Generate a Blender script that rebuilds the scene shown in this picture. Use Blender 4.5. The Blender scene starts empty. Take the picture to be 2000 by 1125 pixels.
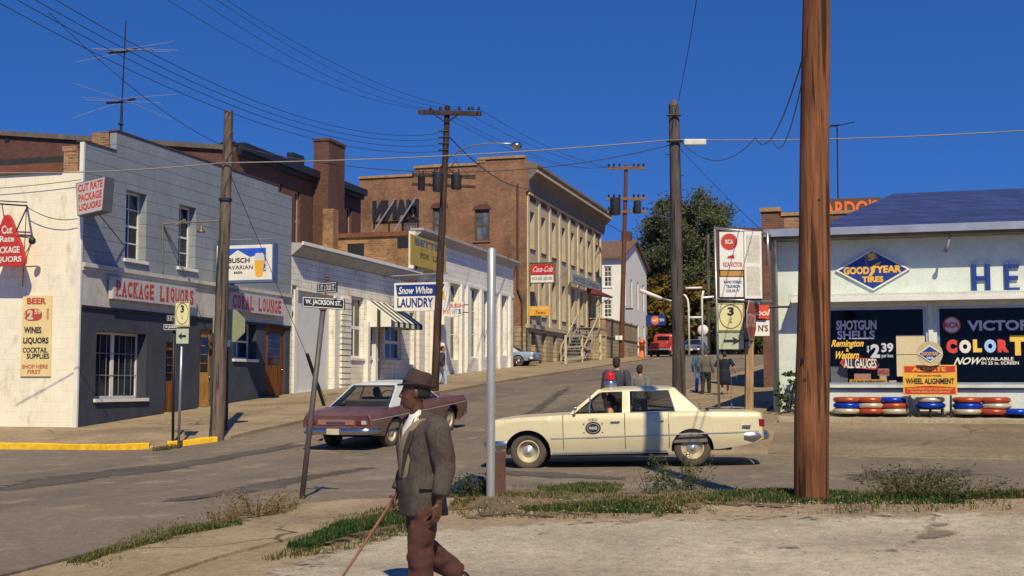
import bpy, bmesh, math, random
from mathutils import Vector, Matrix, noise as mnoise
from mathutils.geometry import delaunay_2d_cdt
random.seed(7)
R = math.radians
sc = bpy.context.scene
COL = sc.collection

# ------------------------------------------------------------ camera, sky, sun, exposure
F = 2400.0                    # focal length in photo pixels (2000 wide)
PHI, TH = R(16.06), math.atan(0.0781)
CZ = 1.7
cam = bpy.data.cameras.new('camera'); camo = bpy.data.objects.new('camera', cam); COL.objects.link(camo)
cam.sensor_width = 36; cam.lens = F / 2000 * 36; cam.clip_start = 0.1; cam.clip_end = 3000
camo.location = (0, 0, CZ); camo.rotation_euler = (R(90) + TH, 0, PHI)
sc.camera = camo

SUN_EL = R(46); SHX, SHY = -0.428, 0.904          # shadows fall along (SHX, SHY)
wd = bpy.data.worlds.new('World'); sc.world = wd; wd.use_nodes = True
nt = wd.node_tree; bg = nt.nodes['Background']
sky = nt.nodes.new('ShaderNodeTexSky'); sky.sky_type = 'NISHITA'; sky.sun_disc = False
sky.sun_elevation = SUN_EL; sky.sun_rotation = math.atan2(-SHX, -SHY)
sky.altitude = 1200; sky.air_density = 1.0; sky.dust_density = 0.0; sky.ozone_density = 4.0
tcn = nt.nodes.new('ShaderNodeTexCoord'); mpn = nt.nodes.new('ShaderNodeMapping')
mpn.inputs['Location'].default_value = (0, 0, 0.30)     # clear dry air: no pale band at the horizon
nt.links.new(tcn.outputs['Generated'], mpn.inputs[0]); nt.links.new(mpn.outputs[0], sky.inputs[0])
hs = nt.nodes.new('ShaderNodeHueSaturation'); hs.inputs['Saturation'].default_value = 1.27
hs.inputs['Hue'].default_value = 0.513; hs.inputs['Value'].default_value = 1.17
nt.links.new(sky.outputs[0], hs.inputs['Color']); nt.links.new(hs.outputs[0], bg.inputs['Color'])
bg.inputs['Strength'].default_value = 0.14
sl = bpy.data.lights.new('sun', 'SUN'); so = bpy.data.objects.new('sun', sl); COL.objects.link(so)
sl.energy = 4.9; sl.angle = R(0.5); sl.color = (1.0, 0.865, 0.62)
so.rotation_euler = Vector((SHX * math.cos(SUN_EL), SHY * math.cos(SUN_EL), -math.sin(SUN_EL))).to_track_quat('-Z', 'Y').to_euler()
so.location = (0, -20, 40)
sc.view_settings.view_transform = 'Standard'; sc.view_settings.look = 'None'
sc.view_settings.exposure = 0.0; sc.view_settings.gamma = 1.0
sc.render.resolution_x = 1024; sc.render.resolution_y = 576
sc.cycles.max_bounces = 6; sc.cycles.transparent_max_bounces = 12
sc.cycles.use_denoising = True
# ------------------------------------------------------------ helpers
FW = Vector((-math.sin(PHI), math.cos(PHI), 0)); RT = Vector((math.cos(PHI), math.sin(PHI), 0)); UPZ = Vector((0, 0, 1))
FW3 = FW * math.cos(TH) + UPZ * math.sin(TH); UP3 = UPZ * math.cos(TH) - FW * math.sin(TH)
CAM = Vector((0, 0, CZ))

def ray(px, py):
    return FW3 + RT * ((px - 1000) / F) + UP3 * ((562.5 - py) / F)
def pt(px, py, X=None, Y=None, Z=None, d=None):
    """the place seen at a photo pixel, at a known distance d or on a known plane"""
    r = ray(px, py)
    if X is not None: t = X / r.x
    elif Y is not None: t = Y / r.y
    elif Z is not None: t = (Z - CZ) / r.z
    else: t = d / r.dot(FW)
    return CAM + r * t

GX = [-400, -80, -21.5, -17, -12, -5.5, -2, 3, 40, 400]
GY = [(-60, [-.2, -.1, -.05, 0, 0, 0, 0, .05, .1, .1]),
      (9.0, [-.1, -.1, -.05, 0, 0, .02, 0, .05, .1, .1]),
      (13.4, [0, 0, 0, 0, .02, .17, .30, .42, .5, .5]),
      (14.8, [0, 0, 0, .02, .05, .26, .40, .50, .6, .6]),
      (17.0, [0, 0, 0, .02, .05, .14, .22, .30, .5, .5]),
      (21.9, [0, 0, 0, .03, .12, .22, .27, .29, .4, .4]),
      (24.5, [0, 0, .02, .04, .20, .26, .28, .27, .3, .3]),
      (26.5, [0, 0, .03, .06, .30, .50, .62, .58, .6, .6]),
      (29.6, [.3, .3, .34, .36, .52, .85, 1.06, 1.08, 1.1, 1.1]),
      (43.0, [1.2, 1.2, 1.2, 1.25, 1.3, 1.25, 1.5, 1.6, 1.8, 2]),
      (52.0, [1.6, 1.6, 1.6, 1.72, 1.75, 1.75, 1.9, 2, 2, 2.4]),
      (75.0, [2.7, 2.7, 2.7, 2.75, 2.7, 2.7, 2.8, 2.8, 3, 3.2]),
      (105., [4.0, 4.0, 4.05, 4.1, 4.1, 4.1, 4.1, 4.2, 4.2, 4.2]),
      (140., [5.0, 5.0, 5.0, 5.0, 5.0, 5.0, 5.0, 5.0, 5, 5]),
      (220., [5.5] * 10), (900., [6.0] * 10)]
def H(x, y):
    x = min(max(x, GX[0]), GX[-1]); y = min(max(y, GY[0][0]), GY[-1][0])
    i = 0
    while i < len(GX) - 2 and x > GX[i + 1]: i += 1
    j = 0
    while j < len(GY) - 2 and y > GY[j + 1][0]: j += 1
    a = (x - GX[i]) / (GX[i + 1] - GX[i]); b = (y - GY[j][0]) / (GY[j + 1][0] - GY[j][0])
    r0, r1 = GY[j][1], GY[j + 1][1]
    return (r0[i] * (1 - a) + r0[i + 1] * a) * (1 - b) + (r1[i] * (1 - a) + r1[i + 1] * a) * b
def gnd(px, py, n=60):
    """where the ray through a pixel meets the ground"""
    r = ray(px, py); t = 3.0; prev = t
    while t < 400:
        p = CAM + r * t
        if p.z <= H(p.x, p.y):
            lo, hi = prev, t
            for _ in range(30):
                m = (lo + hi) / 2; p = CAM + r * m
                if p.z <= H(p.x, p.y): hi = m
                else: lo = m
            return CAM + r * hi
        prev = t; t *= 1.01
    return CAM + r * t
def onground(p, dz=0): return Vector((p[0], p[1], H(p[0], p[1]) + dz))

def wm(o):
    m = o.matrix_basis.copy()
    while o.parent: o = o.parent; m = o.matrix_basis @ m
    return m
def tag(o, label=None, cat=None, group=None, kind=None):
    if label: o['label'] = label
    if cat: o['category'] = cat
    if group: o['group'] = group
    if kind: o['kind'] = kind
    return o
def thing(name, label, cat, loc=(0, 0, 0), rz=0, group=None, rot=None):
    o = bpy.data.objects.new(name, None); COL.objects.link(o)
    o.location = loc; o.rotation_euler = rot if rot else (0, 0, rz); o.empty_display_size = .3
    o.matrix_basis  # location set
    return tag(o, label, cat, group)
def copy_tree(o, parent=None):
    c = o.copy(); COL.objects.link(c); c.parent = parent
    for ch in [q for q in bpy.data.objects if q.parent == o]: copy_tree(ch, c)
    return c

class MB:
    def __init__(s): s.v = []; s.f = []; s.m = []
    def add(s, vs, fs, m=0):
        b = len(s.v); s.v += [Vector(v) for v in vs]
        for f in fs: s.f.append([b + i for i in f]); s.m.append(m)
        return s
    def box(s, x0, x1, y0, y1, z0, z1, m=0):
        x0, x1 = min(x0, x1), max(x0, x1); y0, y1 = min(y0, y1), max(y0, y1); z0, z1 = min(z0, z1), max(z0, z1)
        return s.add([(x0, y0, z0), (x1, y0, z0), (x1, y1, z0), (x0, y1, z0), (x0, y0, z1), (x1, y0, z1), (x1, y1, z1), (x0, y1, z1)],
              [(0, 3, 2, 1), (4, 5, 6, 7), (0, 1, 5, 4), (1, 2, 6, 5), (2, 3, 7, 6), (3, 0, 4, 7)], m)
    def bar(s, a, b, w, h, m=0, up=UPZ):
        """rectangular bar from a to b"""
        a, b = Vector(a), Vector(b); t = (b - a).normalized()
        n = t.cross(Vector(up))
        if n.length < 1e-4: n = t.cross(Vector((1, 0, 0)))
        n.normalize(); k = n.cross(t); n *= w / 2; k *= h / 2
        return s.add([a - n - k, a + n - k, a + n + k, a - n + k, b - n - k, b + n - k, b + n + k, b - n + k],
              [(0, 3, 2, 1), (4, 5, 6, 7), (0, 1, 5, 4), (1, 2, 6, 5), (2, 3, 7, 6), (3, 0, 4, 7)], m)
    def prism(s, poly, off, m=0):
        """poly: list of 3D points (planar); extruded by vector off"""
        n = len(poly); off = Vector(off); p = [Vector(q) for q in poly]
        return s.add(p + [q + off for q in p], [list(range(n))[::-1], [n + i for i in range(n)]] +
                     [(i, (i + 1) % n, n + (i + 1) % n, n + i) for i in range(n)], m)
    def tube(s, pts, rad, n=8, m=0, caps=True, flat=1.0):
        pts = [Vector(p) for p in pts]; N = len(pts)
        rs = rad if isinstance(rad, (list, tuple)) else [rad] * N
        vs = []; pn = None
        for i, p in enumerate(pts):
            t = (pts[min(i + 1, N - 1)] - pts[max(i - 1, 0)]).normalized()
            if pn is None:
                pn = t.cross(UPZ)
                if pn.length < 1e-3: pn = Vector((1, 0, 0))
            pn = (pn - t * pn.dot(t)).normalized(); b = t.cross(pn)
            for k in range(n):
                a = 2 * math.pi * k / n
                vs.append(p + (pn * math.cos(a) + b * math.sin(a) * flat) * rs[i])
        fs = [(i * n + k, i * n + (k + 1) % n, (i + 1) * n + (k + 1) % n, (i + 1) * n + k) for i in range(N - 1) for k in range(n)]
        if caps: fs += [list(range(n))[::-1], [(N - 1) * n + k for k in range(n)]]
        return s.add(vs, fs, m)
    def loft(s, rings, m=0, caps=True, closed=True):
        n = len(rings[0]); vs = [Vector(p) for r in rings for p in r]; N = len(rings); fs = []
        for i in range(N - 1):
            for k in range(n if closed else n - 1):
                fs.append((i * n + k, i * n + (k + 1) % n, (i + 1) * n + (k + 1) % n, (i + 1) * n + k))
        if caps and closed: fs += [list(range(n))[::-1], [(N - 1) * n + k for k in range(n)]]
        return s.add(vs, fs, m)
    def lathe(s, prof, c=(0, 0, 0), axis='Z', n=24, m=0):
        """prof: list of (radius, height)"""
        rings = []
        for r, h in prof:
            ring = []
            for k in range(n):
                a = 2 * math.pi * k / n; q = (r * math.cos(a), r * math.sin(a), h)
                if axis == 'Y': q = (q[0], q[2], -q[1])
                if axis == 'X': q = (q[2], q[0], q[1])
                ring.append(Vector(c) + Vector(q))
            rings.append(ring)
        return s.loft(rings, m)
    def ell(s, c, r, m=0, n=14, k=9, rot=None):
        vs = []; fs = []; c = Vector(c)
        for i in range(1, k):
            th = math.pi * i / k
            for j in range(n):
                a = 2 * math.pi * j / n
                q = Vector((r[0] * math.sin(th) * math.cos(a), r[1] * math.sin(th) * math.sin(a), r[2] * math.cos(th)))
                if rot: q = rot @ q
                vs.append(c + q)
        tq = Vector((0, 0, r[2])); bq = Vector((0, 0, -r[2]))
        if rot: tq = rot @ tq; bq = rot @ bq
        vs += [c + tq, c + bq]; T = len(vs) - 2; B = T + 1
        for i in range(k - 2):
            for j in range(n): fs.append((i * n + j, (i + 1) * n + j, (i + 1) * n + (j + 1) % n, i * n + (j + 1) % n))
        for j in range(n):
            fs.append((T, j, (j + 1) % n)); fs.append((B, (k - 2) * n + (j + 1) % n, (k - 2) * n + j))
        return s.add(vs, fs, m)
    def quad(s, a, b, c, d, m=0): return s.add([a, b, c, d], [(0, 1, 2, 3)], m)
    def mesh(s, name, mats, inv=None, smooth=False, autos=None):
        me = bpy.data.meshes.new(name)
        me.from_pydata([(inv @ v) if inv else v for v in s.v], [], s.f)
        for q in (mats if isinstance(mats, (list, tuple)) else [mats]): me.materials.append(q)
        me.polygons.foreach_set('material_index', s.m)
        bm = bmesh.new(); bm.from_mesh(me)
        if autos: bmesh.ops.remove_doubles(bm, verts=bm.verts, dist=1e-4)
        bmesh.ops.recalc_face_normals(bm, faces=bm.faces)
        if autos:
            for e in bm.edges:
                if len(e.link_faces) == 2 and e.calc_face_angle(0) > R(autos): e.smooth = False
        bm.to_mesh(me); bm.free()
        if smooth or autos: me.polygons.foreach_set('use_smooth', [True] * len(me.polygons))
        me.update(); return me
    def build(s, name, mats, parent=None, world=True, smooth=False, autos=None, label=None):
        inv = wm(parent).inverted() if (parent and world) else None
        o = bpy.data.objects.new(name, s.mesh(name, mats, inv, smooth, autos)); COL.objects.link(o)
        if parent: o.parent = parent
        if label: o['label'] = label
        return o
def bevel(o, w=.01, seg=2, ang=35):
    b = o.modifiers.new('bevel', 'BEVEL'); b.width = w; b.segments = seg; b.limit_method = 'ANGLE'; b.angle_limit = R(ang)
    return o
def fuse(mb, voxel, sm=4, fac=.5):
    """one continuous skin out of overlapping volumes"""
    me = mb.mesh('tmp', []); o = bpy.data.objects.new('tmp', me); COL.objects.link(o)
    r = o.modifiers.new('r', 'REMESH'); r.mode = 'VOXEL'; r.voxel_size = voxel; r.use_smooth_shade = True
    if sm: q = o.modifiers.new('s', 'SMOOTH'); q.iterations = sm; q.factor = fac
    dg = bpy.context.evaluated_depsgraph_get(); dg.update()
    e = bpy.data.meshes.new_from_object(o.evaluated_get(dg))
    out = MB(); par = list(range(len(e.vertices)))
    def root(i):
        while par[i] != i: par[i] = par[par[i]]; i = par[i]
        return i
    for ed in e.edges:
        a, b = root(ed.vertices[0]), root(ed.vertices[1])
        if a != b: par[a] = b
    cnt = {}
    for i in range(len(par)): cnt[root(i)] = cnt.get(root(i), 0) + 1
    big_ = max(cnt, key=cnt.get); keep_ = [i for i in range(len(par)) if root(i) == big_]; mp_ = {i: k for k, i in enumerate(keep_)}
    out.v = [e.vertices[i].co.copy() for i in keep_]; out.f = [[mp_[i] for i in p.vertices] for p in e.polygons if p.vertices[0] in mp_]; out.m = [0] * len(out.f)
    bpy.data.objects.remove(o); bpy.data.meshes.remove(me); bpy.data.meshes.remove(e)
    return out

# ---- lettering
_tc = {}
def tmesh(s, bold=0.0):
    k = (s, bold)
    if k not in _tc:
        cu = bpy.data.curves.new('t', 'FONT'); cu.body = s; cu.size = 1; cu.offset = bold; cu.resolution_u = 3
        o = bpy.data.objects.new('t', cu); COL.objects.link(o)
        dg = bpy.context.evaluated_depsgraph_get(); dg.update()
        me = bpy.data.meshes.new_from_object(o.evaluated_get(dg))
        vs = [(v.co.x, v.co.y) for v in me.vertices]; fs = [list(p.vertices) for p in me.polygons]
        bpy.data.objects.remove(o); bpy.data.curves.remove(cu); bpy.data.meshes.remove(me)
        xs = [v[0] for v in vs]; ys = [v[1] for v in vs]
        _tc[k] = (vs, fs, min(xs), max(xs), min(ys), max(ys))
    return _tc[k]
def text(mb, s, o, U, V, w, h, m=0, bold=.02, shear=0, arc=0):
    """flat lettering: o lower-left corner, U and V unit directions, fitted to w x h"""
    vs, fs, x0, x1, y0, y1 = tmesh(s, bold)
    o, U, V = Vector(o), Vector(U), Vector(V); q = []
    for x, y in vs:
        a = (x - x0) / (x1 - x0); b = (y - y0) / (y1 - y0)
        q.append(o + U * (a * w + shear * b * h) + V * (b * h + arc * h * (1 - (2 * a - 1) ** 2)))
    mb.add(q, fs, m)
class Panel:
    """a flat sign face with fractional coordinates (0..1 from lower left)"""
    def __init__(s, o, U, V, w, h, n):
        s.o, s.U, s.V, s.n = Vector(o), Vector(U).normalized(), Vector(V).normalized(), Vector(n).normalized(); s.w, s.h = w, h
    def p(s, a, b, k=0.0): return s.o + s.U * (a * s.w) + s.V * (b * s.h) + s.n * k
    def rect(s, mb, a0, a1, b0, b1, k=.004, m=0): mb.quad(s.p(a0, b0, k), s.p(a1, b0, k), s.p(a1, b1, k), s.p(a0, b1, k), m)
    def poly(s, mb, pts, k=.004, m=0): mb.add([s.p(a, b, k) for a, b in pts], [list(range(len(pts)))], m)
    def disc(s, mb, a, b, r, k=.004, m=0, n=32, ry=None, r0=0):
        """r in metres; a ring when r0 > 0"""
        ry = ry or r; c = s.p(a, b, k)
        P = [c + s.U * (r * math.cos(2 * math.pi * i / n)) + s.V * (ry * math.sin(2 * math.pi * i / n)) for i in range(n)]
        if r0:
            Q = [c + s.U * (r0 * math.cos(2 * math.pi * i / n)) + s.V * (r0 * ry / r * math.sin(2 * math.pi * i / n)) for i in range(n)]
            mb.add(P + Q, [(i, (i + 1) % n, n + (i + 1) % n, n + i) for i in range(n)], m)
        else: mb.add(P, [list(range(n))], m)
    def text(s, mb, t, a0, a1, b0, b1, k=.008, m=0, **kw):
        text(mb, t, s.p(a0, b0, k), s.U, s.V, (a1 - a0) * s.w, (b1 - b0) * s.h, m, **kw)
    def slab(s, mb, t, m=0, a0=0, a1=1, b0=0, b1=1, front=0.0):
        mb.prism([s.p(a0, b0, front), s.p(a1, b0, front), s.p(a1, b1, front), s.p(a0, b1, front)], -s.n * t, m)
def panel_px(tl, br, Y=None, X=None, d=None):
    """axis-aligned panel from the photo pixels of its top-left and bottom-right corners"""
    if Y is not None:
        a = pt(*tl, Y=Y); b = pt(*br, Y=Y)
        return Panel((a.x, Y, b.z), (1, 0, 0), (0, 0, 1), b.x - a.x, a.z - b.z, (0, -1, 0))
    a = pt(*tl, X=X); b = pt(*br, X=X)
    return Panel((X, a.y, b.z), (0, 1, 0), (0, 0, 1), b.y - a.y, a.z - b.z, (1, 0, 0))

# ---- walls with openings
def wall(mb, axis, c, rects, holes, depth=.25, m=0, inward=1):
    """axis 'X': plane x=c over (y,z); axis 'Y': plane y=c over (x,z). rects: list (u0,u1,v0,v1) solid areas; holes likewise."""
    us = sorted({round(q, 4) for r in rects + holes for q in r[:2]}); vs = sorted({round(q, 4) for r in rects + holes for q in r[2:]})
    def P(u, v, w): return (c - inward * w, u, v) if axis == 'X' else (u, c + inward * w, v)
    def inside(u, v, L): return any(r[0] < u < r[1] and r[2] < v < r[3] for r in L)
    for i in range(len(us) - 1):
        for j in range(len(vs) - 1):
            u, v = (us[i] + us[i + 1]) / 2, (vs[j] + vs[j + 1]) / 2
            if inside(u, v, rects) and not inside(u, v, holes):
                mb.quad(P(us[i], vs[j], 0), P(us[i + 1], vs[j], 0), P(us[i + 1], vs[j + 1], 0), P(us[i], vs[j + 1], 0), m)
    for (a, b, e, f) in holes:
        mb.quad(P(a, e, 0), P(a, f, 0), P(a, f, depth), P(a, e, depth), m); mb.quad(P(b, e, 0), P(b, f, 0), P(b, f, depth), P(b, e, depth), m)
        mb.quad(P(a, f, 0), P(b, f, 0), P(b, f, depth), P(a, f, depth), m); mb.quad(P(a, e, 0), P(b, e, 0), P(b, e, depth), P(a, e, depth), m)
def window(parent, axis, c, hole, mf, mg, depth=.2, cols=1, rows=2, fw=.06, bw=.03, sill=None, name='window', inward=1, meet=True, blind=None):
    """sash window set in a wall opening: frame part > pane and sill sub-parts"""
    u0, u1, v0, v1 = hole
    def bx(mb, a, b, e, f, w0, w1, m=0):
        if axis == 'X': mb.box(c - inward * w0, c - inward * w1, a, b, e, f, m)
        else: mb.box(a, b, c + inward * w0, c + inward * w1, e, f, m)
    fr = MB(); d0, d1 = depth - .07, depth - .01
    bx(fr, u0, u0 + fw, v0, v1, d0, d1); bx(fr, u1 - fw, u1, v0, v1, d0, d1)
    bx(fr, u0 + fw, u1 - fw, v0, v0 + fw, d0, d1); bx(fr, u0 + fw, u1 - fw, v1 - fw, v1, d0, d1)
    for i in range(1, cols):
        u = u0 + (u1 - u0) * i / cols; bx(fr, u - bw / 2, u + bw / 2, v0 + fw, v1 - fw, d0 + .01, d1 - .006)
    for j in range(1, rows):
        v = v0 + (v1 - v0) * j / rows; w = bw * (1.8 if (meet and j * 2 == rows) else 1)
        bx(fr, u0 + fw, u1 - fw, v - w / 2, v + w / 2, d0 + .014, d1 - .01)
    o = fr.build(name, mf, parent)
    g = MB(); bx(g, u0 + .01, u1 - .01, v0 + .01, v1 - .01, depth - .035, depth - .028); g.build('pane', mg, o)
    if blind:
        g = MB(); bx(g, u0 + fw, u1 - fw, v1 - (v1 - v0) * blind[0], v1 - .02, depth - .0275, depth - .02); g.build('blind', blind[1], o)
    if sill:
        g = MB(); bx(g, u0 - .08, u1 + .08, v0 - .1, v0 - .002, -.08, depth - .01); g.build('sill', sill, o)
    return o

# ------------------------------------------------------------ materials
def hexc(r, g, b):
    f = lambda c: ((c / 255 + .055) / 1.055) ** 2.4 if c > 10 else c / 255 / 12.92
    return (f(r), f(g), f(b))
class N:
    def __init__(s, name):
        s.m = bpy.data.materials.new(name); s.m.use_nodes = True; s.t = s.m.node_tree
        s.b = s.t.nodes['Principled BSDF']
    def n(s, typ, **kw):
        q = s.t.nodes.new('ShaderNode' + typ)
        for k, v in kw.items():
            if k.startswith('i_'):
                key = k[2:]; q.inputs[int(key) if key.isdigit() else key.replace('_', ' ')].default_value = v
            else: setattr(q, k, v)
        return q
    def l(s, a, b): s.t.links.new(a, b)
    def math(s, op, a, b=None, c=None):
        q = s.n('Math', operation=op)
        for i, x in enumerate((a, b, c)):
            if x is None: continue
            if isinstance(x, (int, float)): q.inputs[i].default_value = x
            else: s.l(x, q.inputs[i])
        return q.outputs[0]
    def mix(s, f, a, b, typ='MIX'):
        q = s.n('MixRGB', blend_type=typ)
        for i, x in enumerate((f, a, b)):
            if isinstance(x, (int, float)): q.inputs[i].default_value = x
            elif isinstance(x, tuple): q.inputs[i].default_value = (*x[:3], 1)
            else: s.l(x, q.inputs[i])
        return q.outputs[0]
    def pos(s, obj=False):
        return s.n('TexCoord').outputs['Object'] if obj else s.n('NewGeometry').outputs['Position']
    def noise(s, vec, scale, detail=4, rough=.6, stretch=None):
        if stretch:
            mp = s.n('Mapping'); mp.inputs['Scale'].default_value = stretch; s.l(vec, mp.inputs[0]); vec = mp.outputs[0]
        q = s.n('TexNoise'); q.inputs['Scale'].default_value = scale; q.inputs['Detail'].default_value = detail; q.inputs['Roughness'].default_value = rough
        s.l(vec, q.inputs['Vector']); return q.outputs['Fac']
    def ramp(s, f, a, b, lo=0.0, hi=1.0):
        q = s.n('MapRange'); q.inputs['From Min'].default_value = a; q.inputs['From Max'].default_value = b
        q.inputs['To Min'].default_value = lo; q.inputs['To Max'].default_value = hi; q.clamp = True; s.l(f, q.inputs['Value']); return q.outputs[0]
    def col(s, c): s.l(c, s.b.inputs['Base Color']) if not isinstance(c, tuple) else setattr(s.b.inputs['Base Color'], 'default_value', (*c[:3], 1))
    def bump(s, h, strength=.3, dist=.02):
        q = s.n('Bump'); q.inputs['Strength'].default_value = strength; q.inputs['Distance'].default_value = dist
        s.l(h, q.inputs['Height']); s.l(q.outputs[0], s.b.inputs['Normal'])
    def set(s, rough=.7, metal=0, spec=None, coat=0):
        s.b.inputs['Roughness'].default_value = rough; s.b.inputs['Metallic'].default_value = metal
        if spec is not None: s.b.inputs['Specular IOR Level'].default_value = spec
        if coat: s.b.inputs['Coat Weight'].default_value = coat; s.b.inputs['Coat Roughness'].default_value = .06
        return s
def mul(c, k): return tuple(min(1, x * k) for x in c[:3])
def plain(name, c, rough=.7, var=.18, scale=3.0, metal=0, bump=0, obj=False, spec=None, coat=0, stretch=None, fine=.10, dirt=None):
    """paint, cloth, plastic: colour with two sizes of worn variation"""
    q = N(name); p = q.pos(obj)
    a = q.noise(p, scale, 5, .65, stretch); b = q.noise(p, scale * 14, 3, .7)
    f = q.math('ADD', q.ramp(a, .3, .7, -var, var), q.ramp(b, .3, .7, -fine, fine)); f = q.math('ADD', f, 1.0)
    h = q.n('HueSaturation'); h.inputs['Color'].default_value = (*c[:3], 1); q.l(f, h.inputs['Value'])
    if dirt: q.l(q.mix(q.ramp(q.noise(p, 2.4, 6, .7, (1, 1, .35)), .52, .72, 0, .75), c, dirt), h.inputs['Color'])
    q.col(h.outputs[0]); q.set(rough, metal, spec, coat)
    if bump: q.bump(b, bump, .01)
    return q.m
def brickmat(name, c1, c2, mortar, bw=.22, bh=.075, var=.25, mort=.012, bump=.5, soft=0.0):
    q = N(name); p = q.pos(); sx = q.n('SeparateXYZ'); q.l(p, sx.inputs[0])
    cx = q.n('CombineXYZ'); q.l(q.math('ADD', sx.outputs[0], sx.outputs[1]), cx.inputs[0]); q.l(sx.outputs[2], cx.inputs[1])
    b = q.n('TexBrick'); q.l(cx.outputs[0], b.inputs['Vector'])
    b.inputs['Scale'].default_value = 1; b.inputs['Brick Width'].default_value = bw; b.inputs['Row Height'].default_value = bh; b.inputs['Mortar Size'].default_value = mort
    b.inputs['Color1'].default_value = (*c1, 1); b.inputs['Color2'].default_value = (*c2, 1); b.inputs['Mortar'].default_value = (*mortar, 1)
    b.inputs['Bias'].default_value = 0.0
    n1 = q.noise(p, .55, 5, .65); n2 = q.noise(p, 4.5, 5, .8); n3 = q.noise(p, 1.2, 4, .6, (1, 1, .25))
    f = q.math('ADD', q.ramp(n1, .3, .7, 1 - var, 1 + var), q.ramp(n2, .3, .7, -.26, .26)); f = q.math('ADD', f, q.ramp(n3, .3, .7, -var * .5, var * .5))
    h = q.n('HueSaturation'); q.l(b.outputs['Color'], h.inputs['Color']); q.l(f, h.inputs['Value']); q.col(h.outputs[0])
    q.set(.9); q.bump(b.outputs['Fac'], -bump, .008)
    return q.m
def sidingmat(name, c, line, pitch=.3, var=.1, lw=.06, dirt=None):
    q = N(name); p = q.pos(); sx = q.n('SeparateXYZ'); q.l(p, sx.inputs[0])
    fr = q.math('FRACT', q.math('DIVIDE', sx.outputs[2], pitch))
    ln = q.math('LESS_THAN', fr, lw)
    n1 = q.noise(p, .8, 5, .65); n2 = q.noise(p, 9, 4, .7, (1, 1, .3)); n4 = q.noise(p, 40, 2, .5)
    f = q.math('ADD', q.ramp(n1, .3, .7, 1 - var, 1 + var), q.ramp(n2, .3, .7, -var, var)); f = q.math('ADD', f, q.ramp(n4, .3, .7, -.06, .06))
    base = q.mix(ln, c, line)
    if dirt:
        n3 = q.noise(p, 2.2, 6, .7, (1, 1, .5)); base = q.mix(q.ramp(n3, .56, .72, 0, .8), base, dirt)
    h = q.n('HueSaturation'); q.l(base, h.inputs['Color']); q.l(f, h.inputs['Value']); q.col(h.outputs[0])
    q.set(.75); q.bump(fr, .35, .02); return q.m
def groundmat(name, c, c2, grain=60, big=.35, patch=None, spots=None, streak=None, bump=.5, rough=.95, cracks=None, edge=False):
    q = N(name); p = q.pos()
    n1 = q.noise(p, big, 6, .65); n2 = q.noise(p, grain, 3, .8); n3 = q.noise(p, grain * .22, 4, .7)
    base = q.mix(q.ramp(n1, .35, .65), c, c2)
    if streak: base = q.mix(q.ramp(q.noise(p, streak[1], 5, .6, streak[2]), .5, .68, 0, streak[3]), base, streak[0])
    if patch: base = q.mix(q.ramp(q.noise(p, patch[1], 5, .6), patch[2], patch[2] + .07, 0, patch[3]), base, patch[0])
    if spots:
        vo = q.n('TexVoronoi'); vo.inputs['Scale'].default_value = spots[1]; q.l(p, vo.inputs['Vector'])
        base = q.mix(q.math('LESS_THAN', vo.outputs['Distance'], spots[2]), base, spots[0])
    if cracks:                                                  # tar filled cracks wandering over the surface
        dv = q.n('VectorMath', operation='ADD'); nc = q.n('TexNoise'); nc.inputs['Scale'].default_value = .9; nc.inputs['Detail'].default_value = 4; q.l(p, nc.inputs['Vector']); q.l(p, dv.inputs[0]); q.l(nc.outputs['Color'], dv.inputs[1])
        vo = q.n('TexVoronoi', feature='DISTANCE_TO_EDGE'); vo.inputs['Scale'].default_value = cracks[1]; q.l(dv.outputs[0], vo.inputs['Vector'])
        ck = q.math('MULTIPLY', q.ramp(vo.outputs['Distance'], cracks[2] * .4, cracks[2], 1, 0), q.ramp(q.noise(p, .3, 3, .6), .45, .6, 0, cracks[3])); base = q.mix(ck, base, cracks[0])
    f = q.math('ADD', q.ramp(n2, .25, .75, .62, 1.38), q.ramp(n3, .3, .7, -.2, .2))
    h = q.n('HueSaturation'); q.l(base, h.inputs['Color']); q.l(f, h.inputs['Value']); q.col(h.outputs[0]); q.set(rough, spec=.2)
    if edge:
        at_ = q.n('Attribute', attribute_name='edge'); q.l(q.ramp(q.math('ADD', at_.outputs['Fac'], q.ramp(q.noise(p, 3.5, 6, .75), .3, .7, -.5, .5)), .3, .6, 0, 1), q.b.inputs['Alpha'])
    q.bump(n2, bump, .015); return q.m
def polemat(name, c, c2, obj=True):
    q = N(name); p = q.pos()
    a = q.noise(p, 9, 6, .7, (1, 1, .05)); b = q.noise(p, 40, 4, .7, (1, 1, .03)); d = q.noise(p, 3, 4, .6, (1, 1, .3))
    base = q.mix(q.ramp(a, .35, .65), c, c2)
    sp = q.noise(p, 14, 3, .5, (1, 1, .035)); base = q.mix(q.ramp(sp, .555, .61, 0, .85), base, mul(c, .22))       # drying splits
    vo = q.n('TexVoronoi'); vo.inputs['Scale'].default_value = 2.3; q.l(p, vo.inputs['Vector']); base = q.mix(q.ramp(vo.outputs['Distance'], .06, .11, .8, 0), base, mul(c, .25))       # knots
    f = q.math('ADD', q.ramp(b, .3, .7, .6, 1.3), q.ramp(d, .3, .7, -.3, .3))
    h = q.n('HueSaturation'); q.l(base, h.inputs['Color']); q.l(f, h.inputs['Value']); q.col(h.outputs[0]); q.set(.85, spec=.25)
    q.bump(b, .6, .015); return q.m
def glassmat(name, tint=(.02, .025, .03), rough=.05, alpha=1.0):
    q = N(name); q.col(tint); q.set(rough, 0, .5)
    if alpha < 1: q.b.inputs['Alpha'].default_value = alpha
    return q.m
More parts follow.
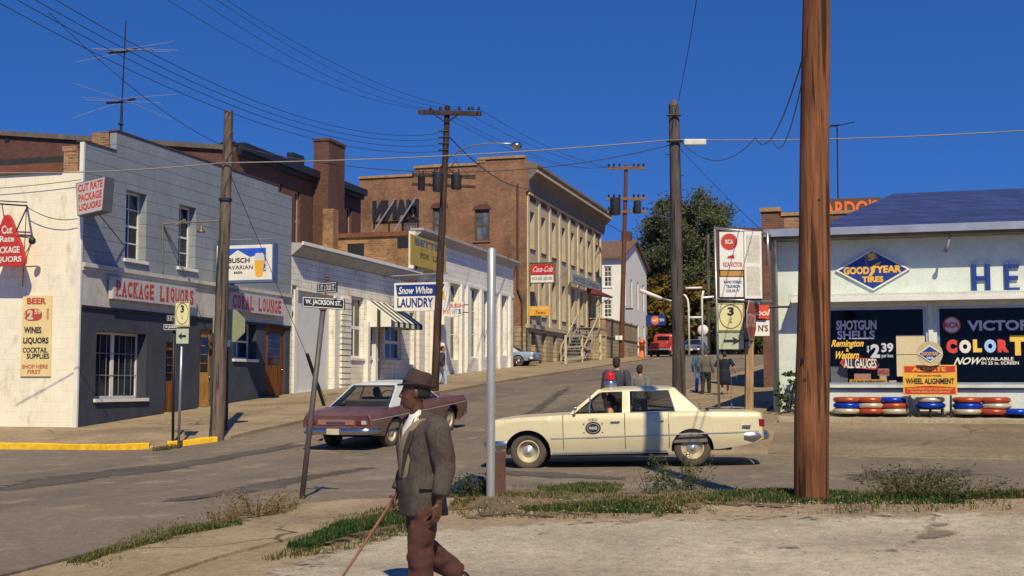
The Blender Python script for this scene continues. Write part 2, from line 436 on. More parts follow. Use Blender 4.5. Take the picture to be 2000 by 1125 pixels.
def windmat(name, c):
    """old window glass, slightly wavy, with the room dark behind it"""
    q = N(name); p = q.pos(); q.col(q.mix(q.ramp(q.noise(p, 1.1, 3, .5), .4, .65), mul(c, .5), mul(c, 1.7))); q.set(.08, 0, .5)
    q.bump(q.noise(p, 2.5, 2, .5), .06, .02); return q.m

WHT = plain('white_paint', (.72, .70, .62), .6, .08); CRM = plain('cream_paint', (.70, .62, .38), .6, .1)
BLK = plain('black_paint', (.015, .015, .017), .5, .1); REDP = plain('red_paint', (.50, .035, .02), .5, .1)
BLUP = plain('blue_paint', (.007, .034, .21), .45, .08); YELP = plain('yellow_paint', (.75, .40, .03), .55, .08)
ORGP = plain('orange_paint', (.75, .16, .03), .55, .08); LBLU = plain('light_blue_paint', (.22, .42, .75), .55, .08)
GREY = plain('grey_paint', (.22, .23, .25), .65, .12); STEEL = plain('galvanised_steel', (.42, .43, .42), .42, .15, metal=.8)
DKMET = plain('dark_iron', (.03, .03, .032), .55, .2, metal=.5); CHROME = plain('chrome', (.55, .54, .50), .24, .03, metal=1, fine=.02)
IRON = plain('rusty_iron', (.07, .04, .03), .8, .3); RUST = plain('rust', (.16, .06, .03), .85, .3)
GLS = windmat('window_glass', (.02, .025, .035)); GLSB = windmat('window_glass_pale', (.10, .11, .11))
WIRE = plain('wire_insulation', (.02, .02, .022), .6, .1); CABLE = plain('grey_cable', (.22, .2, .16), .6, .15)
POLE_A = polemat('weathered_pole_wood', (.10, .075, .055), (.16, .125, .095)); POLE_B = polemat('creosote_pole_wood', (.11, .042, .019), (.26, .105, .044))
POLE_C = polemat('dark_pole_wood', (.045, .026, .02), (.09, .05, .035)); POLE_D = polemat('grey_pole_wood', (.075, .06, .055), (.12, .095, .085))
WOOD = polemat('pine_post_wood', (.34, .20, .09), (.46, .29, .14)); TIMB = plain('weathered_timber', (.30, .25, .19), .85, .25, 5, bump=.3)
# ------------------------------------------------------------ setting
M_GROUND = groundmat('ground_dirt', (.25, .185, .115), (.34, .26, .16), 45, .5, streak=((.16, .12, .075), 1.2, (1, .3, 1), .6))
M_ROAD = groundmat('asphalt', (.163, .132, .096), (.22, .177, .126), 42, .3, cracks=((.05, .042, .036), .22, .010, .45), streak=((.10, .084, .07), .22, (1.4, .25, 1), .7), patch=((.29, .235, .165), 1.1, .57, .6))
M_ROAD2 = groundmat('forecourt_asphalt', (.20, .155, .10), (.27, .215, .14), 45, .35, cracks=((.09, .07, .05), .3, .012, .5), streak=((.11, .085, .06), .5, (.3, 1.2, 1), .7), patch=((.30, .24, .16), 1.1, .6, .5))
M_PAVE = groundmat('worn_concrete', (.26, .195, .115), (.36, .28, .17), 45, .6, cracks=((.09, .07, .05), .45, .014, .9), streak=((.17, .13, .085), .8, (.6, .6, 1), .6))
M_GRAVEL = groundmat('white_gravel', (.335, .287, .20), (.48, .417, .30), 38, .6, edge=True, streak=((.27, .22, .165), .6, (.28, 1.1, 1), .75), patch=((.32, .27, .21), 1.7, .58, .6), spots=((.24, .20, .15), 6, .06), bump=.8)
M_KERB = groundmat('kerb_concrete', (.32, .27, .18), (.40, .34, .23), 50, .8)
M_YKERB = groundmat('yellow_kerb_paint', (.70, .40, .02), (.78, .48, .035), 40, 1.2, patch=((.36, .28, .14), 3.5, .66, .9))

def grid_sheet(name, mat, poly, dz, step, kind='structure', label=None, skirt=0):
    """a sheet laid over the terrain inside a plan outline"""
    out = []
    for i, a in enumerate(poly):
        b = poly[(i + 1) % len(poly)]; a = Vector(a); b = Vector(b); n = max(1, int((b - a).length / step))
        out += [a.lerp(b, k / n) for k in range(n)]
    nb = len(out); xs = [p.x for p in out]; ys = [p.y for p in out]; pts = list(out)
    def ins(x, y):
        c = False
        for i in range(nb):
            a, b = out[i], out[i - 1]
            if (a.y > y) != (b.y > y) and x < (b.x - a.x) * (y - a.y) / (b.y - a.y) + a.x: c = not c
        return c
    x = min(xs) + step * .5
    while x < max(xs):
        y = min(ys) + step * .5
        while y < max(ys):
            if ins(x, y): pts.append(Vector((x, y)))
            y += step
        x += step
    v, e, f, *_ = delaunay_2d_cdt(pts, [(i, (i + 1) % nb) for i in range(nb)], [list(range(nb))], 1, 1e-4)
    mb = MB(); mb.add([(p.x, p.y, H(p.x, p.y) + dz) for p in v], f)
    if skirt:
        for i in range(nb):
            a, b = out[i], out[(i + 1) % nb]
            mb.quad((a.x, a.y, H(a.x, a.y) + dz), (b.x, b.y, H(b.x, b.y) + dz), (b.x, b.y, H(b.x, b.y) + dz - skirt), (a.x, a.y, H(a.x, a.y) + dz - skirt))
    o = mb.build(name, mat, smooth=True)
    return tag(o, label, kind=kind)
def arc(cx, cy, r, a0, a1, n=8):
    return [(cx + r * math.cos(R(a0 + (a1 - a0) * i / n)), cy + r * math.sin(R(a0 + (a1 - a0) * i / n))) for i in range(n + 1)]

# the ground as one sheet to the horizon
mb = MB()
gx = sorted({-900, -400, -200, -120, -80, -60, -50, -40, -34, -30, -26, -24} | {-22 + .5 * i for i in range(20)} | {-12 + .25 * i for i in range(104)}) + [14, 16, 20, 26, 34, 40, 60, 90, 140, 220, 400, 900]
gy = sorted({-60, -30, -15, -5, 0, 4} | {6 + .25 * i for i in range(90)} | {28.5 + .5 * i for i in range(35)} | {13.4, 14.8, 21.9, 29.6}) + [46 + 2 * i for i in range(32)] + [112, 120, 130, 140, 160, 190, 220, 300, 450, 650, 900, 1600]
V = [(x, y, H(x, y) - .008) for y in gy for x in gx]; nx = len(gx)
mb.add(V, [(j * nx + i, j * nx + i + 1, (j + 1) * nx + i + 1, (j + 1) * nx + i) for j in range(len(gy) - 1) for i in range(nx - 1)])
tag(mb.build('ground', M_GROUND, smooth=True), kind='structure')

KERB_W = arc(-18.2, 29.6, 3.0, -90, -28, 8)
ROADP = [(-90, 15.2), (-20, 15.2), (-19.5, 14.6), (-19.5, -30), (-7.3, -30), (-7.3, 13.0)] + arc(-5.6, 13.3, 1.7, 180, 100, 4) + [(60, 15.3), (60, 24.6), (-3.6, 24.6)] \
    + arc(-3.4, 28.0, 3.4, 268, 182, 6) + [(-6.6, 60), (-6.4, 200), (-15.6, 200), (-15.5, 60), (-15.5, 34)] + [(-15.55, 31)] + KERB_W[::-1] + [(-90, 26.6)]
grid_sheet('road', M_ROAD, ROADP, .016, .7, skirt=.12)
grid_sheet('forecourt', M_ROAD2, [(-1.9, 24.75), (40, 24.75), (40, 29.55), (-1.9, 29.55)], .026, .6, skirt=.12)
LP = [(-90, 26.62)] + [(x, y + .02) for x, y in KERB_W] + [(-15.5, 31), (-15.52, 34), (-15.7, 60), (-15.9, 95), (-21.45, 95), (-21.45, 30.25), (-90, 30.25)]
grid_sheet('pavement', M_PAVE, LP, .10, .9, skirt=.3)
grid_sheet('pavement', M_PAVE, [(-6.3, 29.2), (-2.3, 29.2), (-2.3, 60), (-6.3, 60)], .06, .9, skirt=.25)
grid_sheet('pavement', M_PAVE, [(-7.15, -20), (-5.9, -20), (-5.9, 10.5), (-5.5, 13.2), (-6.4, 13.9), (-7.15, 12.6)], .022, .4, skirt=.12)
gl = grid_sheet('gravel_lot', M_GRAVEL, [(-5.25, -20), (40, -20), (40, 13.75), (2, 13.75), (-1.2, 13.45), (-3.4, 13.1), (-4.9, 12.2), (-5.3, 10.6)], .014, .25)
GP = [(-5.25, -20), (40, -20), (40, 13.75), (2, 13.75), (-1.2, 13.45), (-3.4, 13.1), (-4.9, 12.2), (-5.3, 10.6)]
at = gl.data.attributes.new('edge', 'FLOAT', 'POINT')
for i, vv_ in enumerate(gl.data.vertices):
    b_ = 9
    for k in range(len(GP)):
        a, c = Vector(GP[k - 1]), Vector(GP[k]); w = Vector((vv_.co.x, vv_.co.y)); ab = c - a; t = max(0, min(1, (w - a).dot(ab) / ab.dot(ab))); b_ = min(b_, (w - a - ab * t).length)
    at.data[i].value = min(1, b_ / .75)

def kerb(name, mat, path, w=.16, top=.125, label=None):
    mb = MB(); rings = []
    dens = []
    for a, b in zip(path[:-1], path[1:]):
        a = Vector(a); b = Vector(b); n = max(1, int((b - a).length / .35)); dens += [a.lerp(b, i / n) for i in range(n)]
    dens.append(Vector(path[-1]))
    for i, p in enumerate(dens):
        t = (dens[min(i + 1, len(dens) - 1)] - dens[max(i - 1, 0)]).normalized(); nrm = Vector((-t.y, t.x))
        z = H(p.x, p.y) + random.uniform(-.012, .012)
        q = []
        for k, h in ((-w * .5, -.3), (-w * .5, top - .02), (-w * .4, top), (w * .45, top + .003), (w * .5, top - .02), (w * .5, -.3)):
            w2 = p + nrm * (k + random.uniform(-.008, .008)); q.append((w2.x, w2.y, z + h))
        rings.append(q)
    mb.loft(rings)
    return tag(mb.build(name, mat, smooth=False), label, kind='structure')
kerb('kerb', M_YKERB, [(-60, 26.6)] + [(-18.4, 26.6)], .2, .16)
kerb('kerb', M_YKERB, [(-18.4, 26.6)] + KERB_W[:4], .2, .16)
kerb('kerb', M_YKERB, KERB_W[4:8], .2, .15)
kerb('kerb', M_KERB, KERB_W[3:5], .2, .08)
kerb('kerb', M_ROAD2, [(-3.5, 24.66), (60, 24.66)], .14, .03)
kerb('kerb', M_KERB, [(-1.9, 28.5), (40, 28.5)], .9, .06)
M_BAND = groundmat('tyre_darkened_asphalt', (.085, .072, .06), (.12, .10, .08), 45, .5, edge=True)
def stain2(): pass
# broken yellow lane dashes in the road
M_DASH = groundmat('worn_lane_paint', (.34, .24, .09), (.22, .17, .09), 60, 2)
mb = MB()
for (a, b) in (((815, 520), (935, 514)),):
    p = gnd(815 * .3 , 780 + 520 * .3); q = gnd(935 * .3, 780 + 514 * .3)
    for k in range(6):
        s, e = p.lerp(q, k / 6), p.lerp(q, (k + .8) / 6); n = Vector((-(q - p).y, (q - p).x, 0)).normalized() * .05
        mb.quad(*[onground(w, .022) for w in (s - n, e - n, e + n, s + n)])
tag(mb.build('lane_marking', M_DASH), kind='structure')
# oil and wet stains on the gravel lot, with their own shapes
q = N('dried_mud'); p = q.pos(); at_ = q.n('Attribute', attribute_name='edge'); n1 = q.noise(p, 5, 5, .7); n2 = q.noise(p, 70, 3, .8)
hv = q.n('HueSaturation'); hv.inputs['Color'].default_value = (.215, .165, .12, 1); q.l(q.ramp(n2, .25, .75, .7, 1.3), hv.inputs['Value']); q.col(hv.outputs[0]); q.set(.95, spec=.2)
q.l(q.ramp(q.math('ADD', at_.outputs['Fac'], q.ramp(n1, .3, .7, -.45, .45)), .25, .85, 0, .9), q.b.inputs['Alpha']); M_STAIN = q.m
def stain(pix, dz=.024, mat=None, name='mud_stain'):
    """a patch of mud with feathered, ragged edges"""
    P = [gnd(*p) for p in pix]; c = sum(P, Vector()) / len(P); n = len(P); Q = []
    for i in range(n):
        for k in range(5):
            w = P[i].lerp(P[(i + 1) % n], k / 5); w += (w - c) * (mnoise.noise(w * 3) * .3); Q.append(w)
    def dist(x, y):
        best = 9
        for i in range(len(Q)):
            a, b = Q[i], Q[i - 1]; ab = Vector((b.x - a.x, b.y - a.y)); ap = Vector((x - a.x, y - a.y)); t = max(0, min(1, ap.dot(ab) / max(ab.dot(ab), 1e-9))); best = min(best, (ap - ab * t).length)
        return best
    def ins(x, y):
        r = False
        for i in range(len(Q)):
            a, b = Q[i], Q[i - 1]
            if (a.y > y) != (b.y > y) and x < (b.x - a.x) * (y - a.y) / (b.y - a.y) + a.x: r = not r
        return r
    xs = [w.x for w in Q]; ys = [w.y for w in Q]; pts = [Vector((w.x, w.y)) for w in Q]; y = min(ys)
    while y < max(ys):
        x = min(xs)
        while x < max(xs):
            if ins(x, y) and dist(x, y) > .02: pts.append(Vector((x, y)))
            x += .06
        y += .06
    v, e, f, *_ = delaunay_2d_cdt(pts, [(i, (i + 1) % len(Q)) for i in range(len(Q))], [list(range(len(Q)))], 1, 1e-4)
    mb = MB(); mb.add([(a.x, a.y, H(a.x, a.y) + dz) for a in v], f); o = mb.build(name, mat or M_STAIN)
    at = o.data.attributes.new('edge', 'FLOAT', 'POINT')
    for i, a in enumerate(v): at.data[i].value = min(1, dist(a.x, a.y) / (.45 if mat else .13))
    return tag(o, kind='structure')
def z7(x, y): return (1360 + x * .32, 820 + y * .32)
stain([z7(*p) for p in ((1030, 870), (1180, 790), (1370, 690), (1390, 615), (1350, 605), (1560, 590), (1480, 640), (1590, 650), (1480, 670), (1660, 705), (1520, 730), (1330, 780), (1180, 830))])
stain([z7(*p) for p in ((450, 790), (560, 775), (690, 785), (650, 802), (500, 806))], .025)
stain([z7(*p) for p in ((940, 720), (1060, 712), (1160, 716), (1060, 730))], .025)
stain([z7(*p) for p in ((1710, 785), (1800, 772), (1860, 778), (1780, 795))], .025)
stain([z7(*p) for p in ((1730, 830), (1830, 815), (1890, 835), (1800, 845))], .025)
stain([(860 + x * .27, 860 + y * .27) for x, y in ((680, 700), (760, 660), (850, 620), (915, 622), (860, 655), (790, 695))], .025)
stain([(860 + x * .27, 860 + y * .27) for x, y in ((900, 830), (1000, 818), (1120, 822), (1080, 850), (960, 852))], .021)

M_SOIL = groundmat('dark_verge_soil', (.13, .095, .06), (.24, .175, .105), 45, 1.5, patch=((.09, .07, .045), 3, .55, .7), edge=True)
stain([(860, 1000), (950, 955), (1100, 945), (1330, 950), (1560, 962), (1560, 990), (1350, 1000), (1100, 1010), (880, 1018)], .008, M_SOIL, 'verge_soil')
stain([(545, 1085), (660, 1020), (790, 985), (830, 990), (800, 1035), (690, 1062)], .026, M_SOIL, 'verge_soil')
stain([(110, 1100), (330, 1030), (560, 985), (570, 1000), (350, 1060), (170, 1110)], .026, M_SOIL, 'verge_soil')
stain([(-20, 945), (150, 925), (330, 905), (480, 882), (600, 858), (600, 872), (480, 897), (330, 922), (150, 946), (-20, 968)], .022, M_BAND, 'tyre_track')
stain([(300, 985), (470, 950), (620, 925), (760, 905), (760, 915), (620, 940), (480, 968), (330, 1000)], .022, M_BAND, 'tyre_track')
stain([(1010, 815), (1060, 780), (1110, 752), (1125, 754), (1090, 785), (1050, 815)], .022, M_BAND, 'tyre_track')
stain([(1620, 930), (1760, 915), (1900, 918), (1960, 930), (1800, 940), (1660, 942)], .022, M_BAND, 'tyre_track')
stain([(930, 918), (1100, 925), (1250, 935), (1250, 943), (1080, 938), (930, 928)], .022, M_BAND, 'tyre_track')
# ------------------------------------------------------------ liquor store (white side, grey siding front)
FX = -21.5
M_SIDE = sidingmat('white_painted_block', (.82, .77, .58), (.66, .58, .40), .30, .06, .03, dirt=(.52, .44, .30))
M_SIDING = sidingmat('grey_siding', (.235, .268, .29), (.08, .08, .09), .37, .09, .045, dirt=(.20, .20, .19))
M_DKWALL = plain('charcoal_stucco', (.038, .046, .064), .8, .2, 1.5, bump=.5, dirt=(.07, .07, .075))
M_FASC = plain('pale_fascia_board', (.50, .48, .42), .7, .15, 2, dirt=(.30, .27, .22))
M_TAR = plain('tar_roof', (.03, .028, .028), .9, .3)
M_DOOR = polemat('varnished_door_wood', (.16, .055, .012), (.25, .10, .025))
M_DOORY = polemat('yellow_door_wood', (.40, .20, .04), (.50, .28, .06))
M_OLDB = brickmat('old_mixed_brick', (.30, .15, .065), (.17, .07, .035), (.25, .19, .12), var=.45)
def Yp(px, X=FX): return pt(px, 700, X=X).y
def Zp(px, py, X=FX): return pt(px, py, X=X).z
YE = Yp(566)          # uphill end of the store
liq = thing('liquor_store', 'two storey corner store with grey siding front, charcoal ground floor and white side wall', 'building', (FX, 30.2, H(FX, 30.2)))
ztop1, ztop2 = Zp(160, 275), Zp(215, 252)
ys1 = Yp(218); yE2 = Yp(539); zE = Zp(566, 400)
zs = Zp(160, 597)       # top of the charcoal band
def yz(tl, br): a = pt(*tl, X=FX); b = pt(*br, X=FX); return (a.y, b.y, b.z, a.z)
w1 = yz((247, 370), (284, 511)); w2 = yz((350, 398), (381, 526))
w3 = yz((189, 646), (284, 777)); w4 = yz((457, 630), (500, 702))
mb = MB(); wall(mb, 'X', FX, [(30.2, ys1, zs, ztop1), (ys1, yE2, zs, ztop2), (yE2, YE, zs, zE + .35)], [w1, w2], .35)
mb.box(FX - .25, FX - .02, ys1 + .01, yE2 - .01, ztop1, ztop2 - .002); 
mb.build('siding_wall', M_SIDING, liq)
mb = MB(); mb.box(FX - .28, FX + .025, ys1 - .02, yE2, ztop2, ztop2 + .05); mb.box(FX - .28, FX + .025, 30.19, ys1 - .03, ztop1, ztop1 + .05); mb.build('parapet_cap', IRON, liq)
d1 = yz((325, 668), (341, 806)); d2 = yz((391, 643), (412, 795)); d3 = yz((519, 636), (556, 775))
for_d = [(d1[0], d1[1], .2, d1[3]), (d2[0], d2[1], .2, d2[3]), (d3[0], d3[1], .5, d3[3])]
mb = MB(); wall(mb, 'X', FX, [(30.2, YE, -.4, zs - .01)], [w3, w4] + for_d, .45); mb.build('ground_floor_wall', M_DKWALL, liq)
ztw = Zp(155, 331)
mb = MB(); wall(mb, 'Y', 30.2, [(-40, FX, -.6, ztw)], [], .3); mb.box(-40, FX - .5, 30.22, 30.5, ztw - 1.0, ztw - .004); mb.build('side_wall', M_SIDE, liq)
mb = MB(); mb.box(FX - .10, FX + .03, 30.12, 30.195, -.4, ztop1 - .02); mb.build('corner_board', WHT, liq)
mb = MB(); mb.box(FX - .7, FX - .23, 30.21, 30.6, ztw - .3, ztop1 - .25); mb.box(FX - .75, FX - .26, 30.19, 30.62, ztop1 - .25, ztop1 - .1); mb.build('corner_pier', M_OLDB, liq)
mb = MB(); mb.box(-40, FX - .7, 30.12, 30.6, ztw + .004, ztw + .10); mb.build('side_coping', RUST, liq)
mb = MB(); mb.quad((-40, 30.5, ztw - .05), (FX - .3, 30.5, ztw - .05), (FX - .3, YE, ztw - .2), (-40, YE, ztw - .2)); mb.box(-40, FX - .3, YE - .25, YE - .01, 0, zE - .1); mb.build('roof', M_TAR, liq)
mb = MB(); mb.box(FX - .9, FX - .3, ys1 + .02, ys1 + .6, ztop1 - .8, ztop2 + .02); mb.build('chimney', M_OLDB, liq)
zc0 = Zp(345, 548)
mb = MB(); zl = Zp(155, 513)
mb.box(FX + .004, FX + .13, 30.2, YE, zl - .10, zl + .02); mb.box(FX + .004, FX + .06, 30.2, YE, zl - .2, zl - .10); mb.build('cornice', M_FASC, liq)
mb = MB(); mb.box(FX + .003, FX + .012, 30.2, YE, zs + .02, zl - .2); mb.build('fascia', M_FASC, liq)
mb = MB(); mb.box(FX + .003, FX + .05, 30.2, YE, zs - .06, zs + .02); mb.build('trim', BLK, liq)
M_BLIND = plain('tan_roller_blind', (.34, .24, .11), .8, .1)
for w in (w1, w2):
    window(liq, 'X', FX, w, WHT, GLS, .33, 2, 4, .07, .035, sill=WHT, blind=(.62, M_BLIND) if False else None)
o = window(liq, 'X', FX, w3, WHT, GLS, .40, 2, 1, .07, .16, sill=WHT, meet=False)
mb = MB()
for i in range(1, 8):
    if i != 4:
        y = w3[0] + (w3[1] - w3[0]) * i / 8; mb.box(FX - .33, FX - .32, y - .012, y + .012, w3[2] + .06, w3[3] - .06)
for f in (.35, .68): z = w3[2] + (w3[3] - w3[2]) * f; mb.box(FX - .335, FX - .325, w3[0] + .05, w3[1] - .05, z - .012, z + .012)
mb.build('window_bars', GREY, o)
window(liq, 'X', FX, w4, WHT, GLS, .40, 2, 2, .07, .04, sill=WHT)
for i, (d, m) in enumerate(((d1, M_DOOR), (d2, M_DOORY), (d3, M_DOOR))):
    zb = H(FX, d[0]) + .14
    mb = MB(); x = FX - .12
    mb.box(x, x + .05, d[0] + .01, d[1] - .01, zb, d[3] - .01)
    zg = zb + (d[3] - zb) * .45
    o = mb.build('door', m, liq)
    g = MB(); g.box(x + .052, x + .058, d[0] + .2 * (d[1] - d[0]), d[1] - .2 * (d[1] - d[0]), zg, d[3] - .25); g.build('pane', GLS, o)
    for k in (1, 2, 3): g = MB(); z = zg + (d[3] - .25 - zg) * k / 4; g.box(x + .059, x + .07, d[0] + .2 * (d[1] - d[0]), d[1] - .2 * (d[1] - d[0]), z - .015, z + .015); g.build('glazing_bar', m, o)
    g = MB(); g.ell((x + .09, d[1] - .12 * (d[1] - d[0]), zb + 1.0), (.03, .03, .03)); g.build('handle', CHROME, o, smooth=True)
    g = MB(); g.box(FX - .44, FX + .18, d[0] - .05, d[1] + .05, zb - .5, zb - .01); g.build('step', M_KERB, liq)

# ------------------------------------------------------------ brown brick block behind the liquor store
M_BRN = brickmat('brown_brick', (.125, .038, .022), (.085, .027, .018), (.10, .065, .05), var=.2)
M_RED = brickmat('orange_brown_brick', (.255, .112, .052), (.165, .07, .033), (.22, .14, .085), var=.35)
BX = -26.7
brn = thing('brick_block', 'long dark brown brick block with black cornice rising behind the grey liquor store', 'building', (BX, 48, H(BX, 48)))
z0b = pt(445, 294, Y=48).z; zLb = pt(0, 257, Y=48).z
mb = MB(); xl = pt(-60, 257, Y=48).x
mb.prism([(xl, 48, 1), (BX, 48, 1), (BX, 48, z0b), (xl, 48, zLb)], (0, .4, 0)); 
mb.build('end_wall', M_BRN, brn)
mb = MB(); mb.prism([(xl, 47.85, zLb), (BX, 47.85, z0b), (BX, 47.85, z0b + .22), (xl, 47.85, zLb + .22)], (0, .6, 0)); mb.build('coping', plain('weathered_coping', (.13, .10, .075), .9, .3), brn)
YB = Yp(702, BX); hol = []
for (a, b, t, bt) in ((539, 547, 355, 395), (572, 582, 370, 442), (607, 616, 382, 450), (674, 684, 402, 445)):
    y0, y1 = Yp(a, BX), Yp(b, BX); hol.append((y0, y1, 7.2 if bt < 450 and bt != 442 else 7.0, Zp(a, t, BX)))
hol = [(h[0], h[1], h[3] - 3.0, h[3]) for h in hol]
mb = MB(); wall(mb, 'X', BX, [(48.4, YB, 1, 12.0)], hol, .3); mb.build('street_wall', M_BRN, brn)
for h in hol: window(brn, 'X', BX, h, plain('tan_window_paint', (.36, .27, .16), .7, .1) if h is hol[0] else bpy.data.materials['tan_window_paint'], GLS, .2, 1, 2, .1, .05, sill=M_FASC)
mb = MB(); mb.box(BX - .2, BX + .40, 48.5, YB, 12.05, 12.4); mb.box(BX - .1, BX + .2, 48.5, YB, 11.85, 12.05)
mb.box(BX + .0, BX + .35, 53.4, 54.6, 12.4, 12.85)
mb.build('cornice', BLK, brn)
mb = MB(); mb.box(xl, BX - .1, 48.4, YB, 11.6, 11.8); mb.build('roof', M_TAR, brn)
mb = MB(); cy = 56.5; cx = BX + .45
a = pt(625, 270, X=BX + .4); b = pt(660, 270, X=BX + .4)
mb.box(BX + .01, BX + .85, a.y + .1, b.y - .1, 1, a.z); mb.box(BX - .04, BX + .9, a.y + .05, b.y - .05, a.z - .12, a.z + .02); mb.build('chimney', M_BRN, brn)
mb = MB(); p = pt(26, 0, Y=48)
for px in (14, 123): mb = MB(); q = pt(px, 275, Y=48); mb.box(q.x - .1, q.x + .15, 47.96, 48.0 - .004, q.z - .05, q.z + .1); mb.build('vent', BLK, brn)
# rolled roofing hump on the liquor store side seen as dark bands
mb = MB(); a = pt(-40, 307, Y=36); b = pt(148, 303, Y=36); mb.box(-36, b.x, 36, 36.6, ztw - .3, b.z); mb.build('roof_hatch_wall', M_TAR, liq)
mb = MB(); a = pt(148, 318, Y=31.2); mb.box(-36, a.x, 31.0, 31.5, ztw - .3, a.z); mb.build('roof_kerb', RUST, liq)

# ------------------------------------------------------------ white laundry building
M_WBLK = sidingmat('white_pressed_block', (.78, .74, .60), (.42, .38, .30), .24, .16, .08, dirt=(.36, .32, .25))
M_WBRD = sidingmat('white_weatherboard', (.78, .75, .64), (.42, .39, .32), .30, .1, .06, dirt=(.40, .36, .28))
YL = Yp(808)
lau = thing('laundry_building', 'low white building of rough pressed block with a deep eave, uphill of the grey store', 'building', (FX, 46, H(FX, 46)))
zl0 = 6.7
holes = [yz((686, 578), (710, 700)), yz((718, 600), (737, 700)), yz((752, 632), (784, 704)), yz((800, 610), (808, 712))]
gar = yz((580, 566), (650, 760))
doorh = [yz((571, 556), (578, 770)), yz((738, 612), (749, 740))]
doorh = [(h[0], h[1], H(FX, h[0]) + .1, h[3]) for h in doorh]
holes = [(h[0], h[1], max(h[2], H(FX, h[0]) + .7), h[3]) for h in holes]
mb = MB(); wall(mb, 'X', FX, [(YE + .02, YL, 0.3, zl0)], holes + doorh + [(gar[0], gar[1], H(FX, gar[0]) + .1, gar[3])], .3); mb.build('front_wall', M_WBLK, lau)
mb = MB(); mb.box(FX - .28, FX - .2, gar[0] + .01, gar[1] - .01, H(FX, gar[0]) - .2, gar[3] - .01); mb.build('garage_door', plain('pale_panel', (.62, .63, .60), .7, .08), lau)
for a_, b_, k_ in ((gar[1] + .02, gar[1] + .32, .06), (gar[0] - .3, gar[0] - .02, .07)): mb = MB(); mb.box(FX + .003, FX + k_, a_, b_, H(FX, a_), gar[3]); mb.build('door_post', WHT, lau)
for h in doorh:
    mb = MB(); mb.box(FX - .26, FX - .2, h[0] + .01, h[1] - .01, h[2], h[3] - .01); mb.build('door', M_DOOR if h is doorh[0] else GREY, lau)
for i, h in enumerate(holes): window(lau, 'X', FX, h, WHT, GLS, .22, 2, 2 if i != 1 else 3, .1, .08, sill=WHT)
# eave and flat roof
mb = MB(); mb.prism([(FX + .44, YE + .02, zl0 + .36), (FX + .44, YE + .02, zl0 + .50), (FX - 8, YE + .02, zl0 + .9), (FX - 8, YE + .02, zl0 + .1), (FX + .004, YE + .02, zl0 + .02)], (0, YL - YE - .1, 0)); mb.build('eave', plain('eave_shade_grey', (.36, .35, .32), .75, .15, 1.5), lau)  # the soffit's shade is put into this darker grey
mb = MB(); mb.box(FX + .443, FX + .52, YE + .02, YL - .1, zl0 + .42, zl0 + .55); mb.build('gutter', WHT, lau)
# quoin strip with rough blocks
mb = MB(); y0 = Yp(664); y1 = Yp(682); z = H(FX, y0)
k = 0
while z < 5.2: mb.box(FX + .003, FX + .09, y0, y1, z, z + .2); z += .25
mb.build('rough_quoins', M_WBLK, lau)
mb = MB()
for px in (713, 728): y = Yp(px); mb.box(FX + .003, FX + .2, y - .13, y + .13, H(FX, y) + .05, Zp(px, 628)); 
mb.build('door_pillar', WHT, lau)
# striped awning
M_AWN = plain('awning_cream', (.72, .70, .60), .8, .06); M_AWG = plain('awning_green', (.03, .045, .02), .8, .1)
aw = thing('striped_awning', 'cream and dark green striped awning over the laundry door', 'awning', (FX, Yp(740), Zp(740, 610)))
y0, y1 = Yp(715), Yp(772); zt, zb2 = Zp(715, 586), Zp(772, 636); pr = 1.35
mb = MB(); n = 10
for i in range(n):
    a, b = y0 + (y1 - y0) * i / n, y0 + (y1 - y0) * (i + 1) / n
    mb.prism([(FX + .01, a, zt), (FX + pr, a, zb2), (FX + pr, b, zb2), (FX + .01, b, zt)], (0, 0, -.03), 1 if i % 2 else 0)
    mb.prism([(FX + pr, a, zb2), (FX + pr, b, zb2), (FX + pr, b, zb2 - .22), (FX + pr, a + .04, zb2 - .22)], (-.02, 0, 0), 1 if i % 2 else 0)
mb.build('canvas_top', [M_AWN, M_AWG], aw)
for k, y in enumerate((y0 - .01, y1 + .01)):
    mb = MB(); n2 = 8
    for i in range(n2):
        a, b = i / n2, (i + 1) / n2
        mb.prism([(FX + .01 + pr * a, y, zt + (zb2 - zt) * a), (FX + .01 + pr * b, y, zt + (zb2 - zt) * b), (FX + .01 + pr * b, y, zb2 - .22), (FX + .01 + pr * a, y, zb2 - .22)], (0, .02, 0), 0 if i % 4 != 3 else 1)
    mb.build('canvas_side', [M_AWN, M_AWG], aw)

# ------------------------------------------------------------ paint shop with false front
M_PBRK = brickmat('rough_orange_brick', (.36, .165, .055), (.22, .09, .035), (.26, .19, .11), bw=.3, bh=.11, var=.45, mort=.02)
YP = Yp(1001)
pai = thing('paint_shop', 'white boarded shop with tall narrow windows and rough brick side wall, beside the brick hotel', 'building', (FX, 66, H(FX, 66)))
zpt = Zp(800, 447); zpb = Zp(815, 533)
cols = []
for (a, b, t, bt) in ((811, 817, 548, 700), (828, 836, 545, 702), (877, 893, 552, 680), (919, 932, 560, 682), (944, 954, 566, 684), (977, 988, 572, 685)):
    cols.append((Yp(a), Yp(b), H(FX, Yp(a)) + (.9 if a > 860 else .2), Zp(a, t)))
mb = MB(); wall(mb, 'X', FX + .05, [(YL + .02, YP, .8, zpb)], cols, .35); wall(mb, 'X', FX + .05, [(YL + .02, YP, zpb + .002, zpt)], [], .1)
mb.build('front_wall', M_WBRD, pai)
for c in cols: window(pai, 'X', FX + .05, c, WHT, GLS, .28, 2, 3, .1, .06, sill=None, meet=False)
mb = MB()
for px in (840, 862, 897, 908, 935, 958, 972, 992):
    y = Yp(px); mb.box(FX + .053, FX + .22, y - .17, y + .17, H(FX, y) - .1, zpb - .1)
mb.build('pilaster', WHT, pai)
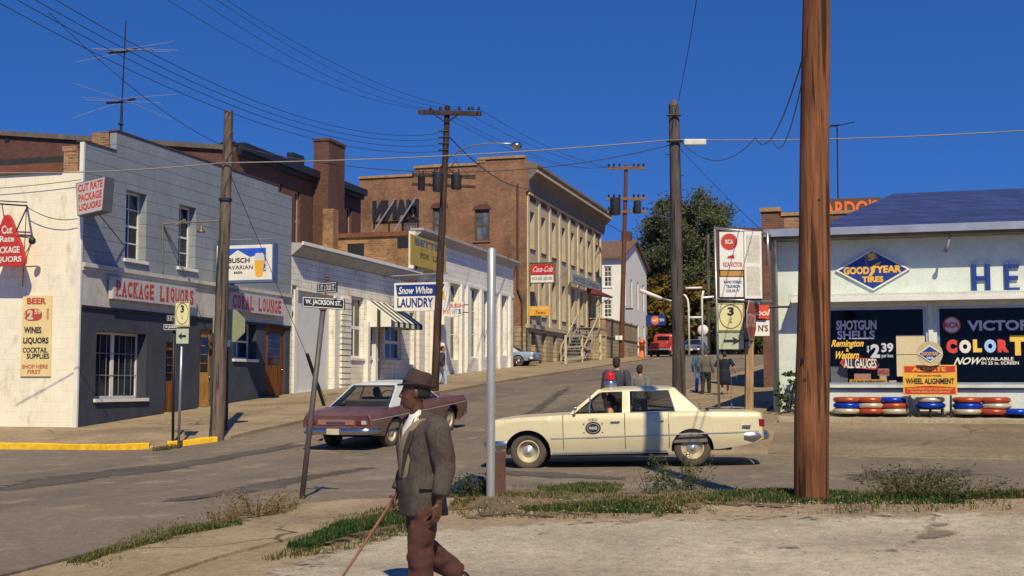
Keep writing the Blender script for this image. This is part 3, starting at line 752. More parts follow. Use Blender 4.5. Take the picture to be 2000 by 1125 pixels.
mb = MB(); mb.box(FX - .2, FX + .50, YL - .05, YP + .2, zpt, zpt + .12); mb.prism([(FX + .053, YL, zpt - .004), (FX + .45, YL, zpt - .004), (FX + .053, YL, zpt - .35)], (0, YP - YL, 0)); mb.build('cornice', bpy.data.materials['eave_shade_grey'], pai)
mb = MB(); mb.box(FX + .053, FX + .12, YL, YP, zpb - .1, zpb + .05); mb.build('belt_board', WHT, pai)
xb = pt(655, 500, Y=YL).x
mb = MB(); wall(mb, 'Y', YL, [(xb - 6, FX - .3, 5, zpt - .25)], [], .3); mb.build('side_wall', M_PBRK, pai)
mb = MB(); mb.box(FX - .3, FX + .05, YL - .02, YL + .25, zl0 - .2, zpt - .01); mb.build('corner_board', WHT, pai)
mb = MB(); mb.box(xb - 6, FX - .31, YL - .1, YL + .35, zpt - .25, zpt - .02); mb.build('coping', RUST, pai)
mb = MB(); q = pt(695, 487, Y=YL); mb.box(q.x - .45, q.x + .45, YL - .01, YL + .2, q.z - .35, q.z + .3); mb.build('wall_vent', BLK, pai); mb = MB(); q = pt(787, 473, Y=YL); mb.box(q.x - .3, q.x + .3, YL - .01, YL + .2, q.z - .3, q.z + .2); mb.build('wall_vent', BLK, pai)
mb = MB(); mb.box(xb - 6, FX - .3, YL + .36, YP, zpt - .6, zpt - .5); mb.box(FX - 6, FX, YP - .3, YP - .02, 1, zpt - .3); mb.build('roof', M_TAR, pai)
mb = MB(); a = pt(637, 410, Y=YL - .4); b = pt(657, 410, Y=YL - .4); mb.box(a.x, b.x, YL - .8, YL - .12, 5, a.z); mb.build('chimney', M_PBRK, pai)

# ------------------------------------------------------------ brick hotel with yellow stone front
M_YST = sidingmat('yellow_painted_stone', (.46, .385, .245), (.33, .275, .17), .35, .12, .05, dirt=(.42, .33, .2))
M_YPIL = plain('yellow_pilaster_paint', (.56, .47, .285), .8, .12, 1.2, dirt=(.44, .35, .19))
M_STONE = brickmat('basement_stone', (.42, .33, .19), (.33, .25, .14), (.20, .15, .09), bw=.6, bh=.3, var=.25, mort=.03)
YM, YN = Yp(1028), Yp(1174.5)
mann = thing('brick_hotel', 'three storey brick hotel with yellow stone street front and heavy projecting cornice', 'building', (FX, 90, H(FX, 90)))
zM = Zp(1028, 308)
st = [(-46, pt(702, 347, Y=YM).x + 0, 0, 0)]
x0m, x1m, x2m = pt(702, 347, Y=YM).x, pt(810, 325, Y=YM).x, pt(935, 308, Y=YM).x
z0m, z1m = pt(755, 347, Y=YM).z, pt(870, 326, Y=YM).z
wins = []
for (a, b, t, bt) in ((845, 871, 407, 470), (927, 956, 410, 470), (784, 812, 425, 450)):
    p, q = pt(a, t, Y=YM), pt(b, bt, Y=YM); wins.append((p.x, q.x, q.z, p.z))
mb = MB(); wall(mb, 'Y', YM, [(x0m, x1m, 0, z0m), (x1m, x2m, 0, z1m), (x2m, FX, 0, zM)], wins, .25)
mb.build('side_wall', M_RED, mann)
mb = MB()
for (a, b, z) in ((x0m, x1m, z0m), (x1m, x2m, z1m), (x2m, FX, zM)): mb.box(a - .05, b - .052, YM - .1, YM + .5, z, z + .16)
mb.box(x1m + 1, x1m + 3, YM, YM + .4, z1m + .16, z1m + .2); mb.box(x2m - .1, x2m + .5, YM - .05, YM + .4, z1m + .162, zM - .002)
mb.build('coping', plain('clay_coping', (.34, .20, .08), .9, .3), mann)
M_PBL = plain('pale_window_blind', (.55, .52, .42), .8, .1)
for w in wins: window(mann, 'Y', YM, w, M_DOOR if False else plain('brown_sash', (.10, .05, .03), .7) if w is wins[0] else bpy.data.materials['brown_sash'], GLSB, .2, 2, 2, .12, .06, sill=M_RED, blind=(.52, M_PBL))
for w in wins[:2]:
    mb = MB(); n = 8; c = ((w[0] + w[1]) / 2, w[3]); hw = (w[1] - w[0]) / 2 + .15
    A = [(c[0] + hw * math.cos(math.pi * i / n), YM - .04, c[1] + .02 + .35 * math.sin(math.pi * i / n)) for i in range(n + 1)]
    mb.prism(A, (0, .037, 0)); mb.build('arch', M_BRN, mann)
uw, lw, bw = [], [], []
cx_u = (1034, 1056, 1076, 1095, 1112, 1130, 1145, 1162)
ys = [YM + 1.55 + 2.98 * i for i in range(8)]
for y in ys:
    uw.append((y - .55, y + .55, 10.75, 13.3)); lw.append((y - .55, y + .55, 6.3, 8.95))
for i, y in enumerate(ys[:5]): bw.append((y - .5, y + .5, H(FX, y) + (.1 if i in (1, 2) else .9), 5.2))
lw[6] = (lw[6][0], lw[6][1], 5.9, 8.9)
mb = MB(); wall(mb, 'X', FX, [(YM + .3, YN, 5.62, 14.6)], uw + lw, .5); mb.build('street_wall', M_YST, mann)
mb = MB(); wall(mb, 'X', FX + .06, [(YM + .02, YN, .5, 5.4)], bw, .5); mb.build('basement_wall', M_STONE, mann)
mb = MB(); mb.box(FX - .1, FX + .22, YM - .01, YN + .05, 5.4, 5.66); mb.build('stone_ledge', M_YST, mann)
for i, w in enumerate(uw): window(mann, 'X', FX, w, bpy.data.materials['brown_sash'], GLS, .4, 1, 2, .08, .05, sill=IRON)
for i, w in enumerate(lw):
    if i != 6: window(mann, 'X', FX, w, bpy.data.materials['brown_sash'], GLS, .4, 1, 2, .08, .05, sill=IRON)
mb = MB(); w = lw[6]; mb.box(FX - .4, FX - .34, w[0], w[1], w[2], w[3]); mb.build('door', M_DOOR, mann)
for i, w in enumerate(bw):
    mb = MB(); mb.box(FX - .4, FX - .34, w[0], w[1], w[2], w[3]); mb.build('basement_door' if i in (1, 2) else 'basement_window', BLK if i in (1, 2) else GLS, mann)
for i in range(9):
    y = YM + .25 + 2.98 * i if i else YM + .3
    y = min(y, YN - .25)
    mb = MB(); mb.box(FX + .003, FX + .10, y - .2, y + .2, 5.664, 14.2); mb.build('pilaster', M_YPIL, mann)
for y in ys: mb = MB(); mb.box(FX + .004, FX + .02, y - .9, y + .9, 14.0, 14.32); mb.build('frieze_vent', IRON, mann)
# cornice: sloped soffit, crown and roof edge
M_CORN = plain('brown_cornice_paint', (.16, .12, .085), .75, .25, 1.5)
mb = MB(); prof = [(FX + .0, 14.45), (FX + .12, 14.55), (FX + .22, 15.25), (FX + .72, 15.75), (FX + .72, 16.0), (FX + .84, 16.15), (FX + .80, 16.35), (FX - .1, 16.55)]
mb.prism([(x, YM + .02, z) for x, z in prof], (0, YN - YM + 1.0, 0)); mb.build('cornice', M_CORN, mann)
mb = MB(); mb.box(FX + .723, FX + .79, YM + .02, YN + 1.05, 15.74, 15.9); mb.box(FX + .002, FX + .2, YM + .31, YN, 14.33, 14.45); mb.build('cornice_moulding', plain('cream_moulding', (.48, .40, .27), .7, .15), mann)
mb = MB(); mb.box(x1m, FX - .12, YM + .5, YN + .9, 15.6, 15.8); mb.box(x1m, FX, YN - .3, YN - .02, 3, 15.5); mb.build('roof', M_TAR, mann)
mb = MB(); q = pt(1017, 690, Y=YM); a = pt(1003, 715, Y=YM - .3); mb.box(a.x, FX - .01, YM - .12, YM - .004, 0, 5.5); mb.build('stone_foundation', M_STONE, mann)
mb = MB(); q = pt(1012, 600, Y=YM); mb.tube([(q.x, YM - .1, 15), (q.x, YM - .1, 8.0), (q.x + .3, YM - .1, 7.2), (q.x + .3, YM - .1, 2.5)], .07); mb.build('downpipe', IRON, mann)

# stair, terrace and retaining wall
st_ = thing('wooden_stairs', 'timber staircase with cream railings leading up to the hotel door', 'stairs', (FX + 2, 96, H(FX + 2, 96)))
# flight climbs along +Y in front of the facade
sx0, sx1 = FX + .35, FX + 2.0
ya, yb = Yp(1120, FX + 1.2), Yp(1150, FX + 1.2); zg = H(FX + 1, ya) ; zt_ = 6.0
mb = MB(); n = 11
for i in range(n):
    t = i / (n - 1); y = ya + (yb - ya) * t; z = zg + (zt_ - zg) * (i + 1) / n; mb.box(sx0, sx1, y - .2, y + .2, z - .05, z)
mb.build('tread', GREY, st_)
mb = MB()
for x in (sx0 - .03, sx1 + .03): mb.bar((x, ya - .3, zg), (x, yb + .1, zt_ - .1), .05, .28)
mb.build('stringer', TIMB, st_)
mb = MB(); mb.box(sx0, sx1, yb + .2, yb + 3.0, zt_ - .1, zt_); 
for x in (sx0 + .05, sx1 - .05):
    for y in (yb + .3, yb + 2.9): mb.box(x - .05, x + .05, y - .05, y + .05, zg, zt_ - .1)
mb.build('landing', TIMB, st_)
mb = MB()
for x in (sx0 - .02, sx1 + .02):
    mb.bar((x, ya - .2, zg + 1.1), (x, yb + .1, zt_ + 1.0), .07, .1); mb.bar((x, ya - .2, zg), (x, ya - .2, zg + 1.15), .09, .09); mb.bar((x, yb + .1, zt_), (x, yb + .1, zt_ + 1.05), .09, .09); mb.bar((x, (ya + yb) / 2, (zg + zt_) / 2), (x, (ya + yb) / 2, (zg + zt_) / 2 + 1.05), .08, .08)
mb.build('railing', plain('weathered_cream_rail', (.46, .40, .27), .8, .2), st_)
ra = thing('wooden_railing', 'low cream railing round the basement well beside the hotel stairs', 'railing', (FX + 2.6, 92, H(FX + 2.6, 92)))
mb = MB(); a = onground(pt(1105, 690, X=FX + 2.4)); b = onground(pt(1137, 690, X=FX + 2.4)); c = onground(pt(1173, 690, X=FX + 2.4))
for p in (a, b, c): mb.bar(p - UPZ * .2, p + UPZ * 2.0, .14, .14)
p3 = a.lerp(b, .5)
for h in (1.95, 1.2): mb.bar(a + UPZ * h, b + UPZ * h, .08, .12); mb.bar(b + UPZ * h, c + UPZ * (h - .6), .08, .12)
mb.bar(a + UPZ * .4, b + UPZ * .4, .08, .2)
mb.build('rail', M_YPIL, ra)
ter = thing('stone_terrace', 'stone retaining terrace with brick parapet in front of the white house', 'retaining wall', (FX + 1.5, 104, H(FX + 1.5, 104)))
TX = -20.2; t0, t1 = Yp(1183, TX), Yp(1245, TX)
mb = MB(); mb.box(TX - 1.2, TX, t0, t1, 2, 5.6); mb.build('stone_wall', M_STONE, ter)
mb = MB(); mb.box(TX - 1.25, TX + .03, t0 - .03, t1, 5.6, 6.95); mb.build('brick_parapet', brickmat('tan_brick', (.36, .25, .13), (.28, .18, .09), (.26, .2, .12), var=.2), ter)
mb = MB(); mb.box(TX - 1.3, TX + .1, t0 - .1, t1 + .05, 5.55, 5.63); mb.box(TX - 1.3, TX + .1, t0 - .1, t1 + .05, 6.952, 7.05); mb.build('coping', M_STONE, ter)
aw2 = thing('door_hood', 'small dark red hood over the hotel side door', 'awning', (FX, lw[6][0], 9))
mb = MB(); mb.prism([(FX + .17, lw[6][0] - .9, 9.5), (FX + 1.6, lw[6][0] - .9, 8.85), (FX + 1.6, lw[6][0] - .9, 8.7), (FX + .17, lw[6][0] - .9, 8.95)], (0, 2.9, 0)); mb.build('hood', plain('maroon_paint', (.14, .02, .02), .7, .2), aw2)
mb = MB()
for y in (lw[6][0] - .8, lw[6][0] + 1.9): mb.tube([(FX + .17, y, 8.0), (FX + 1.4, y, 8.72)], .03, 6)
mb.build('bracket', DKMET, aw2)

# ------------------------------------------------------------ white house
M_WH = sidingmat('white_clapboard', (.76, .74, .66), (.55, .53, .47), .2, .05, .07)
M_SHG = plain('brown_shingles', (.15, .085, .05), .9, .25, 2, bump=.4)
WX = -22.6; y0, y1 = Yp(1214, WX), Yp(1264, WX); ymid = (y0 + y1) / 2
hou = thing('white_house', 'white clapboard house with steep gable and brown roof beyond the hotel', 'house', (WX - 4, ymid, H(WX - 4, ymid)))
ez = Zp(1222, 507, WX); az = Zp(1239, 474, WX)
fw = []
for (a, b, t, bt) in ((1179, 1195, 520, 560), (1179, 1195, 586, 620)):
    p, q = pt(a, t, Y=y0), pt(b, bt, Y=y0); fw.append((p.x, q.x, q.z, p.z))
mb = MB(); wall(mb, 'Y', y0, [(-42, WX, 3, ez)], fw, .2); mb.build('front_wall', M_WH, hou)
for w in fw: window(hou, 'Y', y0, w, WHT, GLSB, .15, 2, 4, .1, .05, sill=WHT)
gw = []
for i in range(4):
    y = y0 + (y1 - y0) * (.14 + .24 * i)
    gw += [(y - .45, y + .45, 4.9, 7.8), (y - .45, y + .45, 9.4, 12.2)]
mb = MB(); wall(mb, 'X', WX, [(y0, y1, 3, ez)], gw, .2); mb.prism([(WX - .1, y0, ez + .002), (WX - .1, y1, ez + .002), (WX - .1, ymid, az)], (.1, 0, 0)); mb.build('gable_wall', M_WH, hou)
for w in gw: window(hou, 'X', WX, w, bpy.data.materials['brown_sash'], GLS, .18, 1, 2, .06, .05)
mb = MB()
for s, ye in ((-1, y0), (1, y1)):
    k = (az - ez) / (ymid - y0)
    a = Vector((WX + .35, ye + s * .5, ez - .5 * k)); b = Vector((WX + .35, ymid, az + .05))
    mb.prism([a, b, b + Vector((0, 0, .2)), a + Vector((0, 0, .2))], (-22, 0, 0))
mb.build('roof', M_SHG, hou)
mb = MB(); q = pt(1224, 470, Y=ymid); mb.box(q.x - .5, q.x + .5, ymid - .5, ymid + .5, ez, q.z + .9); mb.build('chimney', M_BRN, hou)
# ------------------------------------------------------------ tyre store on the right
M_STUC = plain('pale_blue_stucco', (.60, .66, .585), .85, .08, 2, bump=.5, dirt=(.48, .50, .42))
M_STUC2 = plain('pale_bulkhead_paint', (.58, .63, .55), .75, .1, 2, dirt=(.42, .42, .36))
M_BSHG = brickmat('blue_shingles', (.024, .046, .165), (.015, .031, .12), (.01, .018, .055), bw=.35, bh=.2, var=.2, mort=.012)
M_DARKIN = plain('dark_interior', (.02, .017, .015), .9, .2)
SY = 29.6; SX0 = pt(1511, 800, Y=SY).x; SX1 = 16.0
sto = thing('tyre_store', 'single storey pale stucco tyre store with blue hip roof and long canopy', 'store', (SX0, SY, H(SX0, SY)))
def xz(tl, br, Y=SY): a = pt(*tl, Y=Y); b = pt(*br, Y=Y); return (a.x, b.x, b.z, a.z)
wA = xz((1556, 602), (1812, 752)); wB = xz((1829, 602), (2200, 752)); wB = (wB[0], 5.4, wA[2], wA[3])
ze = pt(1640, 466, Y=SY).z; zb = 1.0
mb = MB(); wall(mb, 'Y', SY, [(SX0, SX1, -.2, ze)], [wA, wB], .22); mb.box(SX0, SX0 + .2, SY + .01, SY + 9, -.2, ze); mb.build('stucco_wall', M_STUC, sto)
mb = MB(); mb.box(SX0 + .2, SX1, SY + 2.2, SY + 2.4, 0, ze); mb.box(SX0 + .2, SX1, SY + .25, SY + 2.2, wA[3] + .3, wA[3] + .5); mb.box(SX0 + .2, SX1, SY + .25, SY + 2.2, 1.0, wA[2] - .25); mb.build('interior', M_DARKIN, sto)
M_SHOPG = glassmat('shop_window_glass', (.008, .009, .011), .04, .15)
for w, c in ((wA, (1740, 1752)), (wB, (1e9, 1e9))):
    fr = MB()
    for (a, b, e, f) in ((w[0], w[1], w[2], w[2] + .06), (w[0], w[1], w[3] - .06, w[3]), (w[0], w[0] + .06, w[2] + .06, w[3] - .06), (w[1] - .06, w[1], w[2] + .06, w[3] - .06)): fr.box(a, b, SY + .08, SY + .15, e, f)
    o = fr.build('window', STEEL, sto)
    g = MB(); g.box(w[0] + .03, w[1] - .03, SY + .11, SY + .12, w[2] + .03, w[3] - .03); g.build('pane', M_SHOPG, o)
mb = MB(); a = pt(1540, 750, Y=SY); mb.box(wA[0] - .1, SX1, SY - .10, SY - .003, wA[2] - .06, wA[2] + .01); mb.build('window_sill', M_STUC2, sto)
mb = MB(); a = pt(1540, 757, Y=SY); mb.box(wA[0] - .1, SX1, SY - .03, SY - .002, a.z - .05, a.z - .02); mb.build('bulkhead_trim', GREY, sto)
# canopy
cz = pt(1650, 588, Y=SY - .58); c0 = pt(1546, 588, Y=SY - .58).x
mb = MB(); mb.box(c0, SX1, SY - .58, SY - .003, cz.z, cz.z + .15); mb.prism([(c0, SY - .58, cz.z + .152), (c0, SY - .003, cz.z + .152), (c0, SY - .003, cz.z + .22)], (SX1 - c0, 0, 0)); mb.build('canopy', M_STUC2, sto)
mb = MB(); mb.box(c0 - .01, SX1, SY - .61, SY - .582, cz.z - .015, cz.z + .09); mb.build('canopy_fascia', WHT, sto)
# roof, gutter, soffit
rz0 = ze + .02
ov = .55; apex = pt(1745, 378, Y=SY + 4.6)
E0 = (SX0 - .1, SY - ov, rz0 + .12); 
mb = MB(); Rp = [(SX0 - .15, SY - ov, rz0 + .16), (SX1 + 2, SY - ov, rz0 + .16), (SX1 - 4, SY + 4.6, apex.z), (apex.x, SY + 4.6, apex.z), (SX0 - .15, SY + 9.8, rz0 + .16), (SX1 + 2, SY + 9.8, rz0 + .16)]
a0 = pt(1600, 459, Y=SY - ov)
Rp[0] = (a0.x - .1, SY - ov, rz0 + .16)
mb.add(Rp, [(0, 1, 2, 3), (0, 3, 4), (3, 2, 5, 4), (0, 4, 5, 1)]); mb.build('roof', M_BSHG, sto)
mb = MB(); mb.box(SX0 - .2, SX1 + 2, SY - ov - .12, SY - ov - .003, rz0 + .0, rz0 + .17); mb.build('gutter', STEEL, sto)
mb = MB(); mb.box(SX0 - .15, SX1 + 2, SY - ov, SY + 9.7, rz0 - .06, rz0 + .10); mb.build('soffit', M_CORN, sto)
mb = MB(); mb.tube([(SX0 + .12, SY - ov + .05, rz0), (SX0 + .1, SY - .3, rz0 - .25), (SX0 + .1, SY - .1, rz0 - .5), (SX0 + .1, SY - .1, 1.0)], .055, 8); mb.build('downpipe', STEEL, sto, smooth=True)
mb = MB(); q = pt(1555, 452, Y=SY); mb.box(SX0 + .3, q.x + .3, SY + .3, SY + 2, rz0 + .1, rz0 + .55); mb.build('roof_curb', M_OLDB, sto)
mb = MB(); q = pt(1852, 482, Y=SY - .5); mb.tube([(q.x + .05, SY - .5, rz0 - .05), (q.x, SY - .5, q.z + .05), (q.x - .06, SY - .45, q.z - .1)], [.02, .03, .06], 8); mb.build('spotlight', GREY, sto, smooth=True)
for s in 'HE':
    tl, br = {'H': ((1897, 515), (1935, 572)), 'E': ((1961, 514), (1992, 571))}[s]
    p = panel_px(tl, br, Y=SY - .02); mb = MB(); k = .05
    rs = [(0, .26, 0, 1), (.74, 1, 0, 1), (.26, .74, .42, .58)] if s == 'H' else [(0, .3, 0, 1), (.3, 1, .83, 1), (.3, .9, .42, .57), (.3, 1, 0, .17)]
    for r in rs: p.slab(mb, k, 0, *r, front=k)
    bevel(tag(mb.build('wall_letter', BLUP), 'large raised blue letter %s on the pale stucco wall over the canopy' % s, 'letter', 'raised blue letters on the tyre store'), .012)
# lettering painted on the shop windows
G = SY + .105
LAV = plain('pale_window_paint', (.55, .56, .62), .6, .08); ORY = plain('gold_window_paint', (.80, .52, .07), .6, .08); RDW = plain('red_window_paint', (.62, .05, .03), .6, .1); SKY_ = plain('blue_window_paint', (.33, .55, .85), .6, .08)
def ptext(name, items, mats, parent, Y, **kw):
    mb = MB()
    for t, tl, br, m, k in items:
        p = panel_px(tl, br, Y=Y); p.text(mb, t, 0, 1, 0, 1, .001, m, **k)
    return mb.build(name, mats, parent)
pw = [o for o in bpy.data.objects if o.parent == sto and o.name.startswith('window') and 'sill' not in o.name]
B = dict(bold=.035)
L0, L1 = pw[0], pw[1]
ptext('lettering', [('SHOTGUN', (1633, 626), (1712, 644), 0, B), ('SHELLS', (1635, 646), (1709, 662), 0, B), ('Remington', (1622, 664), (1684, 681), 1, dict(bold=.03, shear=.3)), ('&', (1652, 680), (1658, 687), 1, B),
      ('Western', (1628, 686), (1676, 701), 1, dict(bold=.03, shear=.3)), ('$', (1693, 675), (1698, 690), 0, {}), ('2', (1700, 672), (1719, 699), 0, dict(bold=.05)), ('39', (1721, 670), (1745, 688), 0, B), ('per box', (1722, 691), (1745, 700), 0, {}),
      ('ALL GAUGES', (1648, 701), (1712, 719), 2, dict(bold=.02))], [LAV, ORY, WHT], L0, G)
mb = MB(); p = panel_px((1640, 696), (1718, 722), Y=G + .004); BN = [(0, .5), (.12, 1), (.9, .8), (1, .35), (.9, 0), (.1, .2)]; p.poly(mb, BN, 0); p.poly(mb, [(.5 + (a - .5) * .93 + .03, .48 + (b - .48) * .80) for a, b in BN], .002, 1); mb.build('painted_banner', [RDW, BLK], L0)
ptext('lettering', [('VICTOR', (1889, 626), (2014, 645), 0, B), ('C', (1848, 663), (1870, 690), 1, dict(bold=.09)), ('O', (1873, 664), (1897, 690), 2, dict(bold=.09)), ('L', (1900, 663), (1918, 688), 3, dict(bold=.09)), ('O', (1922, 663), (1946, 689), 4, dict(bold=.09)),
      ('R', (1948, 663), (1971, 688), 1, dict(bold=.09)), ('T', (1972, 655), (2004, 694), 3, dict(bold=.09)), ('V', (2006, 655), (2040, 694), 4, dict(bold=.09)), ('NOW', (1862, 698), (1914, 712), 2, dict(bold=.03, shear=.5)), ('AVAILABLE', (1918, 698), (1980, 704), 2, {}), ('IN 25 in. SCREEN', (1917, 706), (1990, 712), 2, {})],
      [LAV, RDW, WHT, ORY, SKY_], L1, G)
mb = MB(); p = panel_px((1841, 618), (1877, 652), Y=G); p.disc(mb, .5, .5, p.w / 2, 0, 0, r0=p.w * .44); p.disc(mb, .5, .5, p.w * .43, .0, 1); p.text(mb, 'RCA', .08, .92, .34, .66, .003, 0, bold=.05); mb.build('emblem', [RDW, LAV], L1)
# display behind glass and beside it
M_CARD = plain('buff_card', (.62, .53, .32), .8, .06)
o = MB(); p = panel_px((1750, 655), (1811, 735), Y=SY + .07); p.slab(o, .02, 0, 0, 1, 0, .52); p.slab(o, .02, 0, 0, 1, .535, 1)
tag(o.build('display_board', M_CARD), 'tall buff board standing in two halves against the left shop window', 'board')
def boxy(name, tl, br, Y, dep, mat, label, cat, txt=None, tm=None, group=None):
    p = panel_px(tl, br, Y=Y); mb = MB(); p.slab(mb, dep)
    o = bevel(mb.build(name, mat), .006); tag(o, label, cat, group)
    if txt: m2 = MB(); p.text(m2, txt, .06, .94, .22, .78, .006, 0, bold=.03); m2.build('lettering', tm, o)
    return o
M_PKG = plain('pink_carton', (.60, .30, .20), .75, .1)
boxy('guns_sign', (1659, 741), (1733, 751), SY + .135, .02, YELP, 'long yellow card lettered guns repaired at the foot of the shop window', 'sign', 'GUNS REPAIRED', BLK)
boxy('carton', (1668, 730), (1701, 741.5), SY + .16, .15, M_PKG, 'wide pink carton lying in the shop window beside two buff cartons', 'carton', None, None, 'cartons in the shop window')
boxy('carton', (1714, 720), (1737, 734), SY + .16, .15, M_PKG, 'tall pink carton with red label at the right of the window display', 'carton', 'SHELLS', REDP, 'cartons in the shop window')
boxy('carton', (1718, 734), (1732, 741.5), SY + .15, .15, M_CARD, 'small buff carton under the tall pink carton', 'carton', None, None, 'cartons in the shop window')
boxy('carton', (1736, 743), (1751, 751), SY + .15, .15, M_CARD, 'low buff carton on the window ledge right of the yellow card', 'carton', None, None, 'cartons in the shop window')
boxy('dark_crate', (1622, 716), (1656, 749), SY + .3, .2, GREY, 'dark grey crate in the left corner of the shop window', 'crate')
# post between the two windows
mb = MB(); p = panel_px((1812, 592), (1826, 760), Y=SY - .05); p.slab(mb, .045); tag(mb.build('window_post', M_STUC2, sto))
# diamond tyre sign
Y = SY - .06
p = panel_px((1631, 489), (1779, 566), Y=Y)
dia = thing('diamond_sign', 'blue and yellow diamond shaped tyre sign with white border on the stucco wall', 'sign', p.p(.5, 0))
mb = MB(); D = [(0, .5), (.5, 0), (1, .5), (.5, 1)]; mb.prism([p.p(a, b) for a, b in D], (0, .05, 0)); mb.build('border', WHT, dia)
mb = MB(); p.poly(mb, [(.5 + (a - .5) * .91, .5 + (b - .5) * .91) for a, b in D], .005); mb.build('blue_field', BLUP, dia)
mb = MB(); p.text(mb, 'GOOD', .11, .455, .40, .58, .010, 0, bold=.05); p.text(mb, 'YEAR', .545, .885, .42, .60, .010, 0, bold=.05); p.text(mb, 'TIRES', .355, .64, .20, .345, .010, 0, bold=.05)
p.poly(mb, [(.44, .34), (.48, .46), (.47, .55), (.55, .66), (.62, .70), (.60, .64), (.575, .62), (.59, .60), (.55, .58), (.565, .55), (.53, .54), (.53, .46), (.475, .33)], .010)
p.poly(mb, [(.42, .86), (.50, .92), (.545, .94), (.52, .88), (.56, .86), (.53, .82), (.57, .79), (.50, .74), (.45, .71), (.44, .75), (.48, .80), (.415, .80), (.46, .84)], .010)
mb.build('lettering', YELP, dia)
mb = MB(); p.poly(mb, [(.382, .86), (.396, .86), (.435, .60), (.42, .60)], .009); p.rect(mb, .39, .44, .75, .775, .009); p.rect(mb, .39, .43, .80, .825, .009); p.rect(mb, .535, .575, .78, .82, .009); mb.build('flag_emblem', GREY, dia)

# Alemite board with round tyre badge
Yb_ = 28.55
p = panel_px((1763, 713), (1870, 772), Y=Yb_)
ale = thing('alignment_board', 'yellow and red wheel alignment board standing before the shop window', 'sign', onground(p.p(.5, 0)))
mb = MB(); p.slab(mb, .05); mb.build('board', YELP, ale)
mb = MB(); p.poly(mb, [(.03, .96), (.97, .96), (.97, .76), (.5, .73), (.03, .76)], .004); p.poly(mb, [(.03, .04), (.97, .04), (.97, .26), (.5, .32), (.03, .26)], .004); mb.build('red_band', REDP, ale)
mb = MB(); p.text(mb, 'ALEMITE', .17, .80, .79, .92, .008, 0, bold=.03); p.text(mb, 'PASSENGER CAR ALIGNMENT', .08, .92, .18, .24, .008, 0); p.text(mb, 'FRAME AND AXLE SERVICE', .14, .86, .08, .14, .008, 0)
p.text(mb, 'WHEEL ALIGNMENT', .05, .95, .37, .56, .008, 1, bold=.03); p.text(mb, 'PRECISION WHEEL', .27, .72, .62, .67, .008, 1); mb.build('lettering', [YELP, BLK], ale)
for a in (.12, .88): mb = MB(); q = p.p(a, 0, -.03); mb.bar(q, onground(q + Vector((0, .3, 0))), .04, .04); mb.bar(q, onground(q), .04, .04); mb.build('leg', DKMET, ale)
p = panel_px((1790, 666), (1842, 716), Y=Yb_ - .06)
rb = thing('round_badge', 'round gilt tyre badge on top of the yellow alignment board', 'sign', p.p(.5, 0))
c = p.p(.5, .5); r = p.w / 2
M_GILT = plain('gilt_metal', (.62, .50, .24), .35, .1, metal=.25)
mb = MB(); mb.lathe([(.001, .035), (r * .80, .03), (r * .84, .06), (r * .93, .075), (r, .03), (r, -.06), (.001, -.06)], c, 'Y', 36); mb.build('rim', M_GILT, rb, autos=50)
p.n = Vector((0, -1, 0)); mb = MB(); p.poly(mb, [(.02, .5), (.5, .17), (.98, .5), (.5, .83)], .078, 1); p.poly(mb, [(.08, .5), (.5, .22), (.92, .5), (.5, .78)], .082, 0); p.text(mb, 'GOODYEAR', .17, .83, .43, .57, .086, 2, bold=.03); p.text(mb, 'TIRES', .37, .63, .29, .38, .086, 1, bold=.03); mb.build('diamond', [BLUP, WHT, YELP], rb)

# tyres wrapped in coloured foil
TYC = {'red': plain('red_foil', (.50, .085, .03), .3, .12, 8, metal=.4), 'blue': plain('blue_foil', (.01, .06, .55), .28, .12, 8, metal=.55), 'silver': plain('silver_foil', (.62, .54, .38), .3, .12, 8, metal=.4)}
stacks = [('leftmost tyre stack by the big pole', [(1654, 'silver', 797), (1656, 'blue', 787.5), (1656, 'red', 777)]), ('second tyre stack, with two red tyres', [(1701, 'red', 796), (1701, 'silver', 784.5), (1700, 'red', 773.5)]),
          ('third tyre stack, left of the alignment board', [(1747, 'silver', 797), (1746, 'red', 787.5), (1743, 'blue', 779)]), ('tyre stand below the alignment board', [(1817, 'blue', 788), (1816, 'silver', 776)]),
          ('first tyre stack right of the alignment board', [(1889, 'silver', 797), (1890, 'blue', 786.5), (1890, 'red', 776)]), ('tall tyre stack near the right edge', [(1940, 'red', 797.5), (1945, 'silver', 787), (1944, 'red', 777)]), ('single tyre laid at the far right of the row', [(1986, 'blue', 798)]), ]
tproto = {}
for lab, st in stacks:
    c0_ = None
    for i, (px, colr, py) in enumerate(st):
        q = pt(px, 797, Y=28.9); zz = H(q.x, 28.9) + .07 + .125 * i + (.13 if 'stand' in lab else 0)
        pos = ['bottom', 'middle', 'top'][i] if len(st) == 3 else (['lower', 'upper'][i] if len(st) == 2 else 'only')
        name = 'wrapped_tyre'
        if colr not in tproto:
            mb = MB(); mb.lathe([(.17, .02), (.20, .0), (.27, 0), (.315, .025), (.328, .062), (.315, .10), (.27, .124), (.20, .124), (.17, .10), (.165, .06), (.17, .02)], (0, 0, 0), 'Z', 28)
            tproto[colr] = mb.mesh(name, TYC[colr], None, True)
        o = bpy.data.objects.new(name, tproto[colr]); COL.objects.link(o); o.location = (q.x, 28.9, zz); o.rotation_euler = (0, 0, random.uniform(0, 6))
        tag(o, f'{colr} wrapped tyre, {pos} of the {lab}' if pos != 'only' else f'{colr} wrapped {lab}', 'tyre', 'wrapped tyres in front of the store')
q = pt(1817, 797, Y=28.9); ts = MB(); z = H(q.x, 28.9)
for dx in (-.25, 0, .25):
    for dy in (-.2, .2): ts.box(q.x + dx - .02, q.x + dx + .02, 28.9 + dy - .02, 28.9 + dy + .02, z, z + .17)
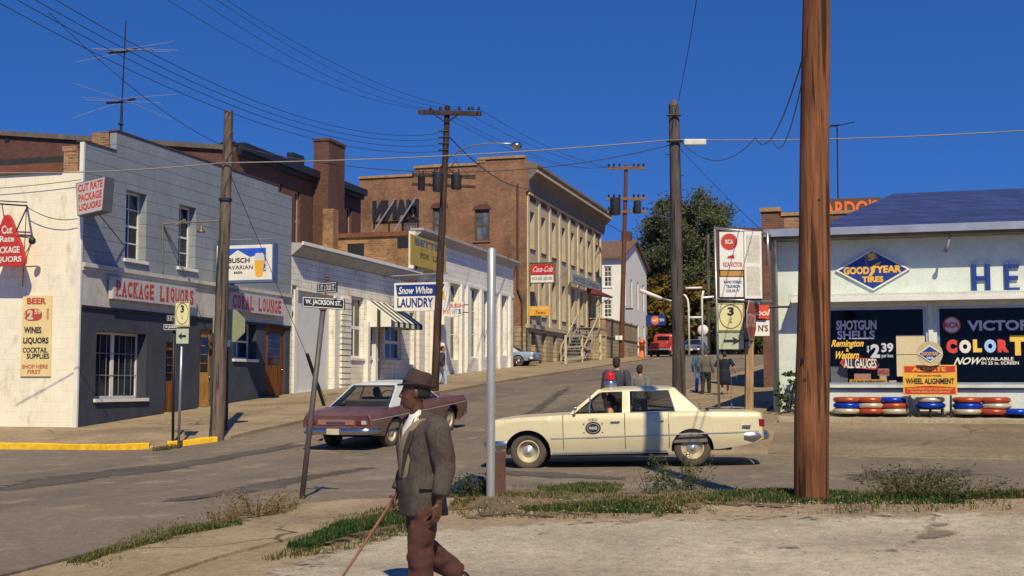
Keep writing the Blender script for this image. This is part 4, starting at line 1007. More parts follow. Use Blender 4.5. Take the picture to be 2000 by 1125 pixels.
ts.box(q.x - .28, q.x + .28, 28.65, 29.15, z + .17, z + .195)
tag(ts.build('tyre_stand', DKMET), 'low black metal stand carrying two wrapped tyres', 'stand')

# ------------------------------------------------------------ brick block behind with roof sign
M_DBRK = brickmat('red_brown_brick', (.17, .062, .033), (.12, .042, .024), (.15, .10, .07), var=.2)
Y = 45.5
ax = pt(1487, 407, Y=Y); bx_ = pt(1522, 407, Y=Y)
bb = thing('brick_building', 'red brown brick building with tall corner pier behind the tyre store', 'building', (ax.x, Y, H(ax.x, Y)))
z2 = pt(1530, 422, Y=Y).z
mb = MB(); wall(mb, 'Y', Y, [(ax.x, 20, 0, z2)], [], .3); mb.box(ax.x, bx_.x, Y - .12, Y - .003, 0, ax.z - .15); mb.box(ax.x, bx_.x, Y + .003, Y + .8, z2 - .4, ax.z - .15); mb.box(ax.x, ax.x + .3, Y + .01, Y + 22, 0, z2); mb.build('brick_wall', M_DBRK, bb)
mb = MB(); mb.box(ax.x - .05, bx_.x + .05, Y - .2, Y + .85, ax.z - .149, ax.z); mb.box(bx_.x + .06, 20, Y - .05, Y + .35, z2 + .002, z2 + .12); mb.build('coping', bpy.data.materials['clay_coping'], bb)
p = panel_px((1560, 391), (1716, 422), Y=Y + .1)
ard = thing('roof_sign', 'dark roof sign with orange letters on the brick building behind the store', 'sign', p.p(.5, 0))
p2 = Panel(p.o - Vector((0, 0, .15)), p.U, p.V, p.w + .1, p.h + .15, p.n)
mb = MB(); p2.slab(mb, .1); mb.build('panel', plain('brown_sign_panel', (.12, .06, .04), .8, .15), ard)
mb = MB(); p2.text(mb, "ARDO'S", .30, .97, .18, .90, .02, 0, bold=.03); mb.build('lettering', ORGP, ard)
mb = MB()
for a in (.1, .4, .7, .95): q = p2.p(a, .5, -.1); mb.tube([q, q + Vector((0, 1.5, -1.6))], .05, 6)
mb.build('brace', DKMET, ard)
q0, q1 = pt(1637, 440, Y=47), pt(1635, 246, Y=47)
an = thing('roof_mast', 'thin television mast with one crossbar on the brick building roof', 'antenna', (q0.x, 47, z2))
mb = MB(); mb.tube([(q0.x, 47, z2 - 1), q1], .028, 6); mb.build('mast', DKMET, an)
mb = MB(); mb.tube([pt(1618, 249, Y=47), pt(1669, 238, Y=47)], .022, 6); mb.tube([pt(1622, 245, Y=47.2), pt(1640, 244, Y=46.8)], .02, 5); mb.build('crossbar', DKMET, an)

# ------------------------------------------------------------ signs on the left side of the street
# box sign at the store corner
SW = pt(208, 380, Y=29.6)
p = Panel(pt(149, 422, Y=29.6), (1, 0, 0), (0, 0, 1), SW.x - pt(149, 422, Y=29.6).x, 1, (0, -1, 0)); 
a, b, c, d = pt(148, 358, Y=29.6), pt(206, 344, Y=29.6), pt(200, 411, Y=29.6), pt(151, 422, Y=29.6)
bs = thing('box_sign', 'white box sign with red letters jutting from the store corner', 'sign', (FX, 29.9, d.z))
mb = MB(); mb.prism([a, b, c, d], (.02, .42, 0)); mb.build('cabinet', plain('grey_sign_metal', (.11, .115, .125), .7, .15), bs)
def quadtext(mb, t, q, s0, s1, t0, t1, m=0, k=.012, nrm=(0, -1, 0), **kw):
    """lettering on a four-sided face q (top-left, top-right, bottom-right, bottom-left)"""
    vs, fs, x0, x1, y0, y1 = tmesh(t, kw.get('bold', .02)); n = Vector(nrm) * k; out = []
    for x, y in vs:
        u = s0 + (s1 - s0) * (x - x0) / (x1 - x0); w = t0 + (t1 - t0) * (y - y0) / (y1 - y0)
        top = Vector(q[0]).lerp(q[1], u); bot = Vector(q[3]).lerp(q[2], u); out.append(bot.lerp(top, w) + n)
    mb.add(out, fs, m)
mb = MB(); q = [a, b, c, d]; cen = (a + b + c + d) / 4; q2 = [cen + (v - cen) * .95 for v in q]
mb.add([v + Vector((0, -.005, 0)) for v in q2], [(0, 1, 2, 3)]); mb.build('face', plain('dulled_white_face', (.42, .40, .38), .7, .1), bs)
mb = MB()
for i, t in enumerate(('CUT RATE', 'PACKAGE', 'LIQUORS')): quadtext(mb, t, q, .08, .93, .70 - .30 * i, .93 - .30 * i, 0, bold=.03)
mb.build('lettering', REDP, bs)
mb = MB(); mb.tube([pt(190, 414, Y=29.8), pt(243, 480, X=FX + .02)], .015, 6); mb.build('strut', DKMET, bs)
# red triangle sign hanging off the white wall
Y = 29.45
rt = thing('triangle_sign', 'red rounded triangle sign with white letters hung beside the white wall', 'sign', pt(12, 520, Y=Y))
P = [pt(*q, Y=Y) for q in ((8, 421), (14, 419), (19, 425), (40, 480), (47, 505), (46, 514), (40, 520), (-20, 520), (-24, 514), (-22, 500), (0, 440))]
mb = MB(); mb.prism(P, (0, .14, 0)); mb.build('panel', REDP, rt)
p = Panel(pt(-25, 520, Y=Y), (1, 0, 0), (0, 0, 1), pt(47, 520, Y=Y).x - pt(-25, 520, Y=Y).x, pt(0, 420, Y=Y).z - pt(0, 520, Y=Y).z, (0, -1, 0))
mb = MB(); p.text(mb, 'Cut', .37, .66, .62, .78, .01, 0); p.text(mb, 'Rate', .33, .72, .46, .58, .01, 0); p.text(mb, 'PACKAGE', .15, .87, .24, .37, .01, 0, bold=.03); p.text(mb, 'LIQUORS', .1, .93, .05, .18, .01, 0, bold=.03); mb.build('lettering', WHT, rt)
mb = MB(); w = pt(60, 398, Y=30.15)
mb.tube([pt(-30, 396, Y=Y + .07), pt(53, 402, Y=Y + .07)], .025, 6); mb.tube([pt(53, 404, Y=Y + .07), (pt(53, 404, Y=30.19))], .03, 6); mb.tube([pt(53, 404, Y=Y), pt(30, 455, Y=Y + .07)], .02, 6); mb.tube([pt(-30, 391, Y=Y + .07), pt(53, 395, Y=Y + .07)], .018, 6)
mb.tube([pt(4, 400, Y=Y + .07), pt(8, 425, Y=Y + .07)], .015, 5); mb.tube([pt(52, 400, Y=Y + .07), pt(46, 520, Y=30.1), pt(44, 560, Y=30.15)], .012, 5); mb.build('bracket', DKMET, rt)
wl = thing('wall_lamp', 'small round black lamp on a thin arm by the triangle sign', 'lamp', pt(60, 468, Y=29.8))
mb = MB(); mb.tube([pt(34, 461, Y=29.5), pt(62, 460, Y=29.5), pt(63, 464, Y=29.5)], .015, 6); mb.tube([pt(34, 461, Y=29.5), (pt(34, 461, Y=29.5).x, 30.19, pt(34, 461, Y=29.5).z)], .015, 6); mb.build('arm', DKMET, wl)
mb = MB(); c = pt(63, 468, Y=29.5); mb.lathe([(.01, .10), (.04, .08), (.10, 0), (.095, -.09), (.04, -.13), (.001, -.14)], c, 'Z', 14); mb.build('lamp_shade', BLK, wl, smooth=True)
# beer poster painted board
p0 = [pt(*q, Y=30.15) for q in ((45, 577), (101, 577), (98, 735), (39, 735))]
bp = thing('beer_poster', 'tall cream price board for beer and wine on the white wall', 'sign', p0[3])
mb = MB(); mb.prism(p0, (0, .035, 0)); mb.build('board', CRM if False else plain('buff_board', (.72, .58, .27), .8, .08), bp)
mb = MB(); qt = lambda t, a, b, c, d, m, **k: quadtext(mb, t, p0, a, b, c, d, m, .006, **k)
qt('BEER', .15, .82, .89, .97, 0, bold=.04); qt('WINES', .08, .68, .53, .61, 1, bold=.04); qt('LIQUORS', .07, .93, .39, .48, 1, bold=.04); qt('COCKTAIL', .06, .90, .29, .355, 1, bold=.03); qt('SUPPLIES', .2, .96, .215, .28, 1, bold=.03); qt('SHOP HERE', .06, .92, .095, .145, 0, bold=.02); qt('FIRST', .25, .70, .03, .08, 0, bold=.02)
c = p0[3].lerp(p0[2], .38).lerp(p0[0].lerp(p0[1], .38), .76); n = 28
E = [c + Vector(((abs(math.cos(2 * math.pi * i / n)) ** .7) * math.copysign(1, math.cos(2 * math.pi * i / n)) * .30, -.006, (abs(math.sin(2 * math.pi * i / n)) ** .7) * math.copysign(1, math.sin(2 * math.pi * i / n)) * .175)) for i in range(n)]
mb.add(E, [list(range(n))], 0)
quadtext(mb, '$', p0, .05, .13, .72, .79, 2, .01); quadtext(mb, '2', p0, .17, .38, .70, .82, 2, .01, bold=.06); quadtext(mb, '59', p0, .42, .66, .765, .825, 2, .01, bold=.04)
qt('SIX PACK', .84, .92, .70, .84, 0)
mb.build('lettering', [plain('poster_red', (.45, .06, .03), .7), BLK, M_CARD], bp)
# fascia signs
def facia(name, label, tlp, brp, t, X, tk):
    a = pt(*tlp[0], X=X); b = pt(*tlp[1], X=X); c = pt(*brp[0], X=X)
    y0, y1, z0, z1 = a.y, b.y, pt(tlp[0][0], brp[0][1], X=X).z, a.z
    o = thing(name, label, 'sign', (FX, (y0 + y1) / 2, z0))
    p = Panel((X, y0, z0), (0, 1, 0), (0, 0, 1), y1 - y0, z1 - z0, (1, 0, 0))
    mb = MB(); p.slab(mb, tk); mb.build('board', plain('white_signboard', (.44, .44, .43), .7, .12, 2) if 'white_signboard' not in bpy.data.materials else bpy.data.materials['white_signboard'], o)
    mb = MB(); n = len(t); L = [ch for ch in t]; step = 1 / (n + .4)
    for i, ch in enumerate(L):
        if ch == ' ': continue
        a0 = .03 + i * (.94 / n); a1 = a0 + .80 * (.94 / n)
        if ch == 'I': a0 += .015; a1 -= .012
        p.text(mb, ch, a0, a1, .14, .86, .008, 0, bold=.03)
        if ch in 'PAKLIRN':                                   # slab serifs
            for e in ((a0, a0 + .35 * (a1 - a0)), (a1 - .35 * (a1 - a0), a1)):
                p.rect(mb, e[0] - .004, e[1] + .004, .14, .21, .0085); 
                if ch in 'KINLPR' and not (ch in 'LPR' and e[0] > a0): p.rect(mb, e[0] - .004, e[1] + .004, .79, .86, .0085)
    mb.build('lettering', REDP, o)
    mb = MB(); 
    for f in (.1, .9): mb.box(FX + .013, X - tk - .003, y0 + (y1 - y0) * f - .03, y0 + (y1 - y0) * f + .03, z0 + .1, z0 + .5)
    mb.build('bracket', DKMET, o)
    return o
facia('fascia_sign', 'long white board with red slab letters over the grated store window', ((222, 540), (385, 540)), ((222, 583), 0), 'PACKAGE LIQUORS', FX + .24, .16)
facia('fascia_sign', 'shorter white board with red letters over the uphill lounge door', ((452, 569), (554, 569)), ((452, 606), 0), 'CORAL LOUNGE', FX + .24, .16)
# lamp bracket on the siding
lb = thing('bracket_lamp', 'rusty pipe bracket with a bell lamp on the grey siding', 'lamp', pt(318, 530, X=FX))
q0 = pt(318, 530, X=FX + .03); q1 = pt(318, 438, X=FX + .03); YA = q1.y
mb = MB(); e = pt(428, 432, Y=YA); mb.tube([q0, q1], .022, 6); mb.tube([q1, pt(360, 435, Y=YA), pt(395, 433, Y=YA), e], .03, 6); mb.tube([q1, pt(349, 495, X=FX + .05)], .018, 6); mb.tube([pt(345, 440, Y=YA), pt(362, 430, Y=YA)], .05, 6); mb.build('bracket', plain('weathered_pipe', (.19, .155, .11), .8, .25), lb)
mb = MB(); c = pt(393, 447, Y=YA); mb.lathe([(.02, .16), (.035, .06), (.06, .0), (.13, -.08), (.14, -.11), (.06, -.10), (.001, -.10)], c, 'Z', 14); mb.build('lamp_shade', plain('tarnished_brass', (.20, .13, .05), .5, .2, metal=.6), lb, smooth=True)
# beer light box
YB_ = pt(480, 560, X=FX).y; YBB = 37.6
a = pt(424, 480, Y=YBB); b = pt(532, 480, Y=YBB); c = pt(532, 547, Y=YBB)
p = Panel((a.x, YBB, c.z), (1, 0, 0), (0, 0, 1), b.x - a.x, a.z - c.z, (0, -1, 0))
bu = thing('beer_sign', 'blue framed lightbox with mountains and a full beer glass behind the wooden pole', 'sign', p.p(.5, 0))
mb = MB(); p.slab(mb, .35, 0, -.02, 1.02, -.05, 1.03); mb.build('cabinet', plain('dull_blue_frame', (.07, .13, .25), .6, .1), bu)
mb = MB(); p.rect(mb, .0, 1, .02, .99, .006); mb.build('face', WHT, bu)
mb = MB(); p.poly(mb, [(.05, .90), (.89, .90), (.89, .25), (.85, .25), (.80, .62), (.72, .70), (.60, .66), (.38, .86), (.16, .62), (.05, .66)], .011); mb.build('sky_panel', plain('bright_blue', (.02, .09, .55), .5, .06), bu)
mb = MB(); p.text(mb, 'BUSCH', .21, .60, .50, .64, .013, 0, bold=.03); p.text(mb, 'BAVARIAN', .15, .66, .32, .43, .013, 0, bold=.01); p.text(mb, 'BEER', .32, .48, .20, .26, .013, 0); mb.build('lettering', BLK, bu)
mb = MB(); p.poly(mb, [(.69, .70), (.71, .76), (.84, .76), (.86, .70)], .014, 1); p.poly(mb, [(.68, .55), (.69, .70), (.86, .70), (.87, .55)], .014, 1); p.poly(mb, [(.685, .55), (.865, .55), (.835, .14), (.80, .10), (.74, .10), (.71, .14)], .014, 0); p.poly(mb, [(.868, .54), (.91, .45), (.905, .33), (.86, .27), (.86, .31), (.885, .36), (.888, .43), (.865, .48)], .014, 1); mb.build('beer_glass', [YELP, plain('foam', (.55, .57, .58), .6)], bu)
mb = MB(); q = pt(408, 470, Y=YBB + .17); mb.tube([Vector((FX + .02, YBB + .17, q.z)), pt(534, 467, Y=YBB + .17)], .028, 6)
for f in (.15, .85): r = p.p(f, 1.03, -.17); mb.tube([r, Vector((r.x, r.y, q.z))], .014, 5)
mb.build('bracket', STEEL, bu)
# laundry sign, paints sign
YS = 53.2
p = panel_px((770, 553), (876, 606), Y=YS)
sw = thing('laundry_sign', 'white laundry sign with blue band hung over the pavement', 'sign', p.p(.5, 0))
mb = MB(); p.slab(mb, .25); mb.build('cabinet', WHT, sw)
mb = MB(); p.poly(mb, [(.03, .93), (.93, .93), (.84, .52), (.06, .52)], .006); mb.build('blue_band', BLUP, sw)
mb = MB(); p.text(mb, 'Snow White', .08, .70, .60, .86, .012, 1, bold=.02, shear=.15); p.text(mb, 'LAUNDRY', .06, .72, .12, .46, .012, 0, bold=.03); mb.build('lettering', [BLUP, WHT], sw)
mb = MB(); p.poly(mb, [(.86, .35), (.94, .40), (.92, .68), (.86, .66)], .008); mb.build('yellow_patch', YELP, sw)
mb = MB(); q = pt(745, 541, Y=YS); mb.tube([(FX, YS - .1, q.z), (p.p(1, 0).x, YS - .1, q.z + .1)], .035, 6)
for f in (.1, .9): r = p.p(f, 1, -.1); mb.tube([r, Vector((r.x, YS - .1, q.z + .05))], .02, 5)
mb.build('bracket', STEEL, sw)
YS = 59.9
p = panel_px((860, 590), (905, 619), Y=YS)
pp = thing('paints_sign', 'white paint shop sign with multicoloured letters and curved foot', 'sign', p.p(.5, 0))
mb = MB(); O = [(0, 1), (1, 1), (.95, .15), (.5, 0), (.05, .12)]; mb.prism([p.p(a, b) for a, b in O], (0, .2, 0)); mb.build('panel', WHT, pp)
mb = MB(); p.text(mb, 'PITTSBURGH', -.62 + .64, .97, .62, .88, .01, 0, bold=.02)
for i, (ch, m) in enumerate(zip('PAINTS', (0, 1, 2, 3, 3, 4))): p.text(mb, ch, .14 + .13 * i, .14 + .13 * i + (.11 if ch != 'I' else .05), .2, .52, .01, m, bold=.04)
mb.build('lettering', [REDP, ORGP, YELP, LBLU, BLUP], pp)
mb = MB(); q = p.p(1, .5, -.1); 
for b in (.3, .8): r = p.p(0, b, -.1); mb.tube([(FX + .05, YS + .1, r.z), (p.p(1, 0).x + .25, YS + .1, r.z)], .03, 6)
mb.build('bracket', DKMET, pp)
# painted board on false front
p = panel_px((803, 462), (871, 528), X=FX + .62)
bl = thing('painted_billboard', 'faded yellow painted board high on the paint shop front', 'sign', p.p(.5, 0))
z1_, z0_ = pt(803, 457, X=FX + .62).z, pt(806, 517, X=FX + .62).z
p = Panel((FX + .62, p.o.y, z0_), (0, 1, 0), (0, 0, 1), p.w, z1_ - z0_, (1, 0, 0))
mb = MB(); p.slab(mb, .07); mb.build('board', plain('faded_yellow_board', (.42, .30, .06), .8, .2, 1.5), bl)
mb = MB(); p.text(mb, 'BETTER', .1, .95, .70, .92, .01, 1, bold=.04); p.text(mb, 'FOR', .25, .5, .3, .48, .01, 0, bold=.03); p.text(mb, 'LESS', .6, .95, .3, .48, .01, 0, bold=.03); mb.build('lettering', [plain('faded_black', (.10, .09, .05), .8, .2), plain('faded_blue', (.09, .13, .18), .8, .2)], bl)
# back of roof letters
YR = YL + .6
p = panel_px((729, 389), (818, 436), Y=YR)
rl = thing('roof_letters', 'dark roof letters seen from behind on braces above the rough brick wall', 'sign', p.p(.5, 0))
a = pt(729, 436, Y=YR); b = pt(818, 432, Y=YR)
mb = MB(); text(mb, 'MANN', Vector((b.x, YR, a.z + .1)), (-1, 0, 0), (0, 0, 1), b.x - a.x, pt(818, 389, Y=YR).z - a.z - .1, 0, bold=.06)
o = mb.build('lettering', BLK, rl); sd = o.modifiers.new('thick', 'SOLIDIFY'); sd.thickness = .15
mb = MB(); mb.box(a.x, b.x, YR - .05, YR + .1, a.z - .05, a.z + .08)
for f in (.02, .35, .65, .98): x = a.x + (b.x - a.x) * f; mb.tube([(x, YR, zpt - .4), (x, YR, a.z)], .05, 6)
mb.build('frame', DKMET, rl)
mb = MB()
for f in (.3, .75): x = a.x + (b.x - a.x) * f; mb.tube([(x - .6, YR - .5, zpt - .1), (x + .5, YR - .1, a.z + 1.2)], .04, 6)
mb.build('brace', GREY, rl)
# signs on the hotel
p = panel_px((1037, 517), (1081, 551), Y=78.4)
ck = thing('cola_sign', 'red and white soft drink sign hung before the yellow hotel front', 'sign', p.p(.5, 0))
mb = MB(); p.slab(mb, .3, 0, -.05, 1.05, -.04, 1.05); mb.build('cabinet', plain('brown_sign_frame', (.18, .12, .06), .7), ck)
mb = MB(); p.rect(mb, 0, 1, 0, .40, .006, 0); p.poly(mb, [(0, .5), (.06, .44), (.94, .44), (1, .5), (1, .96), (.94, 1), (.06, 1), (0, .96)], .006, 1); mb.build('face', [WHT, plain('cola_red', (.55, .015, .015), .5)], ck)
mb = MB(); p.text(mb, 'Coca-Cola', .06, .94, .58, .90, .014, 0, bold=.01, shear=.35); p.text(mb, 'PACKAGE LIQUORS', .05, .95, .1, .3, .014, 1, bold=.01); mb.build('lettering', [WHT, plain('faded_green_paint', (.05, .10, .06), .7)], ck)
mb = MB(); mb.tube([p.p(0, 1.08, -.15) + Vector((-.9, 0, .0)), p.p(1, 1.08, -.15)], .05, 6); mb.build('bracket', DKMET, ck)
p = panel_px((1034, 598), (1075, 616), Y=78.5)
ys_ = thing('yellow_sign', 'small orange yellow sign hung low on the hotel front', 'sign', p.p(.5, 0))
mb = MB(); p.slab(mb, .15); mb.build('panel', plain('amber_sign', (.72, .36, .03), .6, .08), ys_)
mb = MB(); p.text(mb, 'FALSTAFF', .1, .9, .62, .86, .01, 1); p.text(mb, 'Tavern', .3, .75, .16, .48, .01, 0); mb.build('lettering', [RUST, CRM], ys_)
mb = MB(); mb.tube([p.p(0, .9, -.07) + Vector((-.5, 0, 0)), p.p(.5, .9, -.07)], .04, 6); mb.build('bracket', DKMET, ys_)
p = panel_px((1118, 533), (1173, 562), X=FX + .5)
za, zb_ = pt(1118, 533, X=FX + .5).z, pt(1118, 551, X=FX + .5).z
p = Panel((FX + .5, p.o.y, zb_), (0, 1, 0), (0, 0, 1), p.w, za - zb_, (1, 0, 0))
hs_ = thing('hotel_sign', 'long weathered grey blue board sign above the hotel side door', 'sign', p.p(.5, 0))
mb = MB(); p.slab(mb, .15); mb.build('board', plain('weathered_blue_board', (.24, .27, .29), .8, .25, 1.5), hs_)
mb = MB(); p.text(mb, 'HOTEL DINING', .06, .94, .25, .75, .01, 0, bold=.02); mb.build('lettering', plain('faded_grey_letters', (.10, .11, .12), .8), hs_)
mb = MB()
for f in (.1, .9): q = p.p(f, .5, -.15); mb.box(FX + .165, q.x - .003, q.y - .05, q.y + .05, q.z - .1, q.z + .1)
mb.build('bracket', DKMET, hs_)
# blue cola sign far up the street
p = panel_px((1262, 616), (1299, 635), Y=98)
pe = thing('blue_sign', 'blue sign with red and white disc far up the street', 'sign', p.p(.5, 0))
mb = MB(); p.slab(mb, .3); mb.build('panel', BLUP, pe)
mb = MB(); p.disc(mb, .48, .5, p.h * .42, .01, 0); p.poly(mb, [(.35, .52), (.61, .62), (.61, .48), (.35, .38)], .014, 1); mb.build('emblem', [ORGP, WHT], pe)
mb = MB(); p.text(mb, 'PEPSI', .66, .95, .38, .66, .01, 0); mb.build('lettering', WHT, pe)
mb = MB(); mb.tube([onground(p.p(0, 0, -.15)), p.p(0, 1, -.15)], .06, 6); mb.build('post', STEEL, pe)

# ------------------------------------------------------------ street furniture
def pole_mesh(mb, base, top, r0, r1, n=16, seg=14, wob=.012):
    base, top = Vector(base), Vector(top); pts, rs = [], []
    for i in range(seg + 1):
        t = i / seg; p = base.lerp(top, t); p += Vector((mnoise.noise(Vector((base.x, t * 5, 1))) * wob * 3, mnoise.noise(Vector((base.x, t * 5, 9))) * wob * 3, 0)); pts.append(p); rs.append(r0 + (r1 - r0) * t + mnoise.noise(Vector((t * 9, base.x, 4))) * wob)
    mb.tube(pts, rs, n)
def pole_thing(name, label, base, top, r0, r1, mat, **kw):
    base = Vector(base)
    o = thing(name, label, 'utility pole', base); mb = MB(); pole_mesh(mb, base - UPZ * .4, top, r0, r1, **kw); mb.build('pole', mat, o, autos=50); return o
# big brown pole
b = pt(1583, 966, d=14.1); t = b + (pt(1594, 15, d=14.1) - b) * 1.9
big = pole_thing('utility_pole', 'thick reddish brown utility pole standing closest on the grass verge', b, t, .203, .125, POLE_B, n=32, seg=70, wob=.009)
mb = MB()
for (px, py) in ((1600, 390), (1600, 620), (1570, 700)): q = pt(px, py, d=13.92); mb.tube([q, q + FW * .1], .014, 6)
mb.build('bolt', DKMET, big)
# wooden pole in front of the liquor store
b = pt(423, 845, d=31.3); t = pt(447, 217, d=31.3)
pl = pole_thing('utility_pole', 'short weathered grey pole with cut top in front of the liquor store', b, t, .20, .115, POLE_A, n=16, seg=30, wob=.01)
mb = MB(); c = b.lerp(t, .90); mb.tube([c - Vector((.2, 0, 0)), c + Vector((.22, 0, 0))], .03, 6); mb.tube([c + Vector((.2, 0, -.08)), c + Vector((.3, 0, -.08))], .05, 6); c = b.lerp(t, .72); mb.tube([c - UPZ * .03, c + UPZ * .03], .17, 12); mb.build('hardware', DKMET, pl)
# grey pole right of the street
b = pt(1328, 798, d=33); t = pt(1316, 205, d=33)
gp = pole_thing('utility_pole', 'dark grey pole with pointed top between the street and the route signs', b, t, .185, .145, POLE_D, n=16, seg=24, wob=.008)
mb = MB(); mb.tube([t - UPZ * .05, t + UPZ * .0, t + UPZ * .16], [.15, .14, .03], 12); mb.build('pole_cap', POLE_A, gp)
mb = MB()
for (px, py) in ((1300, 302), (1336, 343), (1300, 386), (1336, 386), (1300, 470)):
    q = pt(px, py, d=33); c = Vector((b.x + (t.x - b.x) * .8, b.y, q.z)); mb.tube([c, q], .014, 5)
mb.build('step_peg', DKMET, gp)
mb = MB(); c = pt(1316, 225, d=32.8); mb.tube([c - RT * .2, c + RT * .2], .03, 6); c = pt(1317, 276, d=32.8); mb.tube([c - RT * .2, c + RT * .22], .035, 6); mb.build('clamp', DKMET, gp)
# pole with crossarm, three transformers and street lamp
D = 47.0
b = pt(848, 762, d=D); t = pt(874, 207, d=D)
tp = pole_thing('utility_pole', 'dark pole with crossarm, three transformers and a street lamp on the left pavement', b, t, .16, .11, POLE_C, n=12, seg=20, wob=.006)
mb = MB(); mb.bar(pt(817, 219, d=D - .15), pt(941, 222, d=D - .15), .12, .16); mb.build('crossarm', POLE_C, tp)
for px in (841, 860, 897, 916, 923, 935):
    q = pt(px, 217, d=D - .15); mb = MB(); mb.lathe([(.012, -.02), (.012, .05), (.055, .06), (.06, .1), (.035, .13), (.05, .15), (.02, .19), (.001, .2)], q, 'Z', 10); mb.build('insulator', DKMET, tp, smooth=True)
for s in (-1, 1):
    mb = MB(); c = pt(872, 240, d=D - .13); mb.tube([c, pt(872 + s * 24, 223, d=D - .2)], .03, 6); mb.build('brace', DKMET, tp)
M_TRF = plain('transformer_grey', (.028, .03, .034), .55, .2, 2, metal=.2)
for (px, y0, y1, r, dd) in ((823, 344, 372, .14, D + .1), (855, 340, 374, .20, D - .55), (891, 342, 370, .20, D + .1)):
    q = pt(px, y1, d=dd); h = pt(px, y0, d=dd).z - q.z; mb = MB()
    mb.lathe([(.001, 0), (r * .9, 0), (r, .04), (r, h - .06), (r * 1.06, h - .05), (r * 1.06, h), (r * .5, h + .07), (.001, h + .08)], q, 'Z', 14)
    for k in (-1, 1): mb.tube([q + Vector((k * r * .5, 0, h)), q + Vector((k * r * .6, -.05, h + .22))], [.04, .02], 6)
    mb.build('transformer', M_TRF, tp, autos=40)
mb = MB(); mb.bar(pt(805, 341, d=D + .12), pt(928, 346, d=D + .12), .1, .14); mb.bar(pt(805, 360, d=D + .12), pt(928, 365, d=D + .12), .08, .1)
mb.tube([pt(865, 322, d=D), pt(845, 338, d=D)], .025, 5); mb.tube([pt(868, 322, d=D), pt(888, 340, d=D)], .025, 5); mb.build('transformer_rack', POLE_C, tp)
mb = MB()
for i, y in enumerate((256, 268, 280, 293)): q = pt(866, y, d=D - .12); mb.tube([q - RT * .2, q + RT * .2], .03, 6)
mb.build('spool_rack', DKMET, tp)
mb = MB(); P = [pt(*q, d=D - (i * .25)) for i, q in enumerate(((870, 312), (885, 303), (900, 293), (920, 285), (945, 281), (975, 280), (998, 281)))]; mb.tube(P, .032, 8); mb.tube([pt(880, 328, d=D), pt(905, 292, d=D - .5)], .018, 6); la = mb.build('lamp_arm', STEEL, tp, smooth=True)
q = pt(1009, 284, d=D - 1.6); mb = MB(); mb.lathe([(.001, .14), (.12, .12), (.22, .03), (.235, -.02), (.20, -.05), (.16, -.12), (.08, -.16), (.001, -.17)], q, 'Z', 18); mb.build('lamp_head', CHROME, la, smooth=True)
# pole far up the street
D2 = 98.0
b = pt(1213, 695, d=D2); t = pt(1223, 322, d=D2)
fp = pole_thing('utility_pole', 'distant rusty brown pole with three crossarms in front of the white house', b, t, .22, .15, plain('rust_brown_pole', (.11, .04, .022), .85, .2), n=10, seg=8, wob=.0)
for (y, x0, x1) in ((328, 1186, 1260), (388, 1184, 1262), (413, 1186, 1261)):
    mb = MB(); mb.bar(pt(x0, y + 1, d=D2 - .2), pt(x1, y, d=D2 - .2), .16, .22); mb.build('crossarm', bpy.data.materials['brown_sash'] if False else plain('crossarm_wood', (.20, .10, .05), .85) if y == 328 else bpy.data.materials['crossarm_wood'], fp)
    for px in (1189, 1199, 1210, 1238, 1247, 1257):
        mb = MB(); mb.lathe([(.03, 0), (.09, .1), (.09, .22), (.03, .3)], pt(px, y - 2, d=D2 - .2), 'Z', 8); mb.build('insulator', DKMET, fp)
for (px, y0, y1, r) in ((1202, 387, 420, .42), (1245, 393, 417, .3)):
    q = pt(px, y1, d=D2 - .6); h = pt(px, y0, d=D2 - .6).z - q.z; mb = MB(); mb.lathe([(.001, 0), (r * .9, 0), (r, .08), (r, h - .1), (r * 1.05, h), (.001, h + .1)], q, 'Z', 12); mb.build('transformer', M_TRF, fp, autos=40)
mb = MB(); q = pt(1201, 657, d=D2 - .35); mb.tube([pt(1222, 603, d=D2), pt(1236, 603, d=D2)], .08, 5); mb.build('clamp', IRON, fp)
for px in (1205, 1212.5): 
    mb = MB(); p = Panel(pt(px - 3, 664, d=D2 - .4), RT, UPZ, .25, .35, -FW); p.slab(mb, .02); mb.build('notice', WHT, fp)
# white steel post with brown timber stub
b = pt(958, 966, d=15.5); t = pt(960, 488, d=15.5)
wp = thing('steel_post', 'tall pale steel pipe post on the grass verge', 'post', b)
mb = MB(); mb.tube([b - UPZ * .3, b.lerp(t, .5), t, t + UPZ * .03], [.055, .055, .055, .03], 16); mb.build('pipe', plain('weathered_pale_steel', (.50, .49, .42), .38, .18, 4, metal=.55, stretch=(1, 1, .3)), wp, autos=60)
b = pt(968, 957, d=16.2); 
tb = MB(); tb.box(-.11, .13, -.1, .1, -.3, pt(968, 880, d=16.2).z - b.z); o = tb.build('timber_stub', plain('old_brown_timber', (.10, .05, .035), .9, .25)); o.location = b; o.rotation_euler = (0, 0, PHI); bevel(o, .015); tag(o, 'short square brown timber stub behind the pale steel post', 'post')
